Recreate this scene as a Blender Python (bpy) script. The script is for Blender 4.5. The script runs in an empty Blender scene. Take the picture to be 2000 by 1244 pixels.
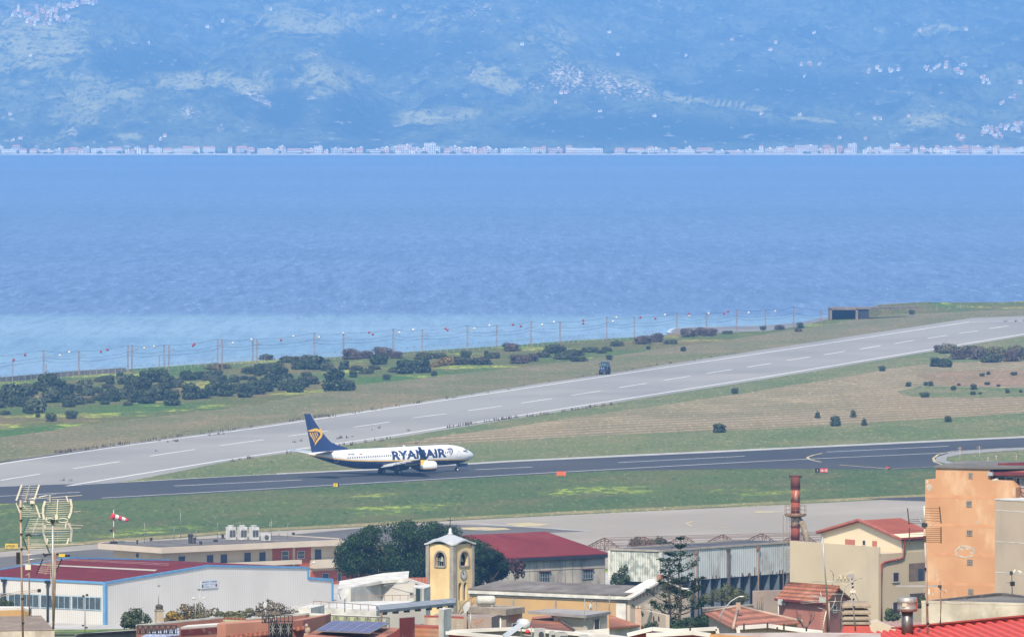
import bpy, bmesh, math, random
import numpy as np
from mathutils import Vector, Matrix, noise
R = math.radians
rnd = random.Random(7)
sc = bpy.context.scene
COL = sc.collection
# ---------------------------------------------------------------- camera, sky, sun, exposure
F = 16200.0; HC = 71.5
PITCH = math.atan(425.0 / F)
cd = bpy.data.cameras.new('camera'); cd.sensor_width = 36; cd.lens = 36 * F / 2000
cd.clip_start = 1; cd.clip_end = 60000
cam = bpy.data.objects.new('camera', cd); COL.objects.link(cam)
cam.location = (0, 0, HC); cam.rotation_euler = (math.pi / 2 - PITCH, 0, 0)
sc.camera = cam
SUN_AZ, SUN_EL = R(191), R(46)
w = bpy.data.worlds.new("World"); sc.world = w; w.use_nodes = True
nt = w.node_tree; sky = nt.nodes.new('ShaderNodeTexSky'); sky.sky_type = 'NISHITA'
sky.sun_disc = False; sky.sun_elevation = SUN_EL; sky.sun_rotation = SUN_AZ
sky.air_density = 1.3; sky.dust_density = 0.6; sky.ozone_density = 1.5
nt.links.new(sky.outputs[0], nt.nodes['Background'].inputs[0])
nt.nodes['Background'].inputs[1].default_value = 0.115
ld = bpy.data.lights.new('sun', 'SUN'); ld.energy = 3.7; ld.angle = R(4.0); ld.color = (1, .925, .80)
sun = bpy.data.objects.new('sun', ld); COL.objects.link(sun)
sd = Vector((math.sin(SUN_AZ) * math.cos(SUN_EL), math.cos(SUN_AZ) * math.cos(SUN_EL), math.sin(SUN_EL)))
sun.rotation_euler = (-sd).to_track_quat('-Z', 'Y').to_euler()
sc.view_settings.view_transform = 'Standard'; sc.view_settings.look = 'None'
sc.view_settings.exposure = 1.12; sc.view_settings.gamma = 1; sc.view_settings.use_curve_mapping = False

# ---------------------------------------------------------------- survey helpers (photo pixel -> point in the world)
G_TILT = 0.024; SEA = -14.0
cp, sp = math.cos(PITCH), math.sin(PITCH)
def ray(px, py):
    a = (px - 1000) / F; b = (622 - py) / F
    return Vector((a, cp + b * sp, -sp + b * cp))
def at(px, py, Y):
    d = ray(px, py); t = Y / d.y
    return Vector((d.x * t, Y, HC + d.z * t))
def onz(px, py, z):
    d = ray(px, py); t = (z - HC) / d.z
    return Vector((d.x * t, d.y * t, z))
def gnd(px, py, dz=0.0):
    d = ray(px, py); t = (HC - dz) / (G_TILT * d.x - d.z)
    return Vector((d.x * t, d.y * t, HC + d.z * t))
def topix(v):
    x, y, z = v[0], v[1], v[2] - HC
    dep = y * cp - z * sp; up = y * sp + z * cp
    return 1000 + F * x / dep, 622 - F * up / dep
TY = [0, 150, 400, 700, 850, 1000, 1100, 1150, 1250]
TZ = [51, 57, 42.5, 25, 15.5, 7.0, 0.8, -1.0, 0]
def terr(X, Y):
    k = min(1, max(0, (Y - 1050) / 200.0))
    return float(np.interp(Y, TY, TZ)) + G_TILT * X * k

# ---------------------------------------------------------------- objects
def tag(o, label=None, cat=None, group=None, kind=None):
    if label: o['label'] = label
    if cat: o['category'] = cat
    if group: o['group'] = group
    if kind: o['kind'] = kind
    return o
def thing(name, label, cat, loc=(0, 0, 0), rz=0, group=None):
    o = bpy.data.objects.new(name, None); COL.objects.link(o)
    o.location = loc; o.rotation_euler = (0, 0, rz); o.empty_display_size = .5
    return tag(o, label, cat, group)
KIDS = {}
def link(name, me, parent=None):
    o = bpy.data.objects.new(name, me); COL.objects.link(o)
    if parent is not None:
        o.parent = parent
        KIDS.setdefault(parent.name, []).append(o)
    return o
def copy_tree(o, loc=None, rz=None, scale=None, parent=None, label=None, group=None):
    c = o.copy(); COL.objects.link(c)
    if parent is not None: c.parent = parent
    if loc is not None: c.location = loc
    if rz is not None: c.rotation_euler = (0, 0, rz)
    if scale is not None: c.scale = scale if hasattr(scale, '__len__') else (scale,) * 3
    if label: c['label'] = label
    if group: c['group'] = group
    for ch in KIDS.get(o.name, []):
        k = copy_tree(ch, parent=c)
        KIDS.setdefault(c.name, []).append(k)
    return c

class MB:
    """collects faces of several materials into one mesh"""
    def __init__(s): s.v = []; s.f = []; s.m = []; s.mats = []; s.sm = []; s.cur = 0
    def mat(s, m):
        if m not in s.mats: s.mats.append(m)
        s.cur = s.mats.index(m); return s
    def face(s, idx, smooth=False): s.f.append(idx); s.m.append(s.cur); s.sm.append(smooth)
    def poly(s, pts, smooth=False):
        b = len(s.v); s.v += [tuple(p) for p in pts]; s.face(list(range(b, b + len(pts))), smooth)
    def box(s, c, d, rz=0, M=None):
        b = len(s.v); hx, hy, hz = d[0] / 2, d[1] / 2, d[2] / 2
        co, si = math.cos(rz), math.sin(rz)
        for x, y, z in ((-1,-1,-1),(1,-1,-1),(1,1,-1),(-1,1,-1),(-1,-1,1),(1,-1,1),(1,1,1),(-1,1,1)):
            x *= hx; y *= hy; z *= hz
            p = Vector((c[0] + x * co - y * si, c[1] + x * si + y * co, c[2] + z))
            s.v.append(tuple(M @ p if M else p))
        for q in ((0,3,2,1),(4,5,6,7),(0,1,5,4),(1,2,6,5),(2,3,7,6),(3,0,4,7)): s.face([b + i for i in q])
        return s
    def prism(s, plan, z0, z1):
        """plan: list of (x,y) counter-clockwise; z0/z1 number or list"""
        n = len(plan); b = len(s.v)
        a = z0 if hasattr(z0, '__len__') else [z0] * n
        c = z1 if hasattr(z1, '__len__') else [z1] * n
        s.v += [(p[0], p[1], a[i]) for i, p in enumerate(plan)] + [(p[0], p[1], c[i]) for i, p in enumerate(plan)]
        s.face([b + i for i in range(n)][::-1]); s.face([b + n + i for i in range(n)])
        for i in range(n):
            j = (i + 1) % n; s.face([b + i, b + j, b + n + j, b + n + i])
        return s
    def bar(s, p, q, wd, th=None, up=Vector((0, 0, 1))):
        p = Vector(p); q = Vector(q); th = th or wd
        d = (q - p).normalized(); a = d.cross(up)
        if a.length < 1e-4: a = d.cross(Vector((1, 0, 0)))
        a.normalize(); c = a.cross(d)
        b = len(s.v)
        for e in (p, q):
            for i, j in ((-1,-1),(1,-1),(1,1),(-1,1)): s.v.append(tuple(e + a * i * wd / 2 + c * j * th / 2))
        for q4 in ((0,1,2,3),(7,6,5,4),(0,4,5,1),(1,5,6,2),(2,6,7,3),(3,7,4,0)): s.face([b + i for i in q4])
        return s
    def tube(s, pts, r, n=6, smooth=True, cap=True):
        pts = [Vector(p) for p in pts]; b = len(s.v); k = len(pts)
        rs = r if hasattr(r, '__len__') else [r] * k
        for i, p in enumerate(pts):
            d = (pts[min(i + 1, k - 1)] - pts[max(i - 1, 0)]).normalized()
            a = d.cross(Vector((0, 0, 1)))
            if a.length < 1e-3: a = d.cross(Vector((0, 1, 0)))
            a.normalize(); c = a.cross(d)
            for j in range(n):
                t = 2 * math.pi * j / n
                s.v.append(tuple(p + (a * math.cos(t) + c * math.sin(t)) * rs[i]))
        for i in range(k - 1):
            for j in range(n):
                j2 = (j + 1) % n
                s.face([b + i*n + j, b + (i+1)*n + j, b + (i+1)*n + j2, b + i*n + j2], smooth)
        if cap:
            s.face([b + j for j in range(n)]); s.face([b + (k-1)*n + j for j in range(n)][::-1])
        return s
    def lathe(s, prof, c=(0, 0, 0), n=16, smooth=True, M=None, cap=True):
        b = len(s.v); k = len(prof)
        for r_, z_ in prof:
            for j in range(n):
                t = 2 * math.pi * j / n
                p = Vector((c[0] + r_ * math.cos(t), c[1] + r_ * math.sin(t), c[2] + z_))
                s.v.append(tuple(M @ p if M else p))
        for i in range(k - 1):
            for j in range(n):
                j2 = (j + 1) % n
                s.face([b + i*n + j, b + i*n + j2, b + (i+1)*n + j2, b + (i+1)*n + j], smooth)
        if cap:
            s.face([b + j for j in range(n)][::-1]); s.face([b + (k-1)*n + j for j in range(n)])
        return s
    def blob(s, c, r, seg=10, rings=7, jit=0):
        prof = [(math.sin(math.pi * i / rings) * r[0] + .0001, -math.cos(math.pi * i / rings) * r[2]) for i in range(rings + 1)]
        b = len(s.v); s.lathe(prof, c, seg)
        if r[0] != r[1] or jit:
            for i in range(b, len(s.v)):
                x, y, z = s.v[i]; k = 1 + jit * (rnd.random() - .5)
                s.v[i] = (c[0] + (x - c[0]) * k, c[1] + (y - c[1]) * r[1] / r[0] * k, c[2] + (z - c[2]) * k)
        return s
    def build(s, name, m=None, parent=None, inv=True):
        me = bpy.data.meshes.new(name)
        vs = s.v
        if parent is not None and inv and parent.type == 'EMPTY' or (parent is not None and inv):
            Mi = world_of(parent).inverted(); vs = [tuple(Mi @ Vector(p)) for p in s.v]
        me.from_pydata(vs, [], s.f)
        for mm in (s.mats or [m]): me.materials.append(mm)
        if s.mats: me.polygons.foreach_set('material_index', s.m)
        me.polygons.foreach_set('use_smooth', s.sm); me.update()
        return link(name, me, parent)
def world_of(o):
    M = Matrix.LocRotScale(o.location, o.rotation_euler, o.scale)
    return world_of(o.parent) @ M if o.parent else M
def based(mb, name, m, label, cat, group=None, kind=None, at_=None):
    """one-mesh thing whose origin sits at its base"""
    xs = np.array(mb.v); o0 = Vector(at_) if at_ is not None else Vector(((xs[:,0].min()+xs[:,0].max())/2, (xs[:,1].min()+xs[:,1].max())/2, xs[:,2].min()))
    mb.v = [(p[0]-o0.x, p[1]-o0.y, p[2]-o0.z) for p in mb.v]
    o = mb.build(name, m); o.location = o0
    return tag(o, label, cat, group, kind)

# ---------------------------------------------------------------- materials
def nd(nt, t, **k):
    n = nt.nodes.new(t)
    for a, b in k.items():
        if a.startswith('i_'):
            key = a[2:]; key = int(key) if key.isdigit() else key.replace('_', ' ')
            n.inputs[key].default_value = b
        else: setattr(n, a, b)
    return n
MATS = {}; ALB = .72
def mat(name, col, rough=.8, col2=None, scale=1.0, amt=.5, detail=5, bump=0, bscale=None, metal=0, spec=.3,
        stretch=(1, 1, 1), lo=.35, hi=.65, stain=None, stscale=.3, wave=None, wamt=.3, waxis='X', wbump=0, wrot=0, emit=None):
    """two-tone noise material in object-world metres; wave = corrugation/tiles period"""
    if name in MATS: return MATS[name]
    sc_ = lambda c: (c[0] * ALB * 1.06, c[1] * ALB * .995, c[2] * ALB * .91) if c and not name.startswith('far_') else c
    col, col2, stain = sc_(col), sc_(col2), sc_(stain)
    m = bpy.data.materials.new(name); m.use_nodes = True; nt = m.node_tree
    b = nt.nodes['Principled BSDF']; b.inputs['Roughness'].default_value = rough
    b.inputs['Metallic'].default_value = metal; b.inputs['Specular IOR Level'].default_value = spec
    geo = nd(nt, 'ShaderNodeNewGeometry'); mp = nd(nt, 'ShaderNodeMapping')
    mp.inputs['Scale'].default_value = stretch; nt.links.new(geo.outputs['Position'], mp.inputs[0])
    c = col + (1,)
    last = None
    nz = nd(nt, 'ShaderNodeTexNoise', i_Scale=scale, i_Detail=detail); nt.links.new(mp.outputs[0], nz.inputs['Vector'])
    rr = nd(nt, 'ShaderNodeMapRange'); rr.inputs[1].default_value = lo; rr.inputs[2].default_value = hi
    nt.links.new(nz.outputs[0], rr.inputs[0])
    mx = nd(nt, 'ShaderNodeMix', data_type='RGBA'); mx.inputs['A'].default_value = c
    c2 = tuple(col2) if col2 else tuple(x * (1 - amt * .6) for x in col)
    mx.inputs['B'].default_value = c2 + (1,); nt.links.new(rr.outputs[0], mx.inputs['Factor'])
    last = mx.outputs['Result']
    if stain:
        n2 = nd(nt, 'ShaderNodeTexNoise', i_Scale=stscale, i_Detail=8); n2.inputs['Roughness'].default_value = .65
        m2 = nd(nt, 'ShaderNodeMapping'); m2.inputs['Scale'].default_value = (1, 1, .45); m2.inputs['Location'].default_value = (13, 5, 2)
        nt.links.new(geo.outputs['Position'], m2.inputs[0]); nt.links.new(m2.outputs[0], n2.inputs['Vector'])
        r2 = nd(nt, 'ShaderNodeMapRange'); r2.inputs[1].default_value = .52; r2.inputs[2].default_value = .68
        nt.links.new(n2.outputs[0], r2.inputs[0])
        x2 = nd(nt, 'ShaderNodeMix', data_type='RGBA'); x2.inputs['B'].default_value = tuple(stain) + (1,)
        nt.links.new(r2.outputs[0], x2.inputs['Factor']); nt.links.new(last, x2.inputs['A']); last = x2.outputs['Result']
    h = None
    if wave:
        mw = nd(nt, 'ShaderNodeMapping'); mw.inputs['Rotation'].default_value = (0, 0, wrot)
        nt.links.new(geo.outputs['Position'], mw.inputs[0])
        wv = nd(nt, 'ShaderNodeTexWave', wave_type='BANDS', bands_direction=waxis, i_Scale=2 * math.pi / 20 / wave * 1.0)
        nt.links.new(mw.outputs[0], wv.inputs['Vector'])
        x3 = nd(nt, 'ShaderNodeMix', data_type='RGBA', blend_type='MULTIPLY'); x3.inputs['B'].default_value = (1 - wamt,) * 3 + (1,)
        nt.links.new(wv.outputs['Fac'], x3.inputs['Factor']); nt.links.new(last, x3.inputs['A']); last = x3.outputs['Result']
        h = wv.outputs['Fac']
    nt.links.new(last, b.inputs['Base Color'])
    if bump or wbump:
        bp = nd(nt, 'ShaderNodeBump'); bp.inputs['Distance'].default_value = wbump or bump; bp.inputs['Strength'].default_value = 1
        if wbump: nt.links.new(h, bp.inputs['Height'])
        else:
            nb = nd(nt, 'ShaderNodeTexNoise', i_Scale=bscale or scale * 4, i_Detail=4); nt.links.new(geo.outputs['Position'], nb.inputs['Vector'])
            nt.links.new(nb.outputs[0], bp.inputs['Height'])
        nt.links.new(bp.outputs[0], b.inputs['Normal'])
    if emit: b.inputs['Emission Color'].default_value = tuple(emit[:3]) + (1,); b.inputs['Emission Strength'].default_value = emit[3]
    MATS[name] = m; return m
# ================================================================ SETTING: far shore, sea, ground
def shoreY(px): return 13060 + 25 * math.sin(px * .004) + 12 * math.sin(px * .013 + 1)
RIDGES = [  # distance, ridge outline surveyed from the photo (px, py)
 (13520, 380, [(-300,262),(-150,235),(0,232),(60,245),(110,240),(160,205),(230,176),(300,174),(400,177),(440,184),(480,228),(560,272),(640,300)]),
 (14050, 420, [(60,250),(170,175),(230,150),(265,132),(300,128),(420,138),(470,134),(510,118),(560,115),(605,100),(640,106),(690,150),(740,200),(820,245),(900,290)]),
 (14000, 420, [(840,260),(900,205),(1000,184),(1050,152),(1085,126),(1115,106),(1150,124),(1200,134),(1245,146),(1290,176),(1330,190),(1400,206),(1500,218),(1570,230),(1660,243),(1760,262),(1900,300)]),
 (13600, 300, [(1640,290),(1700,262),(1750,240),(1790,222),(1822,214),(1860,226),(1890,240),(1930,266),(2000,295)]),
 (14700, 420, [(800,240),(850,180),(885,140),(930,118),(960,130),(1000,150),(1060,200),(1120,250)]),
 (13420, 260, [(660,300),(740,262),(820,240),(900,234),(980,246),(1040,236),(1100,222),(1200,214),(1300,212),(1400,224),(1500,236),(1600,250),(1700,268),(1800,300)]),
 (15200, 600, [(-400,60),(-100,40),(60,40),(160,30),(230,10),(330,60),(420,120),(520,180)]),
 (15600, 600, [(380,120),(470,60),(560,30),(650,40),(730,70),(800,110),(860,160)]),
 (15900, 600, [(760,90),(860,40),(960,5),(1050,20),(1130,60),(1240,110)]),
 (15000, 420, [(1240,200),(1330,160),(1420,130),(1500,128),(1560,150),(1640,180),(1700,215)]),
 (15500, 500, [(1480,150),(1600,110),(1700,95),(1800,92),(1900,70),(2000,60),(2200,40),(2500,60)]),
 (14300, 400, [(1640,215),(1740,180),(1830,160),(1900,170),(1960,190),(2060,180),(2300,190)]),
]
XS = np.arange(-2300, 2301, 9.0)
YS = np.concatenate([np.arange(13030, 14400, 9.0), np.arange(14400, 16500, 16.0), np.arange(16500, 21000, 60.0)])
gx, gy = np.meshgrid(XS, YS)
base = np.interp(gy, [13060, 13120, 13400, 14200, 15500, 17000, 19000, 21000], [-15, -10, 6, 60, 150, 330, 640, 760])
hz = base.copy()
for Yi, wd, prof in RIDGES:
    xs = [at(a, b, Yi).x for a, b in prof]; zs = [at(a, b, Yi).z for a, b in prof]
    zr = np.interp(XS, xs, zs, left=-60, right=-60)
    k = np.ones(5) / 5; zr = np.convolve(np.pad(zr, 2, mode='edge'), k, 'valid')
    amp = zr + 14
    front = np.clip((Yi - gy) / (Yi - 13075), 0, 1.5); back = np.clip((gy - Yi) / wd, 0, 3)
    fall = np.where(gy < Yi, 1 - front ** 1.25, np.exp(-back ** 2))
    z = -14 + amp[None, :] * fall
    hz = np.where(amp[None, :] > 0, np.maximum(hz, z), hz)
def fbm(a, b, s, o, seed, ridged=False):
    out = np.zeros_like(a); am = 1; r_ = np.random.RandomState(seed)
    for i in range(o):
        g = r_.rand(256, 256); u = a / s + 1000; v = b / s + 1000
        iu = np.floor(u).astype(int); iv = np.floor(v).astype(int); fu = u - iu; fv = v - iv
        fu = fu*fu*(3-2*fu); fv = fv*fv*(3-2*fv)
        G = lambda p, q: g[p % 256, q % 256]
        n = (G(iu,iv)*(1-fu)+G(iu+1,iv)*fu)*(1-fv)+(G(iu,iv+1)*(1-fu)+G(iu+1,iv+1)*fu)*fv
        if ridged: n = 1 - abs(2*n-1)
        out += am * n; am *= .5; s /= 2.03
    return out / (2 - .5 ** (o-1))
rise = np.clip((gy - 13120) / 500, 0, 1) * np.clip((hz + 14) / 60, 0, 1)
hz = hz + rise * ((fbm(gx, gy, 330, 5, 1, True) - .62) * 70 + (fbm(gx, gy * .6, 90, 4, 2, True) - .6) * 30)
gully = fbm(gx + .25 * gy, gy * .35, 60, 3, 4, True)
hz = hz - rise * (gully > .6) * (gully - .6) * 85
hz = np.where(gy < 13060, -16, hz)
sh = np.interp(gy, [13030, 13075, 13110, 13170], [-17, -14.4, -12, -8])
hz = np.minimum(hz, np.where(gy < 13170, sh, 1e9)) if False else np.where(gy < 13170, np.minimum(hz, sh + 2 * 0), hz)
def hillz(X, Y):
    i = min(len(XS) - 2, max(0, int((X - XS[0]) / 9))); j = int(np.searchsorted(YS, Y)) - 1; j = min(len(YS) - 2, max(0, j))
    u = (X - XS[i]) / 9; v = (Y - YS[j]) / (YS[j+1] - YS[j])
    return float((hz[j,i]*(1-u)+hz[j,i+1]*u)*(1-v)+(hz[j+1,i]*(1-u)+hz[j+1,i+1]*u)*v)
def hillhit(px, py, y0=13080):
    """first point of the far hills along the sight line of a photo pixel"""
    d = ray(px, py); Y = y0
    while Y < 20500:
        t = Y / d.y; X = d.x * t; z = HC + d.z * t
        if z <= hillz(X, Y): return Vector((X, Y, hillz(X, Y)))
        Y += 4
    return None
# land cover of the hills, fixed to the ground (rock, meadow, wood with relief shade painted in)
def pix(gx, gy, z):
    zz = z - HC; dep = gy * cp - zz * sp; up = gy * sp + zz * cp
    return 1000 + F * gx / dep, 622 - F * up / dep
PX, PY = pix(gx, gy, hz)
def spots(lst):
    out = np.zeros_like(gx)
    for cx, cy, rx, ry, rot, st in lst:
        a = math.radians(rot); dx = PX - cx; dy = PY - cy
        u = (dx * math.cos(a) + dy * math.sin(a)) / rx; v = (-dx * math.sin(a) + dy * math.cos(a)) / ry
        out = np.maximum(out, st * np.clip(1.35 - np.sqrt(u*u + v*v), 0, 1))
    return out
rock = spots([(1110,150,60,40,20,1),(1180,160,70,30,20,.9),(1250,175,50,18,25,.9),(1040,170,40,18,0,.8),(500,190,55,12,30,1),(515,140,22,12,30,1),
  (615,108,20,6,0,1),(370,220,28,18,0,.9),(430,250,18,12,-40,.8),(140,258,22,14,20,.8),(920,145,14,14,40,1),(945,175,8,4,0,.9),(950,105,60,12,20,.5),
  (930,20,60,16,-20,.8),(225,95,45,5,-8,.9),(1000,20,30,8,0,.6),(740,22,30,3,-6,1),(120,40,70,16,-15,.6),(340,175,120,3,0,.7),(530,255,14,18,10,.6),(585,255,10,14,0,.6),
  (1590,110,25,3,0,.5),(1420,60,60,6,0,.4),(1500,215,80,3,8,.5),(1660,238,60,3,4,.6),(1900,130,60,8,-10,.3),(190,178,18,10,0,.8),(1350,205,30,6,6,.5),(1230,195,40,8,6,.7),
  (660,80,50,5,6,.4),(1140,100,30,6,0,.5),(80,200,60,60,0,.25),(30,120,50,40,0,.25)])
mead = spots([(1440,205,70,7,9,1.2),(1340,196,70,7,4,1.1),(1160,130,50,18,20,.5),(840,228,110,20,-4,1),(380,155,110,24,-3,.8),(640,150,90,50,0,.7),(600,45,150,40,0,.7),
  (480,165,80,24,15,.8),(960,150,70,30,20,.8),(1820,235,60,22,0,.8),(180,190,120,60,-25,.6),(60,80,160,90,0,.7),(1830,60,70,12,-6,.8),(1080,80,80,50,0,.4),(250,270,110,20,0,.4),
  (830,40,90,40,0,.5),(1240,160,90,30,18,.6),(1590,235,60,6,6,.9),(120,280,90,20,0,.5),(700,30,70,16,0,.6)])
wood_shade = spots([(230,130,60,30,10,1),(300,120,90,22,5,1),(550,215,60,45,0,1),(700,230,90,45,0,.9),(1200,250,260,30,0,1),(1250,110,160,40,0,.5),(740,100,120,50,0,.7),(900,90,80,30,0,.6),
  (1550,170,200,40,0,.7),(1430,262,260,22,0,.9),(600,290,200,14,0,.8),(1840,160,90,12,0,.8),(60,290,60,12,0,.7),(330,260,60,16,0,.4),(870,215,60,40,0,.4)])
idx = np.arange(gx.size).reshape(gx.shape)
q = np.stack([idx[:-1,:-1], idx[:-1,1:], idx[1:,1:], idx[1:,:-1]], -1).reshape(-1, 4)
me = bpy.data.meshes.new('hills'); V = np.stack([gx, gy, hz], -1).reshape(-1, 3)
me.vertices.add(len(V)); me.vertices.foreach_set('co', V.ravel())
me.loops.add(q.size); me.loops.foreach_set('vertex_index', q.ravel())
me.polygons.add(len(q)); me.polygons.foreach_set('loop_start', np.arange(0, q.size, 4))
me.polygons.foreach_set('use_smooth', np.ones(len(q), bool)); me.update(calc_edges=True)
ca = me.color_attributes.new('cover', 'FLOAT_COLOR', 'POINT')
ca.data.foreach_set('color', np.stack([rock, mead, wood_shade, np.ones_like(rock)], -1).ravel())
m = bpy.data.materials.new('hill_cover'); m.use_nodes = True; nt = m.node_tree; L = nt.links
bs = nt.nodes['Principled BSDF']; bs.inputs['Roughness'].default_value = .95; bs.inputs['Specular IOR Level'].default_value = 0
at_ = nd(nt, 'ShaderNodeAttribute', attribute_name='cover'); sep = nd(nt, 'ShaderNodeSeparateColor'); L.new(at_.outputs['Color'], sep.inputs[0])
geo = nd(nt, 'ShaderNodeNewGeometry')
def nz_(s, d=6, sz=(1, .5, 2)):
    mp = nd(nt, 'ShaderNodeMapping'); mp.inputs['Scale'].default_value = sz; L.new(geo.outputs['Position'], mp.inputs[0])
    n = nd(nt, 'ShaderNodeTexNoise', i_Scale=s, i_Detail=d); n.inputs['Roughness'].default_value = .65; L.new(mp.outputs[0], n.inputs['Vector']); return n.outputs[0]
def mth(op, a, b=None, cl=False):
    n = nd(nt, 'ShaderNodeMath', operation=op, use_clamp=cl)
    for i, x in enumerate((a, b)):
        if x is None: continue
        if isinstance(x, (int, float)): n.inputs[i].default_value = x
        else: L.new(x, n.inputs[i])
    return n.outputs[0]
def rng(x, a, b):
    n = nd(nt, 'ShaderNodeMapRange'); n.inputs[1].default_value = a; n.inputs[2].default_value = b; L.new(x, n.inputs[0]); return n.outputs[0]
def mixc(f, a, b):
    n = nd(nt, 'ShaderNodeMix', data_type='RGBA'); L.new(f, n.inputs['Factor'])
    for k, x in (('A', a), ('B', b)):
        if isinstance(x, tuple): n.inputs[k].default_value = x + (1,)
        else: L.new(x, n.inputs[k])
    return n.outputs['Result']
big = nz_(.004); mid = nz_(.02); fine = nz_(.16, 6)
c = mixc(rng(mth('ADD', mth('MULTIPLY', big, .5), mth('MULTIPLY', mid, .5)), .42, .56), (.025, .045, .045), (.115, .135, .08))
c = mixc(rng(mth('ADD', sep.outputs[1], mth('MULTIPLY', mth('SUBTRACT', mid, .5), 2.4)), .35, .8), c, (.31, .29, .12))
c = mixc(rng(mth('ADD', sep.outputs[2], mth('MULTIPLY', mth('SUBTRACT', mid, .5), 1.3)), .2, .75), c, (.018, .04, .045))
c = mixc(rng(mth('ADD', sep.outputs[0], mth('MULTIPLY', mth('SUBTRACT', fine, .5), 3.6)), .72, 1.35), c, (.66, .52, .34))
c = mixc(rng(nz_(.10, 4, (1, .4, 1.5)), .50, .66), c, (.022, .042, .035))
c = mixc(rng(nz_(.05, 6, (1, .4, 3)), .60, .72), c, (.36, .34, .25))
L.new(c, bs.inputs['Base Color'])
me.materials.append(m); hills = link('hills', me); tag(hills, kind='structure')

# ---- sea
def water_mat():
    m = bpy.data.materials.new('sea_water'); m.use_nodes = True; nt = m.node_tree; L = nt.links
    b = nt.nodes['Principled BSDF']
    geo = nd(nt, 'ShaderNodeNewGeometry'); 
    def N(s, d, sz, r=.6):
        mp = nd(nt, 'ShaderNodeMapping'); mp.inputs['Scale'].default_value = sz; L.new(geo.outputs['Position'], mp.inputs[0])
        n = nd(nt, 'ShaderNodeTexNoise', i_Scale=s, i_Detail=d); n.inputs['Roughness'].default_value = r; L.new(mp.outputs[0], n.inputs['Vector']); return n.outputs[0]
    sepx = nd(nt, 'ShaderNodeSeparateXYZ'); L.new(geo.outputs['Position'], sepx.inputs[0])
    def M2(op, a, b_):
        n = nd(nt, 'ShaderNodeMath', operation=op)
        for i, x in enumerate((a, b_)):
            if isinstance(x, (int, float)): n.inputs[i].default_value = x
            else: L.new(x, n.inputs[i])
        return n.outputs[0]
    big = N(.0012, 3, (1, .35, 1)); 
    # shallow pale water: a band along the coast, its outer edge straight like a current line
    yy = M2('ADD', sepx.outputs[1], M2('MULTIPLY', M2('SUBTRACT', big, .5), 160.0))
    def mr(x, a, b_, c=0, d=1):
        n = nd(nt, 'ShaderNodeMapRange'); n.inputs[1].default_value = a; n.inputs[2].default_value = b_; n.inputs[3].default_value = c; n.inputs[4].default_value = d; L.new(x, n.inputs[0]); return n.outputs[0]
    def MX(f, a, b_):
        n = nd(nt, 'ShaderNodeMix', data_type='RGBA'); L.new(f, n.inputs['Factor'])
        for k, x in (('A', a), ('B', b_)):
            if isinstance(x, tuple): n.inputs[k].default_value = x + (1,)
            else: L.new(x, n.inputs[k])
        return n.outputs['Result']
    deep = MX(mr(N(.0009, 4, (.25, 1, 1)), .4, .62), WDEEP, WDEEP2)
    col = MX(mr(yy, 3270, 3350), MX(mr(N(.004, 3, (.2, 1, 1)), .42, .6), WSH, WSH2), deep)
    chop = N(.40, 4, (1, .09, 1), .85); fs = mr(yy, 3270, 3400, .35, 1); k1 = nd(nt, 'ShaderNodeMath', operation='MULTIPLY'); L.new(mr(chop, .48, .72), k1.inputs[0]); L.new(fs, k1.inputs[1]); col = MX(k1.outputs[0], col, WCHOP); fa = mr(yy, 3300, 3500, .45, 1); k2 = nd(nt, 'ShaderNodeMath', operation='MULTIPLY'); L.new(mr(N(.16, 6, (1, .05, 1), .95), .46, .62), k2.inputs[0]); L.new(fa, k2.inputs[1]); col = MX(k2.outputs[0], col, WCHOP); col = MX(mr(N(.25, 5, (1, .06, 1), .95), .53, .66), col, (.17, .25, .38))
    L.new(col, b.inputs['Base Color'])
    b.inputs['Roughness'].default_value = .42; b.inputs['Specular IOR Level'].default_value = .28
    bp = nd(nt, 'ShaderNodeBump'); bp.inputs['Distance'].default_value = 1.0; bp.inputs['Strength'].default_value = .35
    L.new(chop, bp.inputs['Height']); L.new(bp.outputs[0], b.inputs['Normal'])
    return m
WDEEP = (.06, .10, .19); WDEEP2 = (.09, .135, .24); WSH = (.13, .21, .26); WSH2 = (.18, .26, .31); WCHOP = (.012, .035, .10)
mb = MB(); mb.poly([(-9000, -500, SEA), (9000, -500, SEA), (9000, 13400, SEA), (-9000, 13400, SEA)])
sea = mb.build('sea', water_mat()); tag(sea, kind='structure')

# ---- the ground sheet: town slope, airfield plane, coast edge
COAST = [(0,741),(49,737),(200,725),(373,712),(500,704),(654,697),(783,688),(1000,674),(1130,664),(1290,656),(1310,652),(1400,650),(1500,646),(1560,637),(1617,624),(1680,604),(1800,600),(1900,594),(2000,588)]
cpts = [gnd(a, b) for a, b in COAST]
cx = [p.x for p in cpts]; cy = [p.y for p in cpts]
sl0 = (cy[4] - cy[0]) / (cx[4] - cx[0]); sl1 = 4.0
cx = [-3000, -700] + cx + [cx[-1] + 250, 3000]; cy = [300, cy[0] + sl0 * (-700 - cpts[0].x) if cy[0] + sl0 * (-700 - cpts[0].x) > 600 else 600] + cy + [cy[-1] + 700, cy[-1] + 1500]
def coastY(X): return float(np.interp(X, cx, cy))
cols = sorted(set([-3000,-2000,-1200,-700,-500,-400,-300] + list(range(-250, 300, 10)) + [p.x for p in cpts] + [350,400,500,700,1200,2000,3000]))
rows = [-400, -100, 0, 75, 150, 275, 400, 550, 700, 775, 850, 925, 1000, 1075, 1150, 1200, 1250]
mb = MB(); nr = len(rows) + 6
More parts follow.
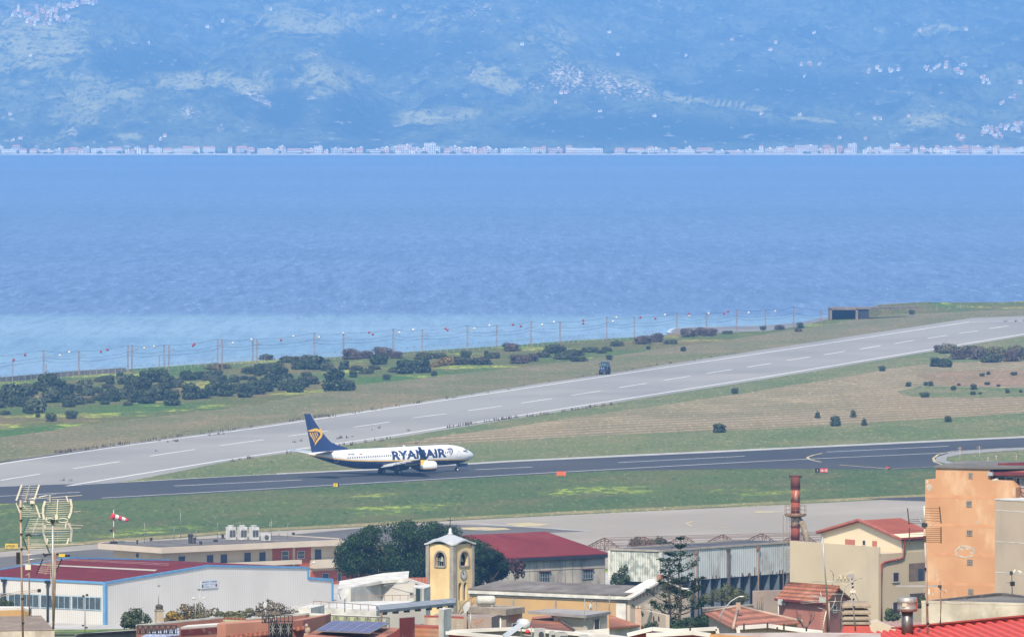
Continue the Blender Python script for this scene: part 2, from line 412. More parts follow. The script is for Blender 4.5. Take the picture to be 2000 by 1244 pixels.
for X in cols:
    cY = coastY(X)
    for Y in rows:
        Yc = min(Y, cY - 60); mb.v.append((X, Yc, terr(X, Yc)))
    for k in range(4):
        Yc = max(1250, 1250) + (cY - 1250) * (k + 1) / 4 if cY > 1350 else min(1250, cY - 60) + 15 * (k + 1)
        z = terr(X, Yc) if Yc < 1250 else G_TILT * X
        mb.v.append((X, Yc, z))
    zc = max(G_TILT * X, -10)
    mb.v.append((X, cY + 3, zc - 4)); mb.v.append((X, cY + 22, SEA - 1.5))
for i in range(len(cols) - 1):
    for j in range(nr - 1):
        a = i * nr + j; mb.face([a, a + nr, a + nr + 1, a + 1])
ground = mb.build('ground', None); tag(ground, kind='structure')
# ================================================================ AIRFIELD SURFACES (sheets a few mm to cm above each other)
def grass_mat(name, cols, s=.05, stripe=None, flowers=None, patch=.012, rough=1):
    """cols: three tones mixed by two noises; stripe=(period, angle, colour, amount); flowers=(colour, threshold)"""
    cols = [(a * .86, b * .80, c * .66) for a, b, c in cols]
    m = bpy.data.materials.new(name); m.use_nodes = True; nt = m.node_tree; L = nt.links
    b = nt.nodes['Principled BSDF']; b.inputs['Roughness'].default_value = rough; b.inputs['Specular IOR Level'].default_value = .05
    geo = nd(nt, 'ShaderNodeNewGeometry')
    def N(sc_, d=5, sz=(1, .45, 1), r=.62, loc=(0, 0, 0)):
        mp = nd(nt, 'ShaderNodeMapping'); mp.inputs['Scale'].default_value = sz; mp.inputs['Location'].default_value = loc
        L.new(geo.outputs['Position'], mp.inputs[0])
        n = nd(nt, 'ShaderNodeTexNoise', i_Scale=sc_, i_Detail=d); n.inputs['Roughness'].default_value = r; L.new(mp.outputs[0], n.inputs['Vector']); return n.outputs[0]
    def mr(x, a, b_):
        n = nd(nt, 'ShaderNodeMapRange'); n.inputs[1].default_value = a; n.inputs[2].default_value = b_; L.new(x, n.inputs[0]); return n.outputs[0]
    def MX(f, a, b_, bl='MIX'):
        n = nd(nt, 'ShaderNodeMix', data_type='RGBA', blend_type=bl); L.new(f, n.inputs['Factor'])
        for k, x in (('A', a), ('B', b_)):
            if isinstance(x, tuple): n.inputs[k].default_value = x + (1,)
            else: L.new(x, n.inputs[k])
        return n.outputs['Result']
    c = MX(mr(N(patch, 6), .42, .60), cols[0], cols[1])
    c = MX(mr(N(s, 7, loc=(40, 9, 0)), .45, .68), c, cols[2])
    c = MX(mr(N(.9, 4, (1, .12, 1), .75), .52, .74), c, tuple(x * .55 for x in cols[0]))
    c = MX(mr(N(1.3, 3, (1, .12, 1), .75, (7, 3, 0)), .56, .74), c, tuple(min(1, x * 1.7 + .02) for x in cols[2]))
    if stripe:
        per, ang, sc_, am = stripe
        mp = nd(nt, 'ShaderNodeMapping'); mp.inputs['Rotation'].default_value = (0, 0, -ang); L.new(geo.outputs['Position'], mp.inputs[0])
        wv = nd(nt, 'ShaderNodeTexWave', wave_type='BANDS', bands_direction='Y', i_Scale=math.pi / 10 / per); wv.inputs['Distortion'].default_value = 1.4
        wv.inputs['Detail'].default_value = 3; wv.inputs['Detail Scale'].default_value = 1.2
        L.new(mp.outputs[0], wv.inputs['Vector'])
        mm = nd(nt, 'ShaderNodeMath', operation='MULTIPLY'); L.new(mr(wv.outputs['Fac'], .35, .75), mm.inputs[0]); L.new(mr(N(.01, 4, loc=(3, 3, 3)), .25, .6), mm.inputs[1])
        m2 = nd(nt, 'ShaderNodeMath', operation='MULTIPLY'); L.new(mm.outputs[0], m2.inputs[0]); m2.inputs[1].default_value = am
        c = MX(m2.outputs[0], c, sc_)
    if flowers:
        fc, th, fs = flowers
        mm = nd(nt, 'ShaderNodeMath', operation='MULTIPLY'); L.new(mr(N(fs, 4, (1, .6, 1), .6, (5, 77, 0)), th, th + .06), mm.inputs[0]); L.new(mr(N(.6, 4, (1, .3, 1), .8), .45, .62), mm.inputs[1])
        c = MX(mm.outputs[0], c, fc)
    L.new(c, b.inputs['Base Color']); return m
def sheet(name, pts, dz, m, jit=0, step=25, kind='structure', close=True):
    """flat sheet on the airfield plane; outline surveyed in photo pixels, edges roughened by jit metres"""
    P = [gnd(a, b) for a, b in pts]; out = []
    n = len(P); rj = random.Random(len(name) * 7 + n)
    for i in range(n):
        a, b = P[i], P[(i + 1) % n]; k = max(1, int((b - a).length / step)) if jit else 1
        for t in range(k):
            q = a.lerp(b, t / k)
            if jit and t: q = q + Vector((rj.uniform(-jit, jit) * .5, rj.uniform(-jit, jit), 0))
            out.append(Vector((q.x, q.y, G_TILT * q.x + dz)))
    mb = MB(); mb.poly(out); o = mb.build(name, m); return tag(o, kind=kind)
def line_between(pts, wd, mb, dz):
    """painted line of constant true width along photo pixel points"""
    P = [gnd(a, b) for a, b in pts]
    for a, b in zip(P[:-1], P[1:]):
        d = (b - a); d.z = 0; d.normalize(); s = Vector((-d.y, d.x, 0)) * wd / 2
        q = [a - s, b - s, b + s, a + s]
        mb.poly([(v.x, v.y, G_TILT * v.x + dz) for v in q])
ground.data.materials.clear()
ground.data.materials.append(grass_mat('rough_land_cover', ((.06, .13, .025), (.11, .125, .042), (.19, .13, .07)), .028, flowers=((.34, .38, .05), .55, .035), patch=.02))
MOWN = grass_mat('mown_grass_cover', ((.145, .155, .07), (.18, .165, .09), (.24, .19, .12)), .05, stripe=(9, R(34), (.08, .09, .04), .45))
VERGE = grass_mat('verge_grass_cover', ((.105, .145, .055), (.14, .165, .07), (.19, .18, .095)), .06, flowers=((.32, .36, .05), .66, .03))
HAY = grass_mat('hay_field_cover', ((.29, .225, .14), (.22, .20, .11), (.35, .28, .19)), .05, stripe=(11, R(34), (.12, .10, .055), .8), patch=.009)
TALL = grass_mat('tall_grass_cover', ((.062, .105, .036), (.085, .125, .042), (.12, .125, .055)), .05, flowers=((.26, .31, .04), .60, .022), patch=.02)
STRAW = grass_mat('straw_verge_cover', ((.25, .21, .11), (.17, .18, .075), (.29, .24, .14)), .1)
# far mown field beyond the old runway
sheet('mown_field', [(-700,960),(-300,905),(0,854),(224,823),(500,790),(690,752),(1000,719),(1154,701),(1500,652),(1719,616),(2000,603),(2200,592),(2400,640),(2000,640),(1500,690),(1000,770),(500,845),(0,910),(-700,1010)], .010, MOWN, 2.5)
# verges and hay field between the runways
sheet('verge', [(265,938),(428,903),(500,890),(757,855),(1000,818),(1500,739),(2000,655),(2500,575),(2500,840),(2000,856),(1500,879),(1000,902),(500,930)], .010, VERGE, 0)
sheet('hay_field', [(745,872),(860,852),(1000,834),(1154,811),(1500,760),(1691,729),(1800,712),(2000,702),(2400,660),(2400,795),(2000,806),(1746,822),(1500,838),(1200,848),(1000,859),(860,868)], .018, HAY, 3)
sheet('dry_patch', [(1790,732),(1850,725),(1930,722),(2000,724),(2100,722),(2100,748),(2000,752),(1900,754),(1820,748)], .026, grass_mat('dry_scrub_cover', ((.26,.175,.12),(.2,.16,.09),(.3,.21,.15)), .06), 2.5, 12)
sheet('green_swale', [(1752,764),(1800,752),(1900,757),(2000,758),(2100,756),(2100,772),(2000,775),(1850,777),(1780,774)], .026, VERGE, 2, 12)
# grass strip between main runway and apron
sheet('tall_grass', [(-700,1030),(0,986),(199,974),(500,957),(1000,928),(1193,918),(1500,914),(1740,916),(1830,913),(2400,908),(2400,950),(1807,970),(1500,986),(1138,1003),(860,1017),(702,1028),(500,1038),(190,1061),(0,1077),(-700,1120)], .010, TALL, 1.2)
sheet('straw_verge', [(-700,1112),(0,1070),(190,1055),(500,1032),(702,1022),(860,1011),(1138,997),(1500,980),(1807,965),(2400,945),(2400,951),(1807,970),(1500,985.5),(1138,1002.5),(860,1016.5),(702,1027.5),(500,1037.5),(190,1060.5),(0,1076.5),(-700,1119)], .018, STRAW, .8, 8)

ASPH_OLD = mat('old_grey_asphalt', (.33,.325,.31), .9, (.275,.27,.26), .02, detail=8, lo=.4, hi=.62, spec=.05, stretch=(1,.5,1), stain=(.36,.35,.33), stscale=.012)
ASPH_NEW = mat('dark_asphalt', (.060,.062,.068), .85, (.080,.080,.084), .03, detail=8, spec=.05, stretch=(1,.5,1), stain=(.075,.08,.09), stscale=.02)
CONC_AP = mat('apron_concrete', (.37,.335,.285), .9, (.31,.28,.24), .012, detail=8, spec=.05, stretch=(1,.4,1), stain=(.42,.38,.33), stscale=.015)
SHOULD = mat('shoulder_concrete', (.50,.49,.47), .95, (.36,.35,.33), .3, detail=6)
PAINT = mat('runway_paint', (.78,.78,.77), .8, (.55,.55,.55), .25, detail=6, lo=.5, hi=.8)
YPAINT = mat('yellow_paint', (.70,.48,.10), .8, (.45,.36,.16), .2, detail=6)
# old grey runway, then main runway laid over it
sheet('old_runway', [(-700,1005),(-300,945),(0,902),(46,895),(225,869),(500,832),(750,796),(1000,757),(1180,731),(1500,681.5),(1900,621),(2000,617),(2300,604),(2300,606),(2000,656),(1500,739.5),(1000,818.5),(757,857),(500,893),(428,904),(265,937),(200,945),(-100,962),(-700,1000)], .022, ASPH_OLD, .35, 18)
sheet('main_runway', [(-700,986),(0,950.5),(130,945.5),(180,944),(500,928.5),(740,917),(1000,900.5),(1500,877.5),(2000,854),(2500,832),(2500,868),(2000,877),(1950,879),(1870,889),(1830,897),(1826,905),(1880,911),(2500,905),(2500,909),(1830,914),(1740,917),(1500,915),(1193,919),(1000,929),(500,958),(199,975),(0,984),(-700,1028)], .032, ASPH_NEW)
sheet('runway_shoulder', [(540,924.5),(740,914.8),(1000,899),(1500,875.5),(2000,851.8),(2500,829),(2500,832.5),(2000,855),(1500,878.7),(1000,902),(740,917.6),(540,926.5)], .040, SHOULD, .4, 9)
sheet('kerb_strip', [(1826,901),(1829,893),(1862,882),(1950,876),(2000,874),(2500,855),(2500,858),(2000,879),(1960,881),(1880,887),(1850,893),(1848,899),(1872,906),(1895,910),(1880,912)], .048, mat('pale_kerb', (.34,.33,.31), .9))
sheet('grass_island', [(1851,899),(1852,893.5),(1882,887.5),(1962,882),(2000,880),(2500,860),(2500,912),(1900,911),(1873,905)], .056, VERGE, .8, 10)
# apron and taxi surfaces
sheet('apron', [(860,1018),(1138,1004),(1500,987),(1807,971.5),(2500,945),(2500,1100),(1600,1110),(900,1110),(500,1100),(-700,1180),(-700,1121),(0,1077.5),(190,1062),(500,1039),(702,1029)], .010, CONC_AP)
TAXI = mat('worn_asphalt', (.13,.125,.12), .9, (.17,.16,.15), .03, detail=8, spec=.05, stain=(.11,.105,.10), stscale=.03)
sheet('taxiway', [(-700,1131),(0,1088),(190,1072),(420,1056),(610,1040),(702,1031.5),(860,1023),(960,1027),(1060,1030.5),(1150,1037),(1080,1040),(960,1044),(700,1062),(420,1085),(0,1112),(-700,1160)], .020, TAXI)
sheet('apron_patch', [(1690,974),(1807,969.8),(2000,962),(2000,972),(1807,978.8),(1740,976.5)], .022, ASPH_NEW)
mk = MB()
for pts in ([(-700,1012),(-300,952),(46,899),(225,873),(500,836),(1000,762),(1500,688),(1893,629)], [(130,949),(428,900),(500,889),(757,852),(1000,813.5),(1500,735),(2000,652.4),(2400,586)]):
    line_between(pts, .9, mk, .034)
for a in ((0,938,78,925.5),(143,915,235,901),(293,890.5,381,877.5),(430,870,515,858.5),(563,851.5,642,841),(691,834,761,824),(806,816,871,808),(914,802,979,793),(1018,787,1080,778),(1116,772,1174,763.4),(1209,757,1263,748.5),
  (1297,742.5,1348,734.6),(1381,729,1430,721.5),(1460,717,1506,709.5),(1537,704,1582,697),(1609,693,1651,686),(1680,682,1720,674.8),(1747,671,1785,664.6),(1812,661,1850,655),(1873,651,1910,646),(1932,642,1970,636)):
    line_between([a[:2], a[2:]], .75, mk, .034)
line_between([(1893,629), (2040,625.5)], 1.2, mk, .034)
line_between([(130,948.8), (177,945.3), (500,927.5), (560,924.8)], .8, mk, .044)
for a in ((199,972.5,500,955.7),(500,955.7,1000,927),(1000,927,1500,900),(1500,900,2000,877.3),(0,969,156,961),(340,949,590,937),(812,922.5,1040,912),(1207,903.4,1455,890.7),(1614,882.7,1853,871.3),(2010,864,2200,855),(-260,983,-90,973)):
    line_between([a[:2], a[2:]], .8, mk, .044)
mk.build('runway_marking', PAINT); tag(COL.objects['runway_marking'], kind='structure')
mk = MB()
line_between([(1606,885),(1588,889),(1577,893),(1580,897),(1592,900),(1604,902.5)], .5, mk, .05)
line_between([(1640,908),(1700,912.5),(1740,916),(1760,914.5),(1830,911)], .5, mk, .05)
line_between([(1960,875.5),(1862,881),(1832,888),(1823,895),(1825,902),(1842,908),(1870,911)], .5, mk, .062)
for q in ([(895,1030.5),(940,1029),(985,1031),(1000,1034),(950,1036),(905,1034)], [(985,1022.5),(1030,1021),(1075,1024),(1050,1028),(1010,1028)], [(1470,999),(1505,997.5),(1530,999.5),(1505,1002),(1478,1001.6)]):
    P = [gnd(*v) for v in q]; mk.poly([(v.x, v.y, G_TILT * v.x + .04) for v in P])
line_between([(1340,1022),(1352,1018),(1362,1017)], .5, mk, .03); line_between([(1340,1022),(1350,1026.5),(1420,1030)], .4, mk, .03)
mk.build('taxiway_marking', mat('faded_yellow_paint', (.62,.48,.18), .9, (.42,.37,.27), .5, detail=8, lo=.42, hi=.55)); tag(COL.objects['taxiway_marking'], kind='structure')
mk = MB(); line_between([(860,1019.8),(935,1022.5),(1000,1027.5),(1060,1030.8),(1150,1037.2)], 1.2, mk, .04)
mk.build('apron_edge', SHOULD); tag(COL.objects['apron_edge'], kind='structure')
# dark sand spit at the shore
def shore_sheet(name, pts, z, m):
    P = [onz(a, b, z) for a, b in pts]; mb = MB(); mb.poly([tuple(p) for p in P]); o = mb.build(name, m); tag(o, kind='structure')
shore_sheet('beach', [(1309,645),(1318,641.5),(1345,639),(1400,638),(1500,635.5),(1560,630),(1620,618),(1700,600),(1700,660),(1300,665)], SEA + .35, mat('dark_shingle', (.17,.165,.16), .95, (.26,.24,.21), .05))
shore_sheet('surf', [(1303,650),(1302,646),(1311,641.6),(1345,638.6),(1400,637.4),(1400,638.0),(1345,639.3),(1318,642.2),(1310,646),(1312,650)], SEA + .40, mat('foam', (.75,.78,.8), .6, (.3,.42,.5), .15))
# ================================================================ WRITING
def text_faces(txt, h, bold=0.0, squeeze=1.0):
    """verts/faces of a line of text lying in local XY, height h of capitals, origin at lower left"""
    cu = bpy.data.curves.new('lettering', 'FONT'); cu.body = txt; cu.size = h / .72; cu.offset = bold; cu.resolution_u = 3
    ob = bpy.data.objects.new('lettering', cu); me = bpy.data.meshes.new_from_object(ob)
    v = [Vector((a.co.x * squeeze, a.co.y, 0)) for a in me.vertices]; f = [list(p.vertices) for p in me.polygons]
    bpy.data.objects.remove(ob); bpy.data.curves.remove(cu); bpy.data.meshes.remove(me)
    x0 = min(p.x for p in v); v = [Vector((p.x - x0, p.y, 0)) for p in v]
    return v, f, max(p.x for p in v)
def text_on(txt, h, o, u, up, off, m, parent, name='lettering', bold=0.0, squeeze=1.0, width=None):
    """flat lettering: origin o (lower left), reading direction u, offset off along normal"""
    v, f, wd = text_faces(txt, h, bold)
    k = (width / wd) if width else squeeze
    n = u.cross(up).normalized(); mb = MB()
    mb.v = [tuple(o + u * (p.x * k) + up * p.y + n * off) for p in v]
    for q in f: mb.face(q)
    return mb.build(name, m, parent)
# ================================================================ AIRLINER
WHITE = mat('gloss_white_paint', (.80,.82,.84), .28, (.74,.76,.79), .6, spec=.5)
NAVY = mat('navy_paint', (.018,.04,.15), .3, (.014,.032,.12), .5, spec=.5)
GOLD = mat('yellow_livery_paint', (.78,.48,.07), .4, (.72,.44,.06), 1)
DARKGL = mat('dark_glass', (.02,.024,.03), .12, (.03,.035,.045), 2, spec=.6)
METAL = mat('bare_metal', (.38,.39,.40), .38, (.30,.31,.32), 2, metal=.7)
TYRE = mat('rubber', (.018,.018,.02), .85)
WINGG = mat('wing_grey_paint', (.50,.52,.54), .4, (.42,.44,.46), .8)
RED = mat('red_sign_paint', (.55,.03,.03), .5)
g0, g1 = gnd(761.5, 927.2), gnd(893, 919.8)
fw = Vector((g1.x - g0.x, g1.y - g0.y, 0)).normalized()
heading = R(34.5); fw = Vector((math.cos(heading), math.sin(heading), 0))
pn = Vector((-G_TILT, 0, 1)).normalized(); fwp = (fw - pn * fw.dot(pn)).normalized(); lf = pn.cross(fwp)
plane = thing('airliner', 'white and navy twin-engine airliner with a harp on its tail taxiing on the dark runway', 'airplane', tuple(g0 + Vector((0, 0, .045))))
plane.rotation_euler = Matrix((fwp, lf, pn)).transposed().to_euler()
NOSE = 19.55
FS = [(0,.04,2.86),(.15,.28,2.86),(.5,.56,2.88),(1.0,.86,2.92),(1.7,1.17,2.99),(2.5,1.44,3.07),(3.4,1.66,3.14),(4.6,1.85,3.20),(6.2,1.98,3.25),(8,2.0,3.26),(12,2.0,3.26),(17,2.0,3.26),(22,2.0,3.26),(25.5,1.97,3.30),
      (28,1.82,3.46),(30.5,1.55,3.72),(33,1.17,4.05),(35.3,.76,4.38),(37,.42,4.62),(37.8,.24,4.74),(38.0,.10,4.76)]
def fsec(x):
    s = NOSE - x; xs = [a[0] for a in FS]
    return float(np.interp(s, xs, [a[1] for a in FS])), float(np.interp(s, xs, [a[2] for a in FS]))
def zline(x): return float(np.interp(x, [-18.5,-17,-14,-10,-6,-1,5,10,14,17,18.6,19.6], [4.62,4.35,3.80,3.25,2.95,2.78,2.60,2.45,2.30,2.12,2.0,1.95]))
def side(x, z, off=.012):
    r, c = fsec(x); k = max(-.999, min(.999, (z - c) / r)); return (r * math.sqrt(1 - k * k)) * .94 + off
stn = sorted(set([NOSE - a[0] for a in FS] + [NOSE - .3, NOSE - 2.1, NOSE - 10, NOSE - 14.5, NOSE - 20, NOSE - 29.2, NOSE - 34, NOSE - 36.2]))
up_, st_, be_ = MB(), MB(), MB()
def ring(mb, x, a0, a1, n):
    r, c = fsec(x); b = len(mb.v)
    for i in range(n + 1):
        t = a0 + (a1 - a0) * i / n; mb.v.append((x, r * .94 * math.cos(t), c + r * math.sin(t)))
    return b
def angz(x, z):
    r, c = fsec(x); return math.asin(max(-.97, min(.97, (z - c) / r)))
rows_ = {0: [], 1: [], 2: [], 3: []}
for x in stn:
    zt = zline(x); a = angz(x, zt + .09); b_ = angz(x, zt - .13)
    rows_[0].append(ring(up_, x, a, math.pi - a, 20))
    rows_[1].append(ring(st_, x, b_, a, 1)); rows_[2].append(ring(st_, x, math.pi - a, math.pi - b_, 1))
    rows_[3].append(ring(be_, x, math.pi - b_, 2 * math.pi + b_, 14))
for key, mb, n in ((0, up_, 20), (1, st_, 1), (2, st_, 1), (3, be_, 14)):
    rr = rows_[key]
    for i in range(len(rr) - 1):
        for j in range(n): mb.face([rr[i] + j, rr[i+1] + j, rr[i+1] + j + 1, rr[i] + j + 1], True)
fus = up_.build('fuselage', WHITE, plane, inv=False); st_.build('stripe', GOLD, plane, inv=False); bel = be_.build('belly', NAVY, plane, inv=False)
mb = MB(); mb.blob((.8, 0, 1.75), (4.9, 1.55, .78), 16, 10); mb.build('wing_fairing', NAVY, plane, inv=False)
# lettering wrapped on the fuselage
def wrap(v, f, o, m, name, parent, sgn=-1, off=.014):
    bm = bmesh.new(); vs = [bm.verts.new(p) for p in v]
    for q_ in f:
        try: bm.faces.new([vs[i] for i in q_])
        except ValueError: pass
    ys = [p.y for p in v]
    for k in range(1, 9):
        y = min(ys) + (max(ys) - min(ys)) * k / 9
        bmesh.ops.bisect_plane(bm, geom=bm.verts[:] + bm.edges[:] + bm.faces[:], plane_co=(0, y, 0), plane_no=(0, 1, 0))
    for b in bm.verts:
        x = o[0] + b.co.x * (1 if sgn < 0 else -1); z = o[1] + b.co.y
        b.co = Vector((x, sgn * side(x, z, off), z))
    me = bpy.data.meshes.new(name); bm.to_mesh(me); bm.free(); me.materials.append(m); return link(name, me, parent)
for sgn in (-1, 1):
    v, f, wd = text_faces('RYANAIR', 1.62, .085)
    k = 12.6 / wd; v = [Vector((p.x * k, p.y, 0)) for p in v]
    wrap(v, f, (-.55 if sgn < 0 else 12.05, 2.98), NAVY, 'lettering', fus, sgn)
    v, f, wd = text_faces('SP-RSB', .34, .012); wrap(v, f, (-10.4 if sgn < 0 else -8.3, 4.25), NAVY, 'registration', fus, sgn)
    mb = MB(); z = 4.25
    for dz, mm in ((.17, WHITE), (0, RED)):
        mb.mat(mm); x0 = -7.9; mb.poly([(x0, sgn * side(x0, z + dz, .02), z + dz), (x0 + .62, sgn * side(x0, z + dz, .02), z + dz), (x0 + .62, sgn * side(x0, z + dz + .17, .02), z + dz + .17), (x0, sgn * side(x0, z + dz + .17, .02), z + dz + .17)])
    mb.build('flag', None, fus, inv=False)
    # cabin windows
    wm = None
    for i in range(46):
        x = -10.55 + i * .508 + (0 if i < 22 else .0)
        if wm is None:
            pts = []; 
            for j in range(8):
                t = 2 * math.pi * j / 8; xx = .13 * math.cos(t); zz = .19 * math.sin(t)
                pts.append((xx, sgn * (side(0, 3.78 + zz, .018) - side(0, 3.78, 0)), zz))
            mb = MB(); mb.poly(pts); wo = mb.build('window', mat('cabin_window', (.06,.07,.09), .3), plane, inv=False); wm = wo
        else:
            wo = wm.copy(); COL.objects.link(wo); KIDS[plane.name].append(wo)
        wo.location = (x, sgn * side(x, 3.78, 0), 3.78)
    for dx, z0, z1, wdt, nm in ((-13.2, 3.0, 4.75, .76, 'rear_door'), (14.6, 2.75, 4.55, .86, 'front_door')):
        mb = MB()
        P_ = [(dx, z0), (dx + wdt, z0), (dx + wdt, z1), (dx, z1)]
        for a, b in zip(P_, P_[1:] + P_[:1]):
            n = 5
            for i in range(n):
                p = [a[0] + (b[0] - a[0]) * i / n, a[1] + (b[1] - a[1]) * i / n]; q_ = [a[0] + (b[0] - a[0]) * (i + 1) / n, a[1] + (b[1] - a[1]) * (i + 1) / n]
                mb.bar((p[0], sgn * side(p[0], p[1], .01), p[1]), (q_[0], sgn * side(q_[0], q_[1], .01), q_[1]), .05, .02)
        mb.box((dx + wdt / 2, sgn * side(dx, z0 + 1.1, .0), z0 + 1.1), (.2, .05, .28)); mb.build(nm, WINGG, plane, inv=False)
# cockpit glazing
for sgn in (-1, 1):
    for pts in ([(17.72,3.98),(17.60,3.58),(16.95,3.66),(16.72,3.98),(17.1,4.14)], [(16.9,3.70),(16.35,3.80),(16.25,3.95),(16.65,4.0)]):
        mb = MB(); mb.poly([(a, sgn * side(a, z, .02), z) for a, z in pts]); mb.build('cockpit_window', DARKGL, plane, inv=False)
mb = MB(); mb.poly([(17.78, .62, 4.02), (17.95, .0, 4.0), (17.78, -.62, 4.02), (17.35, -.68, 4.32), (17.4, 0, 4.42), (17.35, .68, 4.32)]); mb.build('windscreen', DARKGL, plane, inv=False)
# flying surfaces
def wing(name, prof, thick, m, sgn, parent, mat2=None):
    """prof: (y, z, x_lead, x_trail, t)"""
    mb = MB(); b = 0; n = len(AF)
    for (y, z, xl, xt, t) in prof:
        for (a, c_) in AF: mb.v.append((xl + (xt - xl) * a, sgn * y, z + c_ * t * (xl - xt)))
    for i in range(len(prof) - 1):
        for j in range(n):
            j2 = (j + 1) % n; mb.face([i*n + j, i*n + j2, (i+1)*n + j2, (i+1)*n + j], True)
    mb.face(list(range(n))); mb.face(list(range((len(prof) - 1) * n, len(prof) * n)))
    return mb.build(name, m, parent, inv=False)
AF = [(0,0),(.03,.3),(.12,.5),(.35,.62),(.7,.36),(1,.02),(1,-.02),(.7,-.25),(.35,-.4),(.12,-.35),(.03,-.2)]
for sgn in (-1, 1):
    wg = wing('wing', [(1.2,1.95,6.2,-2.6,.13),(1.9,2.0,5.7,-2.5,.13),(5.8,2.42,3.5,-1.9,.115),(11,2.95,.7,-3.0,.10),(16.6,3.5,-2.4,-4.1,.095)], 1, WINGG, sgn, plane)
    # raised and lowered tip fins
    mb = MB()
    for zz, m_ in ((1, NAVY), (-1, GOLD)):
        mb.mat(m_)
        if zz > 0: L_ = [(16.55,3.45,-2.4,-4.15),(17.05,3.8,-2.8,-4.3),(17.35,4.6,-3.4,-4.65),(17.6,5.95,-4.6,-5.15)]
        else: L_ = [(16.6,3.45,-2.9,-4.0),(17.1,3.1,-3.3,-4.2),(17.5,2.35,-4.1,-4.5)]
        b = len(mb.v)
        for y, z, a, c_ in L_:
            mb.v += [(a, sgn * y, z), ((a + c_) / 2, sgn * (y + .06), z), (c_, sgn * y, z), ((a + c_) / 2, sgn * (y - .06), z)]
        for i in range(len(L_) - 1):
            for j in range(4): mb.face([b + i*4 + j, b + i*4 + (j+1) % 4, b + (i+1)*4 + (j+1) % 4, b + (i+1)*4 + j])
        k = b + (len(L_) - 1) * 4; mb.face([k, k+1, k+2, k+3])
    mb.build('winglet', None, wg, inv=False)
    u = Vector((.30, 0, -.95)).normalized()
    text_on('RYANAIR', .34, Vector((-4.66, sgn * 17.66, 5.35)), u, Vector((.95, 0, .3)).normalized(), .0, GOLD, wg, bold=.02)
    for y, xl in ((7.2,-1.7),(9.6,-2.5),(12.1,-3.2)):
        mb = MB(); mb.blob((xl - .2, sgn * y, 2.3 + (y - 5.8) * .1), (1.5, .17, .2), 8, 8); mb.build('flap_fairing', WINGG, wg, inv=False)
    mb = MB(); mb.prism([(-2.45, 2.0 * sgn), (-3.5, 2.1 * sgn), (-3.2, 5.7 * sgn), (-1.95, 5.6 * sgn)][::sgn], [1.95, 1.55, 1.95, 2.35][::sgn], [2.03, 1.6, 2.0, 2.43][::sgn]); mb.build('flap', WINGG, wg, inv=False)
    mb = MB(); mb.prism([(-2.0, 6.2 * sgn), (-3.0, 6.3 * sgn), (-3.95, 12 * sgn), (-3.15, 12 * sgn)][::sgn], [2.35, 2.1, 2.72, 2.98][::sgn], [2.42, 2.15, 2.76, 3.04][::sgn]); mb.build('flap', WINGG, wg, inv=False)
    wing('tailplane', [(.55,4.72,-13.6,-17.7,.10),(1.1,4.78,-14.0,-17.8,.10),(7.1,5.5,-17.3,-18.75,.09)], 1, mat('tailplane_paint', (.62,.64,.66), .35) , sgn, plane)
    # engine
    ex, ey, ez = 5.2, sgn * 4.83, 1.42
    TX = Matrix.Translation((ex, ey, ez)) @ Matrix.Rotation(math.pi / 2, 4, 'Y')
    eng = MB(); prof = [(.80,2.02),(.92,2.06),(1.0,1.95),(1.07,1.5),(1.10,.6),(1.08,-.6),(1.0,-1.5),(.88,-1.95),(.80,-1.95),(.78,-1.5)]
    b = 0; n = 24
    for r_, z_ in prof:
        for j in range(n):
            t = 2 * math.pi * j / n; c_, s_ = math.cos(t), math.sin(t)
            fl = .90 if s_ < -.3 else 1
            eng.v.append((ex + z_, ey + r_ * c_, ez + r_ * s_ * fl))
    for i in range(len(prof) - 1):
        for j in range(n):
            j2 = (j + 1) % n; zc = math.sin(2 * math.pi * (j + .5) / n)
            eng.mat(METAL if i < 2 or i >= 7 else (NAVY if zc < -.52 else (GOLD if zc < -.33 else WHITE)))
            eng.face([i*n + j, i*n + j2, (i+1)*n + j2, (i+1)*n + j], True)
    eo = eng.build('engine', None, plane, inv=False)
    mb = MB(); mb.mat(mat('engine_core', (.06,.06,.07), .5, metal=.5)); mb.tube([(ex + 1.2, ey, ez), (ex + 1.15, ey, ez)], .82, 20); mb.tube([(ex - 1.2, ey, ez), (ex - 2.3, ey, ez), (ex - 3.0, ey, ez)], [.62, .52, .34], 16); mb.tube([(ex - 3.0, ey, ez), (ex - 3.6, ey, ez)], [.24, .04], 10); mb.build('exhaust_cone', None, eo, inv=False)
    mb = MB(); mb.prism([(4.2, ey + .12), (0.2, ey + .14), (0.2, ey - .14), (4.2, ey - .12), (5.6, ey)][::-1], [2.2, 1.9, 1.9, 2.2, 2.3], [2.75, 2.4, 2.4, 2.75, 2.55]); mb.build('pylon', WHITE, eo, inv=False)
    # main gear
    gy = sgn * 2.86
    mb = MB(); mb.tube([(0, gy, .56), (.15, gy, 2.1)], [.12, .14], 8); mb.tube([(.1, gy, 1.1), (-.7, gy * .8, 1.95)], .06, 6); lg = mb.build('main_gear_leg', METAL, plane, inv=False)
    for d in (-.43, .43):
        mb = MB(); mb.mat(TYRE); M_ = Matrix.Translation((0, gy + d, .56)) @ Matrix.Rotation(math.pi / 2, 4, 'X')
        mb.lathe([(.28,-.2),(.48,-.2),(.56,-.13),(.56,.13),(.48,.2),(.28,.2)], n=20, M=M_, cap=False); mb.mat(WINGG); mb.lathe([(.27,-.16),(.29,.16)], n=14, M=M_); mb.build('wheel', None, lg, inv=False)
mb = MB(); mb.tube([(15.6, 0, .34), (15.6, 0, 1.6)], [.09, .11], 8); mb.tube([(15.6, 0, .9), (16.5, 0, 1.7)], .05, 6); lg = mb.build('nose_gear_leg', METAL, plane, inv=False)
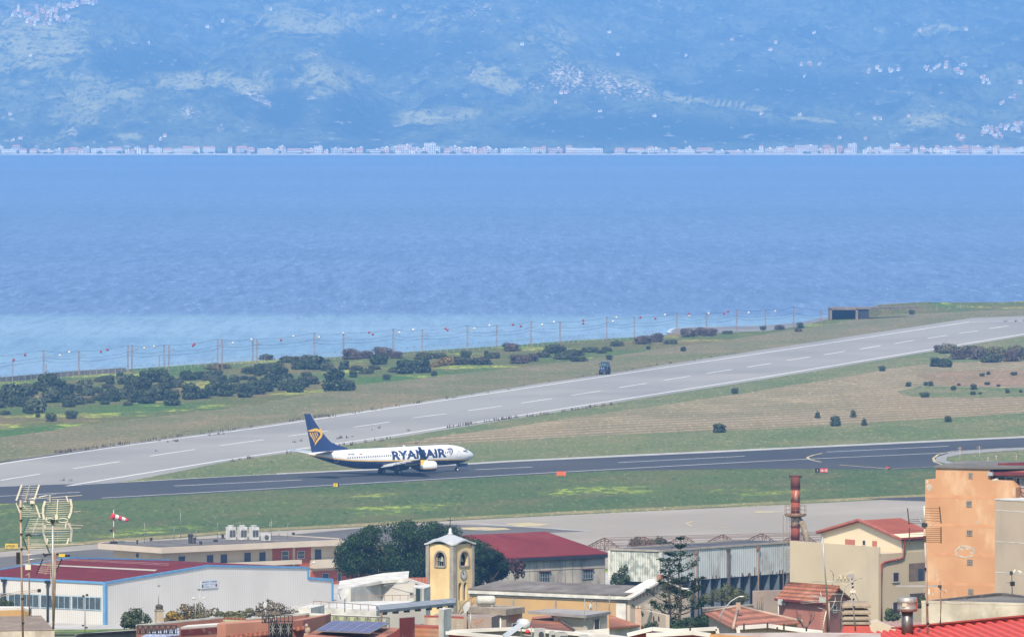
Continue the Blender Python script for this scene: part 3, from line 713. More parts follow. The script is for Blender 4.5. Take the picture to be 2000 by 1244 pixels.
for d in (-.2, .2):
    mb = MB(); mb.mat(TYRE); M_ = Matrix.Translation((15.6, d, .34)) @ Matrix.Rotation(math.pi / 2, 4, 'X')
    mb.lathe([(.18,-.1),(.30,-.1),(.34,-.06),(.34,.06),(.30,.1),(.18,.1)], n=16, M=M_, cap=False); mb.mat(WHITE); mb.lathe([(.18,-.08),(.19,.08)], n=12, M=M_); mb.build('wheel', None, lg, inv=False)
for s_ in (-1, 1):
    mb = MB(); mb.box((16.9, s_ * .45, 1.12), (1.9, .05, .62)); mb.build('gear_door', NAVY, plane, inv=False)
# fin: outline surveyed, then given its thickness
def finpt(zx, zy):
    px = 590 + zx / 12.436; py = 800 + zy / 12.436; yg = 927.2 - .0555 * (px - 761.5)
    return ((px - 761.5) / 8.4, (yg - py) / 10.2 * 1.0)
out_f = [finpt(*a) for a in [(75,100),(235,92),(330,235),(430,395),(530,545),(620,660),(700,750),(770,815),(870,860),(960,890),(1060,915),(1160,940)]]
base_f = [(-11.0, 5.05), (-13.6, 4.95), (-15.8, 4.8), (-17.75, 4.7)]
outline = out_f + base_f
outline[0] = (-19.35, 12.55); outline[1] = (-17.9, 12.5)
mb = MB(); cxf = -16.6
def fth(x, z): 
    h = min(1, max(0, (12.6 - z) / 7.5)); return .05 + .17 * h
n = len(outline); th = [(.02 if i in (2,3,4,5,6,7,8,9,10) else .03) for i in range(n)]
mid = [((x + (-19.0 + (12.55 - z) * .17)) / 2, z) for x, z in outline]
for sgn in (-1, 1):
    b = len(mb.v); mb.v += [(x, sgn * .03, z) for x, z in outline]
for j in range(n): mb.face([j, (j + 1) % n, n + (j + 1) % n, n + j])
# bulged skins
zs_ = [12.5, 11, 9.5, 8, 7, 6.2, 5.6, 5.1]
def le(z): 
    pts = sorted([(p[1], p[0]) for p in out_f[1:]] + [(12.5, -17.9)]); return float(np.interp(z, [p[0] for p in pts], [p[1] for p in pts]))
def te(z): return -17.75 - (z - 4.7) / (12.55 - 4.7) * 1.6
for sgn in (-1, 1):
    b = len(mb.v)
    for z in zs_:
        a, c_ = te(z), le(z); t = .06 + .16 * (12.6 - z) / 7.5
        for k, kk in ((0, .1), (.3, .8), (.65, 1), (.9, .6), (1, .1)): mb.v.append((a + (c_ - a) * k, sgn * (.03 + t * kk * (min(1, (1 - k) * (c_ - a) / 1.5 + .1))), z))
    for i in range(len(zs_) - 1):
        for k in range(4): mb.face([b + i*5 + k, b + i*5 + k + 1, b + (i+1)*5 + k + 1, b + (i+1)*5 + k], True)
fin = mb.build('tail_fin', NAVY, plane, inv=False)
mb = MB()
for a, b in zip(out_f[1:7], out_f[2:8]): 
    if b == out_f[2]: a = outline[1]
    mb.bar((a[0] + .03, 0, a[1]), (b[0] + .03, 0, b[1]), .12, .12)
mb.build('leading_edge', WINGG, fin, inv=False)
# harp emblem
HARP = [[(172,512),(240,492),(300,470),(350,456),(400,455),(430,475),(455,500),(450,480),(462,462),(485,460),(503,478),(500,505),(510,520),(526,545),(526,590),(512,640),(480,690),(430,740),(390,790),(350,845),(318,885),(335,840),(345,790),(375,745),(415,690),(450,645),(470,605),(466,570),(440,545),(400,530),(350,522),(300,530),(240,540),(195,530)],
  [(212,560),(240,560),(262,620),(305,690),(322,740),(332,820),(318,800),(300,760),(280,700),(235,640)], [(270,560),(296,560),(312,620),(345,690),(352,755),(338,740),(325,690),(290,630)],
  [(325,552),(350,552),(362,610),(388,660),(382,705),(370,690),(355,640),(335,600)], [(380,545),(398,545),(405,590),(420,620),(408,655),(396,630),(384,590)]]
def harp(mb, tr):
    for P in HARP:
        bm = bmesh.new(); vs = [bm.verts.new((a, b, 0)) for a, b in P]; f = bm.faces.new(vs); r_ = bmesh.ops.triangulate(bm, faces=[f])
        bm.verts.index_update(); b0 = len(mb.v); mb.v += [tr(v.co.x, v.co.y) for v in bm.verts]
        for f in bm.faces: mb.face([b0 + v.index for v in f.verts])
        bm.free()
for sgn in (-1, 1):
    mb = MB()
    def tr(a, b, sgn=sgn):
        x, z = finpt(a, b); t = .06 + .16 * (12.6 - z) / 7.5; return (x, sgn * (.05 + t * 1.12), z)
    harp(mb, tr); mb.build('harp_emblem', GOLD, fin, inv=False)
    mb = MB()
    def tr(a, b, sgn=sgn):
        x = 12.35 + (a - 172) / 354 * 1.35; z = 4.62 - (b - 455) / 430 * 1.6; return (x, sgn * side(x, z, .03), z)
    harp(mb, tr); mb.build('harp_emblem', NAVY, fus, inv=False)
mb = MB(); mb.prism([(3.2, -.03), (3.8, -.03), (3.8, .03), (3.2, .03)], 5.2, [5.65, 5.3, 5.3, 5.65]); mb.build('antenna', WHITE, plane, inv=False)
# ================================================================ VEGETATION KIT
def leafm(name, c, k=.6):
    return mat(name, c, .9, tuple(x * k for x in c), 1.2, detail=3, spec=.15)
OLIVE = [leafm('olive_leaf', (.06,.09,.04)), leafm('olive_leaf_pale', (.12,.15,.08)), leafm('olive_leaf_dark', (.025,.042,.02))]
PINE = [leafm('pine_needle', (.026,.065,.02)), leafm('pine_needle_light', (.075,.135,.04)), leafm('pine_needle_dark', (.008,.022,.008))]
DRYB = [leafm('dry_twig', (.15,.115,.09)), leafm('grey_twig', (.18,.15,.13)), leafm('brown_leaf', (.10,.07,.05))]
REED = [leafm('reed', (.20,.18,.09)), leafm('reed_green', (.13,.15,.06)), leafm('reed_dark', (.10,.09,.05))]
GORSE = [leafm('gorse_flower', (.42,.26,.04)), leafm('gorse_leaf', (.20,.15,.05)), leafm('gorse_dark', (.08,.08,.04))]
BARK = mat('bark', (.10,.075,.055), .95, (.06,.045,.035), 3)
def quad(mb, p, s, n, r_):
    t = n.cross(Vector((r_.uniform(-1, 1), r_.uniform(-1, 1), r_.uniform(-1, 1)))).normalized(); b = n.cross(t)
    a = s * r_.uniform(.6, 1.3); c = a * r_.uniform(.35, .8)
    mb.poly([p - t * a - b * c * .2, p + t * a * .1 - b * c, p + t * a, p + b * c])
def crown(mb, lobes, n, s, mats, r_, flat=0.0, inner=.55, wts=(5, 3, 3), rand=.6):
    """leaf-sized faces through a set of lobes (centre, radii)"""
    vol = [l[1][0] * l[1][1] * l[1][2] for l in lobes]; tot = sum(vol)
    for (c, rr), v_ in zip(lobes, vol):
        for i in range(max(8, int(n * v_ / tot))):
            d = Vector((r_.gauss(0, 1), r_.gauss(0, 1), r_.gauss(0, 1))).normalized()
            k = r_.uniform(inner, 1.0) ** .6 * (1 + .18 * noise.noise(d * 3 + Vector(c)))
            k *= 1.16 if r_.random() < .12 else 1
            p = Vector(c) + Vector((d.x * rr[0], d.y * rr[1], d.z * rr[2])) * k
            nn = (d + Vector((r_.uniform(-1, 1), r_.uniform(-1, 1), r_.uniform(-1, 1) + flat)) * rand).normalized()
            mb.mat(r_.choices(mats, wts)[0]); quad(mb, p, s, nn, r_)
def shrub_proto(name, R0, Hh, n, s, mats, seed, lob=7, label='', cat='shrub', stem=True, wts=(5, 3, 3)):
    r_ = random.Random(seed); t = thing(name, label, cat)
    mb = MB(); L_ = [((0, 0, Hh * .5), (R0 * .7, R0 * .7, Hh * .46))] + [((math.cos(i * 1.26) * R0 * .5, math.sin(i * 1.26) * R0 * .5, Hh * .2), (R0 * .42, R0 * .42, Hh * .24)) for i in range(5)]
    for i in range(lob):
        a = r_.uniform(0, 6.28); d = R0 * r_.uniform(.35, .7); h = Hh * r_.uniform(.22, .72)
        rr = R0 * r_.uniform(.2, .48); L_.append(((math.cos(a) * d, math.sin(a) * d, h), (rr, rr, rr * r_.uniform(.7, 1.1) * Hh / R0 / 1.3)))
    crown(mb, L_, n, s, mats, r_, wts=wts)
    for v in range(len(mb.v)):
        x, y, z = mb.v[v]
        if z < .02: mb.v[v] = (x, y, .02 + abs(z) * .1)
    mb.build('foliage', None, t, inv=False)
    if stem:
        mb = MB()
        for i in range(3):
            a = i * 2.1 + r_.random(); mb.tube([(0, 0, -.3), (math.cos(a) * R0 * .12, math.sin(a) * R0 * .12, Hh * .25), (math.cos(a) * R0 * .3, math.sin(a) * R0 * .3, Hh * .55)], [R0 * .07, R0 * .05, R0 * .02], 5)
        mb.build('stem', BARK, t, inv=False)
    return t
PROTO = {}
def place(kind, px, py, wpx, label, group=None, hk=1.0, rz=None):
    """plant standing at photo pixel (px,py = its foot), crown width wpx pixels"""
    p = gnd(px, py, 0); s = F / p.y; R_w = wpx / s / 2
    o, R0, used = PROTO[kind]; k = R_w / R0; sc_ = (k, k, k * hk); rz = rnd.uniform(0, 6.28) if rz is None else rz
    if not used[0]:
        used[0] = True; o.location = p; o.rotation_euler = (0, 0, rz); o.scale = sc_; o['label'] = label
        if group: o['group'] = group
        return o
    return copy_tree(o, p, rz, sc_, label=label, group=group)
PROTO['round'] = (shrub_proto('shrub', 2.2, 3.6, 1500, .26, OLIVE, 1, cat='shrub'), 2.2, [False])
PROTO['round2'] = (shrub_proto('shrub', 2.4, 3.2, 1500, .27, OLIVE, 2, 9), 2.4, [False])
PROTO['pale'] = (shrub_proto('shrub', 2.2, 2.8, 1300, .26, [OLIVE[1], OLIVE[0], leafm('sage_leaf', (.13,.145,.10))], 3, 6), 2.2, [False])
PROTO['small'] = (shrub_proto('bush', 1.6, 2.2, 700, .2, OLIVE, 4, 5, cat='bush'), 1.6, [False])
PROTO['sapling'] = (shrub_proto('bush', 1.3, 2.6, 420, .2, OLIVE, 5, 5, cat='bush'), 1.3, [False])
PROTO['dry'] = (shrub_proto('dry_bush', 3.0, 3.2, 1700, .24, DRYB, 6, 9, cat='bush'), 3.0, [False])
PROTO['scrub'] = (shrub_proto('scrub_bush', 3.5, 2.4, 1500, .28, [OLIVE[0], DRYB[2], REED[1]], 7, 9, cat='bush'), 3.5, [False])
PROTO['reed'] = (shrub_proto('reed_clump', 3.5, 3.0, 1700, .26, REED, 8, 9, cat='reeds', stem=False), 3.5, [False])
PROTO['gorse'] = (shrub_proto('gorse_bush', 3.0, 2.6, 1500, .25, GORSE, 9, 8, cat='bush'), 3.0, [False])
G1 = 'dark olive shrubs of the thicket beyond the old runway'
L1 = 'dark rounded olive shrub in the dense thicket between old runway and sea wall'
thick = [(10,810,22),(66,806,50),(30,790,52),(58,808,22),(20,776,40),(48,772,38),(100,786,48),(134,795,24),(110,770,40),(94,764,44),(152,790,32),(138,762,24),(166,768,36),(170,787,30),(130,775,30),
  (205,790,26),(190,782,34),(206,774,30),(222,784,30),(238,780,34),(250,792,22),(262,786,32),(286,788,34),(278,776,40),(258,768,44),(310,782,30),(336,792,40),(330,776,36),(300,764,40),(322,760,30),(245,750,30),
  (215,750,24),(234,738,18),(205,743,26),(303,746,36),(318,740,22),(283,747,24),(348,748,24),(345,757,26),(390,735,27),(370,742,16),(372,780,40),(398,778,34),(412,773,38),(440,774,44),(420,746,26),(452,768,40),(462,758,34),(478,776,36),
  (436,748,22),(500,770,36),(517,765,44),(494,752,28),(532,757,36),(545,745,40),(560,762,40),(575,766,38),(605,750,42),(590,756,30),(560,748,26),(615,722,40),(640,724,34),(584,722,40),(530,742,22),(506,728,20)]
def rowlab(x, y):
    f = y - (805 - .05 * x); return 'dark olive shrub in the %s of the thicket, %s part' % ('front edge' if f > -16 else ('middle' if f > -38 else 'back edge'), 'left' if x < 190 else ('middle' if x < 390 else 'right'))
for i, (x, y, wd) in enumerate(sorted(thick, key=lambda t: t[1])):
    place(('round', 'round2', 'pale', 'round', 'scrub')[i % 5], x, y, wd * rnd.uniform(.9, 1.25), rowlab(x, y), G1, rnd.uniform(.8, 1.1))
for i in range(85):
    x = rnd.uniform(-5, 660); y = 793 - .09 * x + rnd.uniform(-32, 10); place(('scrub', 'pale', 'round2', 'small')[i % 4], x, y, rnd.uniform(16, 34), rowlab(x, y), G1, rnd.uniform(.6, .95))
place('round', 652, 763, 56, 'largest dark olive shrub at the right end of the thicket', G1, 1.05)
place('round2', 680, 763, 36, 'dark olive shrub touching the largest one at the right end of the thicket', G1)
for x, y, wd in ((697,724,34),(714,730,38),(732,722,30),(770,727,34),(790,730,42),(812,722,34),(740,712,40),(826,728,40),(690,737,20),(672,722,26)):
    place(('round2', 'scrub', 'round')[(x // 3) % 3], x, y, wd, 'dark scrubby shrub in the mixed brush right of the thicket', 'mixed brush along the coast', .9)
place('gorse', 872, 714, 44, 'orange-flowering gorse bush in the coastal brush')
place('gorse', 850, 717, 26, 'smaller orange-flowering gorse beside the larger one', hk=.8)
for x, y, wd, k in ((688,702,46,'dry'),(712,700,42,'dry'),(750,698,48,'dry'),(772,700,36,'dry'),(1000,686,40,'dry'),(1015,710,46,'dry'),(1035,706,40,'dry'),(1085,690,60,'scrub'),(1120,694,50,'scrub'),(1150,688,44,'scrub'),
     (1100,702,50,'scrub'),(1062,698,36,'scrub'),(1130,706,44,'scrub'),(1185,686,28,'scrub'),(1205,676,34,'scrub'),(1255,672,44,'dry'),(1282,668,36,'dry'),(1310,672,34,'scrub'),(1175,690,26,'scrub'),(1345,658,38,'dry'),(1370,655,34,'dry'),
     (1385,656,36,'dry'),(1420,652,26,'scrub'),(560,708,44,'scrub'),(585,705,40,'scrub'),(520,703,38,'scrub'),(600,700,30,'scrub'),(900,712,50,'scrub'),(940,712,56,'scrub'),(960,700,40,'scrub'),(1522,644,26,'dry'),(420,722,42,'reed'),(440,720,30,'reed'),
     (860,700,40,'scrub'),(826,702,44,'scrub'),(1560,648,20,'dry')):
    place(k, x, y, wd, {'dry': 'brown leafless bush in the brush along the sea fence', 'scrub': 'low grey-green scrub bush in the brush along the sea fence', 'reed': 'pale reed clump in front of the sea fence'}[k], 'scrub along the sea fence', rnd.uniform(.7, 1.0))
for x, y, wd, lab in ((910,700,24,'dark round bush by the yellow flowers near the sea fence'),(848,734,17,'small bush on the edge of the brush below the gorse'),(1190,703,16,'lone dark bush between the tractor and the sea fence'),(1334,686,15,'lone dark bush on the far mown field, right of the tractor'),
     (1266,682,11,'tiny dark bush on the far field edge, left of the lone one'),(1563,641,18,'dark bush at the end of the sea fence'),(1781,614,14,'dark bush on the grass right of the concrete portal'),(1490,645,14,'dark bush by the sand spit'),(140,818,26,'thorny prickly-pear bush in front of the thicket'),(100,823,26,'low dark bush in front of the thicket'),
     (74,815,14,'tiny dark bush at the front of the thicket'),(755,742,18,'small bush standing alone before the brush'),(950,692,12,'tiny bush near the sea fence left of the brown bushes')):
    place('small', x, y, wd, lab)
for x, y, wd, k, lab, hk in ((1405,845,32,'round','largest round dark bush alone in the hay field',.75),(1435,769,17,'small','small dark bush near the old runway edge in the hay field',1.1),(1723,725,16,'small','small dark bush near the old runway at the top of the hay field',1.1),
     (1597,817,15,'sapling','thin sapling left of the bigger round bush in the hay field',1),(1632,832,26,'round','round dark bush between the saplings in the hay field',1),(1666,815,16,'sapling','young tree right above the round bush in the hay field',1),(1688,831,15,'sapling','thin sapling right below the round bush in the hay field',1),
     (1852,824,19,'small','lone dark bush at the lower right of the hay field',1),(1774,755,15,'small','round bush at the left edge of the dry scrub patch',1),(1808,753,12,'small','paler bush left of the pair in the dry scrub patch',1),(1818,754,14,'small','darker bush right of the pair in the dry scrub patch',1.1),
     (1806,776,21,'small','wide low bush below the dry scrub patch',.8),(1862,762,14,'small','dark bush in the middle of the dry scrub patch',1),(1902,761,18,'small','dark bush upper one of a cluster right of the dry scrub patch',1),(1901,771,14,'small','low bush beneath the dark one in the right cluster',.8),(1914,770,10,'small','tiny bush right beneath the cluster',.7),
     (1968,768,12,'sapling','narrow bush near the right edge of the hay field',.8),(1994,767,9,'sapling','narrow bush cut by the right edge of the picture',.8),(1918,735,13,'small','left of the pair of bushes above the dry scrub patch',.8),(1930,732,11,'small','right of the pair of bushes above the dry scrub patch',1),(1980,733,16,'small','low dark bush near the right edge above the dry scrub',.7),
     (1928,752,13,'small','greyish bush inside the reddish dry scrub',.8),(1950,755,10,'small','tiny bush inside the reddish dry scrub, right part',.8),(1873,753,10,'small','tiny low bush next to the middle one of the dry scrub',.7)):
    place(k, x, y, wd, lab, None, hk)
place('round', 1828, 716, 30, 'left half of the big dark bush pair below the reeds', None, .8); place('round2', 1846, 717, 32, 'right half of the big dark bush pair below the reeds', None, .85)
for x, y, wd, k in ((1850,690,44,'reed'),(1880,698,50,'reed'),(1910,702,48,'dry'),(1945,700,54,'reed'),(1985,698,54,'reed'),(2030,695,54,'reed'),(1870,702,40,'dry'),(1935,708,50,'scrub'),(1975,706,46,'dry'),(2015,704,50,'scrub'),(1835,688,26,'dry'),(1890,686,30,'scrub')):
    place(k, x, y, wd, 'tall reed and brown brush clump growing over the runway edge at the right', 'reed bed by the old runway', 1.1)
# weeds in the cracks of the old runway
mb = MB(); r_ = random.Random(5); mb.mat(REED[0])
def weedline(x0, y0, x1, y1, n, j=1.0, s=.3):
    for i in range(int(n * .6)):
        t = r_.random(); p = gnd(x0 + (x1 - x0) * t + r_.uniform(-j, j) * 2, y0 + (y1 - y0) * t + r_.uniform(-j, j))
        mb.mat(r_.choice(DRYB + REED[:1]))
        for k in range(5):
            q_ = p + Vector((r_.uniform(-.5, .5), r_.uniform(-.3, .3), 0)); a = r_.uniform(0, 3.1); u = Vector((math.cos(a), math.sin(a), 0)) * s * .4
            mb.poly([q_ - u, q_ + u, q_ + Vector((0, 0, s * r_.uniform(.8, 2.6)))])
for a in ((270,862,312,861,9),(322,864,350,862,7),(405,851,440,847,12),(660,857,690,854,9),(716,842,742,837,6),(120,940,175,938,4),(740,876,830,866,5),(795,843,803,842,3),(300,883,310,882,3),(560,866,600,860,4),(520,903,540,900,3)): weedline(*a)
for a in ((110,885,225,870,50),(560,824,640,812,40),(230,869,500,833,40),(870,836,1010,816,50),(1010,818,1200,790,40),(640,815,1000,760,30),(1000,757,1500,682,30),(430,904,760,858,30),(1950,628,2000,627,8)): weedline(*a, 1.2, .35)
tag(mb.build('dry_weeds', None), kind='stuff')

# ================================================================ COAST: sea wall, fence, line masts
WALLG = mat('weathered_concrete', (.24,.22,.20), .95, (.15,.14,.13), .5, detail=7, stain=(.10,.095,.09))
CONC = mat('pale_concrete', (.42,.39,.34), .95, (.30,.28,.25), .4, detail=7, stain=(.20,.18,.16))
def strip_wall(name, pts, h, th, m, label, cat, dz=0):
    P = [gnd(a, b) for a, b in pts]; mb = MB()
    for a, b in zip(P[:-1], P[1:]):
        d = (b - a); d.z = 0; d.normalize(); s = Vector((-d.y, d.x, 0)) * th / 2
        q = [a - s, b - s, b + s, a + s]; zz = [a.z - .5, b.z - .5, b.z - .5, a.z - .5]
        mb.prism([(v.x, v.y) for v in q], zz, [a.z + h + dz, b.z + h + dz, b.z + h + dz, a.z + h + dz])
    return based(mb, name, m, label, cat)
strip_wall('sea_wall', [(-420,796),(-200,766),(0,746),(49,742),(120,735.5),(200,730),(245,727)], 1.25, .4, WALLG, 'low dark concrete sea wall along the shore at the left', 'wall')
FENCEM = mat('galvanised_wire', (.42,.43,.44), .6, metal=.3)
def mesh_fence(pts, h, label, sp=3.0):
    P = [gnd(a, b) for a, b in pts]; t = thing('mesh_fence', label, 'fence', tuple(P[0])); nb = 0
    w_ = MB(); p_ = MB()
    for a, b in zip(P[:-1], P[1:]):
        n = max(1, int((b - a).length / sp))
        for i in range(n):
            q = a.lerp(b, i / n); q2 = a.lerp(b, (i + 1) / n)
            p_.box((q.x, q.y, q.z + h / 2), (.10, .10, h)); p_.bar(q + Vector((0, 0, h)), q + Vector((0, -.35, h + .35)), .08)
            for k in (0.05, .35, .68, 1.0): w_.bar(q + Vector((0, 0, h * k)), q2 + Vector((0, 0, h * k)), .035)
            w_.bar(q + Vector((0, -.3, h + .3)), q2 + Vector((0, -.3, h + .3)), .03)
    o = p_.build('post', FENCEM, t); o['kind'] = 'stuff'
    w_.build('wire_mesh', FENCEM, t)
mesh_fence([(-60,757),(0,750),(49,746),(200,734),(373,721)], 1.9, 'wire mesh fence with posts in front of the sea wall at the left')
mesh_fence([(373,719),(500,711),(654,703),(783,694),(1000,680),(1130,670),(1290,662)], 2.0, 'long wire mesh fence above the beach behind the brush')
mesh_fence([(1700,617),(1760,610),(1830,606),(1900,602)], 1.8, 'short wire fence on the bank right of the concrete portal', 5)
MASTM = mat('rusty_white_mast', (.30,.22,.16), .8, (.16,.09,.06), 2)
masts = [(25,742,702,0),(85,741,685,1),(90,742,712,0),(154,734,686,1),(250,729,675,1),(258,728,674,1),(321,724,674,1),(330,723,675,1),(311,725,696,0),(425,722,663,1),(434,722,663,1),(494,716,662,1),(502,714,663,1),(614,707,651,1),(671,700,651,1),(768,692,643,1),(825,691,644,1),(913,684,636,1),(970,680,636,1),
  (1037,680,628,1),(1094,673,629,1),(1185,664,620,1),(1239,661,620,1),(1322,654,612,1),(1380,648,612,1),(1439,645,605,1),(1495,641,606,1),(1550,637,600,1),(1604,632,605,1)]
tops = []
mg = 'railway masts along the shore'
ORD = 'first second third fourth fifth sixth seventh eighth ninth tenth eleventh twelfth thirteenth fourteenth fifteenth sixteenth seventeenth eighteenth nineteenth twentieth'.split(); ORD += ['twenty-' + o for o in ORD[:9]]
masts.sort()
for i, (x, yb, yt, big) in enumerate(masts):
    p = gnd(x, yb + 2); s = F / p.y; h = (yb + 2 - yt) / s
    mb = MB(); wd = .42 if big else .28
    for sx in (-1, 1): mb.box((sx * wd * .32, 0, h / 2), (wd * .3, wd * .5, h))
    for k in range(int(h / .8)): mb.box((0, 0, .5 + k * .8), (wd * .6, wd * .4, .09))
    mb.box((0, 0, h - .1), (wd, wd, .2))
    t = thing('railway_mast', 'slender lattice railway mast, %s from the left along the shore' % ORD[i], 'mast', tuple(p), group=mg)
    mb.build('pole', MASTM, t, inv=False)
    if big:
        mb = MB(); mb.box((.9, -.1, h * .82), (1.8, .07, .07)); mb.bar((0, -.1, h * .96), (1.6, -.1, h * .83), .05); mb.build('cantilever_arm', MASTM, t, inv=False)
        tops.append((p.x, p.y, p.z + h))
# overhead wires with marker balls
tops.sort(); W_ = mat('dark_wire', (.05,.05,.055), .6); balls = []
tt = [tops[0]] + [b for a, b in zip(tops[:-1], tops[1:]) if b[0] - a[0] > 2.0]
for k, (dz, lab) in enumerate(((0.1, 'uppermost thin overhead wire strung along the shore masts'), (-1.7, 'second thin overhead wire along the shore masts'), (-2.6, 'lowest thin overhead wire along the shore masts'))):
    mb = MB(); 
    P0 = [(tt[0][0] - 30, tt[0][1] - 60, tt[0][2] - 1.5)] + tt
    for a, b in zip(P0[:-1], P0[1:]):
        pts = [Vector(a).lerp(Vector(b), q / 6) - Vector((0, 0, 4 * .5 * q / 6 * (1 - q / 6))) + Vector((0, 0, dz)) for q in range(7)]
        mb.tube(pts, .035, 3)
    based(mb, 'overhead_wire', W_, lab, 'wire')
RB = mat('marker_red', (.42,.045,.035), .5); WB = mat('marker_white', (.78,.77,.74), .5)
blist = [(27,703,0),(49,693,0),(117,694,1),(135,688,1),(197,687,0),(210,683,0),(282,680,1),(301,677,1),(377,675,0),(380,672,0),(455,670,1),(491,663,1),(549,664,0),(573,657,1),(623,659,1),(670,651,1),(721,649,0),(728,653,0),(780,650,1),(807,644,1),(870,642,0),(874,645,0),(927,642,1),(956,636,1),(1002,634,0),(1017,637,0),(1059,634,1),(1082,629,1),
  (1139,626,0),(1139,632,0),(1197,628,1),(1204,620,1),(1251,620,0),(1280,622,0),(1299,615,1),(1346,613,0),(1346,617,1),(1384,612,1),(1414,613,0),(1422,608,0),(1462,611,1),(1514,608,1)]
bm_ = {}; blist.sort(); cnt = [0, 0]
for x, y, wh in blist:
    cnt[wh] += 1
    xs = [t[0] for t in tops]; p = at(x, y, 2200)
    for _ in range(6):
        Y = float(np.interp(p.x, xs, [t[1] for t in tops])); p = at(x, y, Y)
    if wh not in bm_:
        mb = MB(); mb.lathe([(.02,-.36),(.24,-.28),(.36,0),(.24,.28),(.02,.36)], n=12); o = mb.build('marker_ball', WB if wh else RB); bm_[wh] = o
    else: o = bm_[wh].copy(); COL.objects.link(o)
    o.location = p
    tag(o, '%s warning ball, %s of its colour from the left on the shore wires' % ('white' if wh else 'dark red', ORD[cnt[wh] - 1]), 'marker ball', 'warning balls on the shore wires')
# concrete portal at the end of the runway
def portal():
    a = gnd(1620, 625); Y0 = a.y; zt = at(1620, 601, Y0).z; s = F / Y0
    t = thing('concrete_portal', 'brown concrete box portal with dark openings half buried in the bank', 'structure', tuple(a))
    x0, x1 = a.x, at(1676, 620, Y0).x; dp = 10
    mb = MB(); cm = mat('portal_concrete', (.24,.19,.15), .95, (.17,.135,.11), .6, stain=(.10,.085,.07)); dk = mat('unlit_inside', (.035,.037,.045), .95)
    th = .8
    mb.mat(cm); mb.box(((x0 + x1) / 2, Y0 + dp / 2, zt - .35), (x1 - x0, dp, .7))
    mb.box((x0 + th / 2, Y0 + dp / 2, (a.z + zt) / 2 - .4), (th, dp, zt - a.z - .0)); mb.box((x1 - th / 2, Y0 + dp / 2, (a.z + zt) / 2 - .4), (th * .9, dp, zt - a.z))
    mb.box(((x0 + x1) / 2, Y0 + dp, (a.z + zt) / 2 - .3), (x1 - x0, .3, zt - a.z)); mb.build('frame', None, t)
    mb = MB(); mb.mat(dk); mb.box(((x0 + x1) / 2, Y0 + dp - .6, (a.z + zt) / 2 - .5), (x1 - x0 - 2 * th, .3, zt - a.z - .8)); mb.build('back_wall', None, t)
    mb = MB(); x2 = at(1800, 598, Y0 + 8).x
    mb.mat(cm); zr = at(1800, 599, Y0 + 20).z
    mb.prism([(x1, Y0 + 1.2), (at(1700,610,Y0+1.2).x, Y0 + 1.6), (x2, Y0 + 20), (x1, Y0 + 12)], [zt - .5, zt - .5, zr - .5, zt - .5], [zt, zt + .05, zr, zt]); mb.build('roof_slab', None, t)
    mb = MB(); mb.mat(dk); mb.box((x1 + 1.8, Y0 + 2.2, (a.z + zt) / 2 - .4), (3.4, .6, zt - a.z - .3)); mb.build('side_opening', None, t)
    m2 = MB(); b = []
    # earth bank over the culvert
    bank = [(1688,622),(1720,616),(1800,607),(1900,602),(2000,598),(2300,590)]
    lo = [gnd(*q) for q in bank]; hi = [Vector((q.x + 1, q.y + 22, q.z + hh)) for q, hh in zip(lo, (2.6,2.9,2.3,1.4,.8,.3))]
    for i in range(len(bank)): m2.v += [tuple(lo[i]), tuple(hi[i]), (hi[i].x, hi[i].y + 18, lo[i].z - 1)]
    for i in range(len(bank) - 1):
        for j in (0, 1): m2.face([i*3 + j, i*3 + 3 + j, i*3 + 4 + j, i*3 + 1 + j])
    o = m2.build('bank', ground.data.materials[0]); tag(o, kind='structure')
portal()
based(MB().box(tuple(gnd(1683, 619) + Vector((0, 0, 1.1))), (.9, .9, 2.2)).box(tuple(gnd(1683, 619) + Vector((0, 0, 2.4))), (.5, .5, .5)), 'marker_post', mat('white_render', (.70,.69,.66), .9), 'small white marker post beside the concrete portal', 'post')
for x in (1788, 1796):
    pass
mb = MB(); a = at(1712, 597, 2860); b = at(1774, 596.5, 2860); 
for i in range(13):
    p = a.lerp(b, i / 12); mb.box((p.x, p.y, p.z - .3), (.06, .06, 2.8))
for z in (.2, .8, 1.1): mb.bar(a + Vector((0, 0, z)), b + Vector((0, 0, z)), .04)
based(mb, 'railing', FENCEM, 'thin pale railing on top of the portal roof by the sea', 'railing')
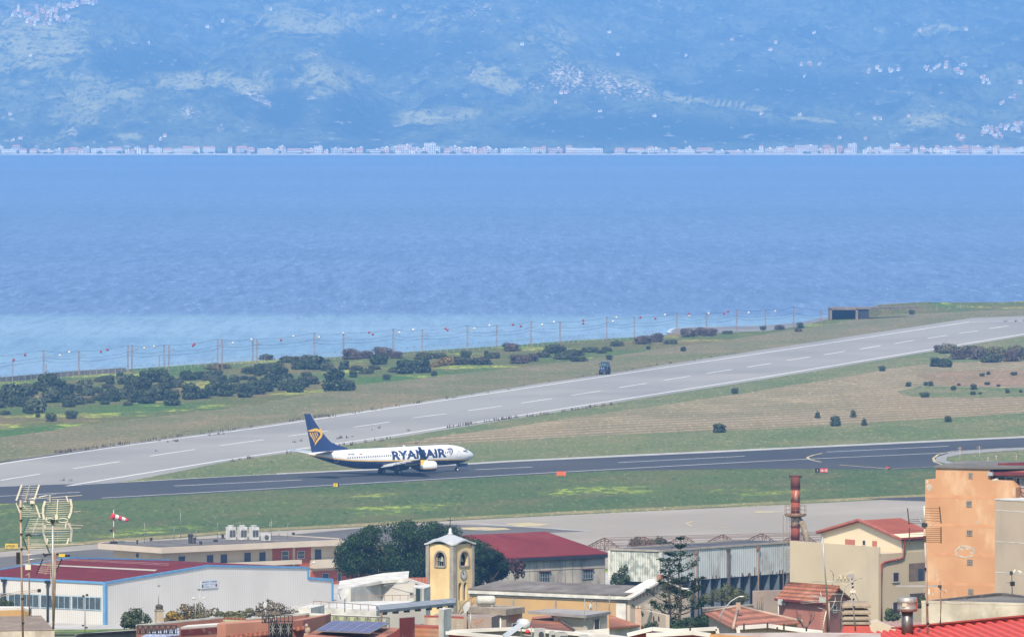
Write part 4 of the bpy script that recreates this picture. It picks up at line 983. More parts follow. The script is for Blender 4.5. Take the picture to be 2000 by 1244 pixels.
# ================================================================ AIRFIELD THINGS
def tractor():
    p = gnd(1180.5, 731.3); s = F / p.y
    t = thing('tractor', 'dark blue tractor with a glass cab driving along the old runway edge', 'tractor', tuple(p), R(-12))
    t.scale = (1.12, 1.12, 1.1)
    bl = mat('tractor_blue', (.02,.055,.16), .45); gl = mat('cab_glass', (.10,.17,.20), .15, spec=.6); gy = mat('dark_metal', (.04,.042,.045), .6)
    mb = MB(); mb.box((0, -1.1, 1.35), (.85, 1.9, .8)); mb.box((0, -2.08, 1.2), (.8, .1, .6)); mb.box((0, -.1, 1.5), (1.0, .5, .9)); mb.build('bonnet', bl, t, inv=False)
    mb = MB(); mb.prism([(-.78, .0), (.78, .0), (.78, 1.5), (-.78, 1.5)], 1.4, 2.75); mb.build('cab', gl, t, inv=False)
    mb = MB(); mb.prism([(-.9, -.1), (.9, -.1), (.9, 1.65), (-.9, 1.65)], 2.76, 2.95)
    for x in (-.8, .8):
        for y in (-.02, 1.5): mb.box((x, y, 2.1), (.1, .1, 1.3))
    mb.build('cab_frame', bl, t, inv=False)
    for x, y, r_, wd in ((-.85, 1.0, .85, .5), (.85, 1.0, .85, .5), (-.75, -1.5, .58, .38), (.75, -1.5, .58, .38)):
        mb = MB(); M_ = Matrix.Translation((x, y, r_)) @ Matrix.Rotation(math.pi / 2, 4, 'Y')
        mb.mat(TYRE); mb.lathe([(r_ * .5, -wd / 2), (r_ * .95, -wd / 2), (r_, -wd / 4), (r_, wd / 4), (r_ * .95, wd / 2), (r_ * .5, wd / 2)], n=18, M=M_, cap=False)
        mb.mat(bl); mb.lathe([(r_ * .5, -wd * .3), (r_ * .5, wd * .3)], n=12, M=M_); mb.build('wheel', None, t, inv=False)
    for x in (-.95, .95):
        mb = MB(); mb.prism([(x - .3, .1), (x + .3, .1), (x + .3, 1.9), (x - .3, 1.9)], 1.72, 1.86); mb.build('mudguard', bl, t, inv=False)
    for x in (-.25, .25):
        mb = MB(); mb.box((x, -2.14, 1.5), (.2, .05, .14)); mb.build('headlight', mat('lamp_lens', (.8,.85,.9), .2), t, inv=False)
    mb = MB(); mb.box((0, -2.4, .75), (1.0, .6, .5)); mb.build('front_weight', gy, t, inv=False)
    mb = MB(); mb.tube([(.5, -.4, 1.6), (.5, -.4, 2.9)], .05, 6); mb.build('exhaust', gy, t, inv=False)
    for x in (-1.15, 1.15):
        mb = MB(); mb.box((x, -.1, 2.45), (.22, .06, .36)); mb.bar((x * .72, -.05, 2.6), (x, -.1, 2.6), .04); mb.build('mirror', gy, t, inv=False)
tractor()
YEL = mat('sign_yellow', (.75,.52,.03), .5); BLK = mat('sign_black', (.015,.015,.016), .6); ORG = mat('sign_orange', (.72,.16,.04), .6)
def signbox(px0, px1, pyb, pyt, label, panels, rz=0):
    """panels: (fraction from, to, material, text, text material)"""
    p = gnd((px0 + px1) / 2, pyb); s = F / p.y; wd = (px1 - px0) / s; h = (pyb - pyt) / s
    t = thing('airfield_sign', label, 'sign', tuple(p), rz); mb = MB()
    for x in (-wd * .4, wd * .4): mb.box((x, 0, .1), (.1, .1, .2))
    mb.box((0, .13, .2 + (h - .2) / 2), (wd, .24, h - .2)); mb.build('casing', BLK if panels[0][2] is not ORG else ORG, t, inv=False)
    for a, b, m_, tx, tm in panels:
        mb = MB(); x0 = -wd / 2 + wd * a; x1 = -wd / 2 + wd * b
        mb.box(((x0 + x1) / 2, -.005, .22 + (h - .24) / 2), (x1 - x0 - .03, .03, h - .24)); f = mb.build('panel', m_, t, inv=False)
        if tx:
            v, fc, tw = text_faces(tx, (h - .24) * .55, .01); k = min(1.0, (x1 - x0) * .86 / tw); mbt = MB(); mbt.v = [((x0 + x1) / 2 + (q.x - tw / 2) * k, -.03, .22 + (h - .24) * .22 + q.y) for q in v]
            for q in fc: mbt.face(q)
            mbt.build('lettering', tm, t, inv=False)
signbox(10, 35, 1073, 1061, 'yellow APRON 1 sign standing at the left by the taxiway', [(0, 1, YEL, 'APRON 1', BLK)])
signbox(1592, 1617, 924.5, 914, 'red runway sign reading 33-15 beside a black panel', [(0, .36, BLK, '1', YEL), (.36, 1, RED, '33-15', WHITE)])
signbox(651, 662, 952.5, 943, 'small yellow sign at the grass edge below the airliner', [(0, .8, YEL, '1', BLK)])
signbox(1087, 1105, 931, 920.5, 'blank orange box sign at the runway edge', [(0, 1, ORG, '', BLK)])
mb = MB(); p = gnd(1736, 916); mb.mat(BLK); mb.box((p.x, p.y, p.z + .35), (.5, .3, .6)); mb.mat(ORG); mb.box((p.x - .35, p.y, p.z + .25), (.2, .3, .5)); mb.box((p.x + .02, p.y - .17, p.z + .35), (.3, .05, .3))
based(mb, 'edge_light', None, 'small dark and orange guard light where the taxi line leaves the runway', 'light')
# ================================================================ TOWN KIT
UP = Vector((0, 0, 1))
def vwall(px, py, P, Q):
    """point where the sight line of a pixel meets the vertical wall plane through P and Q"""
    n = Vector((Q.y - P.y, P.x - Q.x, 0)); d = ray(px, py); c = Vector((0, 0, HC))
    return c + d * ((P - c).dot(n) / d.dot(n))
def wn(P, Q):
    n = Vector((Q.y - P.y, P.x - Q.x, 0)).normalized()
    return n if n.y < 0 else -n
def wframe(P, Q, pr=0.0):
    u = Vector((Q.x - P.x, Q.y - P.y, 0)).normalized(); return u, wn(P, Q)
def body(name, plan, z0, z1, m, t):
    mb = MB(); mb.prism([(p[0], p[1]) for p in plan], z0, z1); return mb.build(name, m, t)
def slab(name, pts, th, m, t, up=None):
    """slab of thickness th hanging below the polygon pts"""
    mb = MB(); n = len(pts); mb.v = [tuple(p) for p in pts] + [(p[0], p[1], p[2] - th) for p in pts]
    mb.face(list(range(n))); mb.face(list(range(2 * n - 1, n - 1, -1)))
    for i in range(n): mb.face([i, n + i, n + (i + 1) % n, (i + 1) % n])
    return mb.build(name, m, t)
GLASS = mat('window_glass', (.05,.065,.075), .15, (.08,.10,.11), 1.5, spec=.6)
BLKW = mat('dark_opening', (.018,.017,.018), .8)
BLUEW = mat('dark_blue_shutter', (.035,.045,.08), .6, (.05,.06,.10), 2)
WFRAME = mat('white_frame', (.62,.62,.60), .6)
def win(t, P, Q, x0, y0, x1, y1, m, fr=None, fw_=.07, proud=.03, name='window', nx=1, ny=1, rec=False):
    """window whose opening covers the photo rectangle on wall PQ; fr = frame material"""
    u, n = wframe(P, Q); a = vwall(x0, (y0 + y1) / 2, P, Q); b = vwall(x1, (y0 + y1) / 2, P, Q)
    zc = (vwall((x0 + x1) / 2, y0, P, Q).z, vwall((x0 + x1) / 2, y1, P, Q).z)
    wd = abs((b - a).dot(u)); h = zc[0] - zc[1]; c = (a + b) / 2; c.z = (zc[0] + zc[1]) / 2; rz = math.atan2(u.y, u.x)
    mb = MB(); mb.box(tuple(c + n * (proud / 2)), (wd, proud, h), rz); w_ = mb.build(name, m, t)
    if fr:
        mb = MB(); k = proud + .03
        cc = c + n * (k / 2)
        for s in (-1, 1):
            mb.box(tuple(cc + u * s * (wd / 2 - fw_ / 2)), (fw_, k, h), rz); mb.box(tuple(cc + UP * s * (h / 2 - fw_ / 2)), (wd - 2 * fw_, k, fw_), rz)
        for i in range(1, nx): mb.box(tuple(cc + u * (wd * (i / nx - .5))), (fw_ * .7, k - .005, h - 2 * fw_), rz)
        for i in range(1, ny): mb.box(tuple(cc + UP * (h * (i / ny - .5))), (wd - 2 * fw_, k - .01, fw_ * .7), rz)
        mb.build('frame', fr, w_)
    return w_
def band(t, P, Q, z0, z1, m, proud=.04, name='band', e0=0, e1=0):
    u, n = wframe(P, Q); L_ = (Vector((Q.x, Q.y, 0)) - Vector((P.x, P.y, 0))).length + e0 + e1
    c = (P + Q) / 2 + u * (e1 - e0) / 2; c.z = (z0 + z1) / 2; mb = MB(); mb.box(tuple(c + n * proud / 2), (L_, proud, z1 - z0), math.atan2(u.y, u.x)); return mb.build(name, m, t)
def holed(t, name, P, Q, z0, z1, holes, m, depth=.35, inner=None):
    """wall face with real openings: holes are lists of (distance along wall, z)"""
    from mathutils.geometry import tessellate_polygon
    u, n = wframe(P, Q); L_ = (Vector((Q.x, Q.y, 0)) - Vector((P.x, P.y, 0))).length
    outer = [(0, z0), (L_, z0), (L_, z1), (0, z1)]; loops = [outer] + holes; flat = [p for l in loops for p in l]
    tr = tessellate_polygon([[Vector((a, b, 0)) for a, b in l] for l in loops])
    o = Vector((P.x, P.y, 0)); W = lambda a, b, d=0: tuple(o + u * a + UP * b - n * d)
    mb = MB(); mb.mat(m); mb.v = [W(a, b) for a, b in flat]
    for q in tr: mb.face(list(q))
    for h in holes:
        for i in range(len(h)):
            a, b = h[i], h[(i + 1) % len(h)]; mb.poly([W(*a), W(*b), W(b[0], b[1], depth), W(a[0], a[1], depth)])
    return mb.build(name, None, t)
def arch(c, w_, z0, z1, n=8):
    r_ = w_ / 2; return [(c - r_, z0), (c + r_, z0)] + [(c + r_ * math.cos(math.pi * i / n), z1 - r_ + r_ * math.sin(math.pi * i / n)) for i in range(n + 1)]
def bld(name, label, base, cat='building', group=None):
    return thing(name, label, cat, (base[0], base[1], terr(base[0], base[1])), group=group)
def ang(P, Q): return math.atan2(Q.y - P.y, Q.x - P.x)
CREAM = mat('cream_render', (.62,.52,.38), .95, (.55,.46,.33), .3, detail=7, stain=(.52,.44,.32), stscale=.25)
BEIGE = mat('beige_render', (.50,.41,.32), .95, (.44,.36,.28), .3, detail=7, stain=(.40,.33,.26), stscale=.2)
WHITER = mat('white_render', (.70,.69,.66), .9, (.58,.57,.54), .4, detail=7, stain=(.48,.46,.43), stscale=.5)
TERRA = mat('terracotta_tiles', (.46,.165,.08), .9, (.30,.115,.065), 2.2, detail=6, stain=(.54,.26,.15), stscale=.6, wave=.24, wamt=.55, waxis='Z')
TERRAP = mat('pale_terracotta_tiles', (.50,.20,.12), .9, (.38,.15,.09), 1.6, detail=6, wave=.22, wamt=.5, waxis='Z')
CORRW = mat('white_cladding', (.66,.65,.62), .5, (.60,.59,.57), .2, wave=.36, wamt=.16, waxis='X', wrot=R(18), detail=6, stain=(.60,.58,.54), stscale=.15)
CORRW_LIFT = mat('lifted_white_cladding', (.76,.74,.72), .5, (.70,.68,.66), .2, wave=.4, wamt=.16, waxis='X', wrot=R(-38), detail=6)  # same white cladding, its colour lightened to offset shade on the right side
MAROON = mat('maroon_roof_sheet', (.19,.022,.016), .8, (.15,.018,.013), .4, spec=.05, wave=.5, wamt=.18, waxis='X', wrot=R(-38), detail=6, stain=(.22,.035,.028), stscale=.2)
BLUET = mat('blue_trim', (.13,.32,.58), .6, (.10,.27,.50), 1)
SKYL = mat('skylight_sheet', (.50,.44,.36), .6, (.42,.36,.29), 1)
FLATR = mat('bitumen_roof', (.17,.155,.14), .95, (.12,.11,.10), .3, detail=8, stain=(.23,.21,.19), stscale=.25)
SALMON = mat('salmon_render', (.46,.20,.145), .95, (.38,.165,.12), .6, detail=7, stain=(.30,.15,.115), stscale=.5)
DKRED = mat('red_render', (.42,.10,.035), .9, (.36,.085,.03), .5, detail=6)
ORANGE = mat('orange_render', (.58,.325,.165), .95, (.52,.27,.13), .35, detail=9, stain=(.66,.44,.27), stscale=.35)
YELLOW = mat('yellow_render', (.76,.60,.33), .95, (.71,.55,.30), .5, detail=6, stain=(.62,.44,.22), stscale=.3)
OCHRE = mat('ochre_render', (.54,.35,.16), .95, (.48,.31,.15), .4, detail=7, stain=(.42,.30,.17), stscale=.3)
STONE = mat('grey_stone', (.40,.37,.32), .95, (.29,.26,.23), 1.2, detail=7, stain=(.22,.20,.18), stscale=1)
ZINC = mat('zinc_sheet', (.66,.67,.68), .45, (.54,.56,.58), .8, metal=.3)

# ================================================================ 1 blue-trimmed hall
def hall():
    A = at(205, 1138, 1157); z = A.z; B = onz(601, 1108, z); C = onz(-66, 1125, z); D = B + (C - A)
    t = bld('workshop_hall', 'white metal hall with blue trim, maroon roof and a strip of windows', A)
    zb = -4; M1 = (A + B) / 2; zr = at(406, 1104.5, M1.y).z; M2 = M1 + (C - A)
    mb = MB(); pl = [C, A, B, D]
    mb.mat(CORRW); mb.poly([(C.x,C.y,zb),(A.x,A.y,zb),(A.x,A.y,z),(C.x,C.y,z)])
    mb.mat(CORRW_LIFT); mb.poly([(A.x,A.y,zb),(B.x,B.y,zb),(B.x,B.y,z),(M1.x,M1.y,zr),(A.x,A.y,z)])
    mb.poly([(B.x,B.y,zb),(D.x,D.y,zb),(D.x,D.y,z),(B.x,B.y,z)]); mb.poly([(D.x,D.y,zb),(C.x,C.y,zb),(C.x,C.y,z),(M2.x,M2.y,zr),(D.x,D.y,z)])
    mb.build('wall', None, t)
    e = .12; R1 = Vector((M1.x, M1.y, zr + e)); R2 = Vector((M2.x, M2.y, zr + e))
    for a, b, nm in ((Vector((A.x,A.y,z+e)), Vector((C.x,C.y,z+e)), 'roof'), (Vector((B.x,B.y,z+e)), Vector((D.x,D.y,z+e)), 'roof')):
        rf = slab(nm, [a, R1, R2, b], .1, MAROON, t)
    def onroof(px, py):
        n = (R1 - Vector((A.x,A.y,z+e))).cross(C - A); d = ray(px, py); c = Vector((0,0,HC)); return c + d * ((R1 - c).dot(n) / d.dot(n))
    for q in ([(28,1101.5),(60,1100.8),(308,1112.5),(302,1115.5)],):
        P_ = [onroof(*v) + UP * .05 for v in q]; mb = MB(); mb.poly(P_); mb.build('skylight', SKYL, t)
    for dy in (0, 3.0):
        P_ = [onroof(*v) + UP * .04 for v in ((110,1090.8+dy*.5),(330,1100.5+dy),(330,1101.4+dy),(110,1091.5+dy*.5))]; mb = MB(); mb.poly(P_); mb.build('ridge_strip', mat('pink_sheet', (.45,.20,.18), .8), t)
    w_ = .5
    mb = MB(); N = Vector((0,0,-.02))
    mb.bar(Vector((A.x,A.y,z)), Vector((C.x,C.y,z)), .35, .3); mb.build('eave_trim', BLUET, t)
    mb = MB(); mb.bar(Vector((A.x,A.y,z)), Vector((M1.x,M1.y,zr)), .3, .3); mb.build('gable_trim', BLUET, t)
    mb = MB(); mb.bar(Vector((M1.x,M1.y,zr)), Vector((B.x,B.y,z)), .3, .3); mb.build('gable_trim', BLUET, t)
    mb = MB(); mb.bar(Vector((C.x,C.y,z)), Vector((M2.x,M2.y,zr + .2)), .3, .35); mb.bar(Vector((M2.x,M2.y,zr + .2)), Vector((D.x,D.y,z + .1)), .3, .35); mb.build('rear_gable_trim', BLUET, t)
    mb = MB(); mb.box((A.x, A.y, (z + zb) / 2), (.42, .42, z - zb), ang(A, B)); mb.build('corner_trim', BLUET, t)
    for x0, x1, yt0, yt1 in ((-50,15,1157,1160),(17,77,1159.5,1184),(80,138,1163,1188),(141,198,1166.5,1191.5)):
        yt = 1166.5 - (170 - (x0 + x1) / 2) * .044; win(t, C, A, x0, yt - 2, x1, yt + 24, GLASS, mat('pale_blue_frame', (.40,.55,.66), .6), .11, .08, nx=5)
    for x in (11, 96):
        a = vwall(x, 1133 + x * .03, C, A); n = wn(C, A); mb = MB(); mb.tube([a + n * .35, Vector((a.x, a.y, zb)) + n * .35], .16, 6); mb.box(tuple(a + n * .35), (.7, .45, .4), ang(C, A)); mb.build('downpipe', BLK, t)
    # lower wing at the right
    L0 = at(603, 1128.5, B.y - .0); zl = L0.z; E = B + (B - A) * (49 / 396)
    mb = MB(); mb.prism([(p.x, p.y) for p in (B, E, E + (D - B), D)], zb, [zl, zl - .55, zl - .55, zl]); mb.build('side_wing', CORRW_LIFT, t)
    mb = MB(); n = wn(A, B); B0 = Vector((B.x, B.y, zl)); E0 = Vector((E.x, E.y, zl - .5)); mb.bar(B0, E0, .3, .35); mb.build('gable_trim', BLUET, t)
    mb = MB(); mb.box((E.x, E.y, (zl - .5 + zb) / 2), (.35, .35, zl - .5 - zb), ang(A, B)); mb.build('corner_trim', BLUET, t)
    mb = MB(); mb.box((B.x, B.y, (z + zl) / 2), (.35, .35, z - zl), ang(A, B)); mb.build('corner_trim', BLUET, t)
    # name board
    u, n = wframe(A, B); a = vwall(391, 1149.5, A, B); b = vwall(424, 1147, A, B); zt = vwall(407, 1133, A, B).z; wd = (b - a).length; z0 = a.z
    s = thing('name_board', 'white board with blue lettering and two round emblems on the hall gable wall', 'sign', tuple(a + n * .12))
    mb = MB(); mb.box(tuple((a + b) / 2 * 1 + n * .1 + UP * ((zt - z0) / 2)), (wd, .08, zt - z0), ang(A, B)); mb.build('board', mat('board_white', (.70,.76,.86), .6), s)
    BL = mat('board_blue', (.03,.12,.38), .6); k = zt - z0; o = a + n * .1
    text_on('AEROPORTO  DI  CALABRIA', k * .17, o + u * wd * .05 + UP * k * .76, u, UP, .05 if (u.cross(UP)).dot(n) > 0 else -.05, BL, s, width=wd * .9, bold=.008)
    text_on('REPARTO VOLO', k * .13, o + u * wd * .24 + UP * k * .45, u, UP, .05 if (u.cross(UP)).dot(n) > 0 else -.05, BL, s, width=wd * .52)
    text_on('REGGIO CAL.', k * .10, o + u * wd * .3 + UP * k * .16, u, UP, .05 if (u.cross(UP)).dot(n) > 0 else -.05, BL, s, width=wd * .4)
    for f_, m_ in ((.10, mat('emblem_green', (.05,.14,.14), .6)), (.90, mat('emblem_red', (.20,.02,.05), .6))):
        c = o + u * wd * f_ + UP * k * .34 + n * .05; mb = MB(); mb.poly([c + u * math.cos(i * .524) * .18 + UP * math.sin(i * .524) * .26 for i in range(12)]); mb.build('emblem', m_, s)
hall()
# ================================================================ 2 flat-roofed airport offices
def offices():
    A = at(315, 1069, 1215); z = A.z; L_ = onz(191, 1060.5, z); Rr = onz(668, 1053.5, z); u = (Rr - A); D = L_ + u
    CR = mat('cream_fascia', (.58,.51,.42), .9, (.52,.45,.37), .3)
    t = bld('airport_offices', 'long flat-roofed airport building with cream fascia, dark windows and brick-red panels', A)
    slab('roof_fascia', [A, Rr, D, L_], .85, CR, t)
    q = [A.lerp(D, .03), Rr.lerp(L_, .03), D.lerp(A, .03), L_.lerp(Rr, .03)]; q = [A + (u * .004) + (L_ - A) * .04, Rr - u * .004 + (L_ - A) * .04, D - u * .004 - (L_ - A) * .04, L_ + u * .004 - (L_ - A) * .04]
    slab('roof', [v + UP * .08 for v in q], .06, FLATR, t)
    mb = MB()
    for a, b in ((q[3], q[2]), (q[2], q[1])): mb.bar(a + UP * .12, b + UP * .12, .3, .14)
    mb.build('roof_kerb', CR, t)
    ins = (L_ - A).normalized() * 1.6; iu = u.normalized() * 1.4
    a0 = A + ins + iu * 1.0; a1 = Rr + ins + iu * 6; l0 = L_ + iu * 1.6 - ins * .5; d0 = D - ins * .5 + iu * 6
    mb = MB(); mb.prism([(p.x, p.y) for p in (l0, a0, a1, d0)], -3, z - .86); mb.build('wall', CREAM, t)
    for x0, y0, x1, y1 in ((347.6,1085,361.7,1096),(403,1082.5,417,1100),(430,1081,444,1100),(476,1078,490,1100),(505.5,1077,519,1098)): win(t, a0, a1, x0, y0, x1, y1, BLUEW, WFRAME, .06)
    win(t, a0, a1, 532, 1069, 571, 1108, DKRED, None, proud=.06, name='red_panel'); win(t, a0, a1, 576.6, 1069, 607, 1112, DKRED, None, proud=.06, name='red_panel')
    for x0, y0, x1, y1 in ((549,1075,563,1094),(580,1075,594,1091)): win(t, a0, a1, x0, y0, x1, y1, GLASS, WFRAME, .08, .10, ny=2)
    win(t, a0, a1, 614, 1071.5, 628, 1093, BLUEW, WFRAME, .06)
    win(t, a0, l0, 266, 1080, 271, 1088, BLUEW, None)
    uu, n = wframe(a0, a1)
    for x0, x1, y0, y1 in ((604.5,672,1093,1109),(430,578,1099,1107)):
        p = vwall(x0, y0, a0, a1); q_ = vwall(x1, y0 - (x1 - x0) * .045, a0, a1); zb_ = vwall(x0, y1, a0, a1).z; mb = MB(); c = (p + q_) / 2 + n * .7; c.z = (p.z + zb_) / 2; mb.box(tuple(c), ((q_ - p).length, 1.4, p.z - zb_), ang(a0, a1)); mb.build('balcony', CR, t)
    win(t, a0, a1, 606, 1113, 720, 1164, DKRED, None, proud=.12, name='red_panel')
    for x0, y0, x1, y1 in ((628,1118.5,641,1130),(658,1116.5,665,1136),(652,1165,664,1175)): win(t, a0, a1, x0, y0, x1, y1, BLUEW, WFRAME, .06, .16)
    p = vwall(650, 1151, a0, a1); q_ = vwall(720, 1148, a0, a1); band(t, p, q_, p.z - .5, p.z, CR, .5, 'ledge')
    # roof equipment
    for x, y, hgt, r_ in ((268,1062,.6,.13),(295,1056,.5,.2),(372,1061,1.4,.32),(380,1061,.9,.2),(392,1063,.5,.2),(435,1051,.6,.2),(573,1046,.5,.2),(421,1058,.35,.3)):
        b = onz(x, y, z + .08); mb = MB(); mb.lathe([(r_, 0), (r_, hgt * .8), (r_ * 1.3, hgt * .8), (r_ * 1.3, hgt)], (b.x, b.y, b.z), 10, False); mb.build('roof_vent', mat('dark_vent', (.05,.05,.055), .7), t)
    return z
ZO = offices()
def condenser(x, y, wpx, hpx, label, z, single=False, group=None, Yf=None):
    b = onz(x, y, z) if Yf is None else at(x, y, Yf); s = F / b.y; w_, h = wpx / s, hpx / s; rz = R(32)
    t = thing('air_conditioner', label, 'air conditioner', tuple(b), rz, group); wm = mat('unit_white', (.66,.67,.67), .5)
    mb = MB(); mb.box((0, 0, h * .5 + .06), (w_ * .85, w_ * .75, h)); 
    for sx in (-1, 1): mb.box((sx * w_ * .3, 0, .03), (.1, w_ * .7, .08))
    mb.build('casing', wm, t, inv=False); gm = mat('grille', (.10,.11,.12), .7)
    if single:
        mb = MB(); mb.lathe([(h * .36, 0), (h * .36, .03)], n=16, M=Matrix.Translation((-w_ * .08, -w_ * .375, h * .5)) @ Matrix.Rotation(math.pi / 2, 4, 'X')); mb.build('fan_grille', gm, t, inv=False)
    else:
        for sx in (-.22, .22):
            mb = MB(); mb.box((sx * w_ * .85, -w_ * .375, h * .5), (w_ * .34, .03, h * .55)); mb.build('grille', gm, t, inv=False)
        mb = MB(); mb.lathe([(w_ * .3, 0), (w_ * .36, h * .1), (w_ * .36, h * .12), (w_ * .3, h * .12)], (0, 0, h + .06), 14, False); mb.build('fan_cowl', wm, t, inv=False)
for x, lb in ((451, 'left one of three tall white cooling units on the flat roof'), (473, 'middle one of three tall white cooling units on the flat roof'), (496, 'right one of three tall white cooling units on the flat roof')): condenser(x, 1054, 18, 25, lb, ZO + .1)
condenser(519, 1056, 17, 14, 'small boxy air conditioner beside the three tall cooling units', ZO + .1, True)
def windsock():
    b = onz(222, 1060.5, ZO + .1); s = F / b.y
    t = thing('windsock', 'red and white windsock on a striped pole at the flat roof corner', 'windsock', tuple(b)); h = 65 / s
    mb = MB(); mb.lathe([(.6, 0), (.6, .22), (.3, .3)], n=14, smooth=False); mb.build('base', BLK, t, inv=False)
    rd = mat('sock_red', (.62,.04,.05), .8); wh = mat('sock_white', (.75,.74,.74), .8); mb = MB()
    for i in range(6):
        mb.mat(rd if i % 2 == 0 else wh); mb.tube([(0, 0, h * i / 6), (0, 0, h * (i + 1) / 6)], .07, 6, cap=False)
    mb.build('pole', None, t, inv=False)
    mb = MB(); mb.box((-.35, 0, h * .38), (.4, .3, .35)); mb.build('lamp', BLK, t, inv=False)
    mb = MB(); P0 = Vector((-.35, 0, h * .82)); P1 = Vector((2.15, .6, h * .70))
    for i in range(5):
        mb.mat(rd if i % 2 == 0 else wh); a = P0.lerp(P1, i / 5) - UP * .12 * (i / 5) ** 2; b_ = P0.lerp(P1, (i + 1) / 5) - UP * .12 * ((i + 1) / 5) ** 2; mb.tube([a, b_], [.46 - .05 * i, .46 - .05 * (i + 1)], 12, cap=(i in (0, 4)))
    mb.build('sock', None, t, inv=False)
windsock()
def mast(x, yb, yt, Y, label, r_=.03, m=METAL, group='thin masts on the flat roof', z=None):
    b = at(x, yb, Y); h = (yb - yt) * Y / F; mb = MB(); mb.tube([b, b + UP * h * .5, b + UP * h], [r_ * 1.4, r_, r_ * .6], 5); mb.box(tuple(b + UP * .05), (r_ * 6, r_ * 6, .1)); mb.box(tuple(b + UP * h * .8), (r_ * 8, r_ * 2, .05))
    return based(mb, 'antenna_mast', m, label, 'mast', group)
yo = onz(350, 1055, ZO).y
for x, yb, yt in ((282.5,1062,1017),(340,1058,1026),(352.5,1052,993),(383,1052,1034),(425,1050,1020),(527,1050,1018),(530,1052,1012),(562,1054,1021),(545,1050,1032)):
    mast(x, yb, yt, onz(x, yb, ZO + .1).y, 'thin metal mast standing on the flat roof of the airport offices')
# ================================================================ 3 trees
def tree(name, label, x, ybase_hidden, Y, lobes_px, n, s, mats, seed, trunk_r=.3, cat='tree', group=None, flat=0, wts=(5,3,3)):
    """lobes given in photo pixels (x, y, rx, ry) at distance Y"""
    c0 = at(x, 1100, Y); zb = terr(c0.x, Y); t = thing(name, label, cat, (c0.x, Y, zb), group=group); r_ = random.Random(seed); k = Y / F; L_ = []
    for (lx, ly, rx, ry, dy) in lobes_px:
        p = at(lx, ly, Y); L_.append(((p.x, Y + dy, p.z), (rx * k, (rx * k) * .9, ry * k)))
    mb = MB(); crown(mb, L_, n, s, mats, r_, flat, wts=wts); mb.build('crown', None, t)
    mb = MB(); zt = min(l[0][2] for l in L_); top = L_[0][0]
    mb.tube([(c0.x, Y, zb - .3), (c0.x, Y, (zb + zt) / 2), (c0.x, Y, zt)], [trunk_r, trunk_r * .8, trunk_r * .6], 8)
    for l in L_[:14]: mb.tube([(c0.x, Y, zt - .3), ((c0.x + l[0][0]) / 2, (Y + l[0][1]) / 2, (zt + l[0][2]) / 2 - .2), l[0]], [trunk_r * .5, trunk_r * .3, trunk_r * .12], 5)
    mb.build('trunk', BARK, t); return t
r_ = random.Random(11); lp = []
top_ = lambda x: float(np.interp(x, [650,662,690,720,760,800,850,900,925,940], [1098,1068,1044,1026,1017,1015,1017,1028,1044,1060]))
bot_ = lambda x: float(np.interp(x, [650,670,700,720,800,900,940], [1104,1118,1136,1140,1142,1142,1130]))
for i in range(165):
    x = r_.uniform(668, 944); rx = r_.uniform(14, 25); a, b = top_(x), bot_(x); y = r_.uniform(a + rx * .72, b - rx * .6) if i > 34 else a + rx * .75
    lp.append((x, y, rx, rx * .78, r_.uniform(-5, 3) * (1 - abs(x - 795) / 200)))
lp += [(x, 1088, 44, 40, 0) for x in (700, 740, 785, 830, 875, 905)]
tree('stone_pine', 'huge spreading dark green pine tree behind the yellow bell tower', 800, 0, 1000, lp, 80000, .11, PINE, 3, .5, flat=.3)
lp = []
for i in range(34):
    x = r_.uniform(925, 985); a = float(np.interp(x, [925,945,965,990], [1056,1058,1066,1092])); rx = r_.uniform(9, 15); lp.append((x, r_.uniform(a + rx * .5, 1136), rx, rx, r_.uniform(-2, 2)))
tree('dark_tree', 'dense near-black tree between the bell tower and the red warehouse roof', 955, 0, 940, lp, 9000, .15, [PINE[2], PINE[0], PINE[2]], 5, .3)
tree('purple_tree', 'small tree with purple-brown leaves against the grey warehouse wall', 1006, 0, 935, [(1008,1100,8,9,0),(1014,1112,8,9,0),(1002,1108,8,10,0),(1020,1103,7,8,0),(1021,1120,5,8,0),(996,1096,7,7,0),(1010,1125,5,6,0)], 900, .14, [leafm('purple_leaf', (.09,.04,.045)), leafm('purple_leaf_pale', (.14,.07,.06)), PINE[2]], 6, .12)
tree('young_tree', 'light green young tree in front of the silvery corrugated wall', 1212, 0, 900, [(1203,1128,9,10,0),(1214,1120,7,14,0),(1224,1130,8,9,0),(1210,1136,12,7,0),(1222,1112,5,9,0),(1197,1136,6,6,0)], 1100, .15, [leafm('fresh_leaf', (.07,.11,.05)), OLIVE[1], OLIVE[2]], 7, .1)
tree('leafy_tree', 'leafy green tree growing inside the rusty roof frame', 1270, 0, 1085, [(1240,1060,12,8,0),(1258,1063,14,8,0),(1275,1062,14,9,0),(1292,1060,12,9,0),(1288,1053,7,7,0),(1246,1053,7,6,0),(1308,1064,10,6,0)], 1500, .2, [leafm('bush_green', (.04,.07,.035)), OLIVE[1], OLIVE[2]], 8, .15)
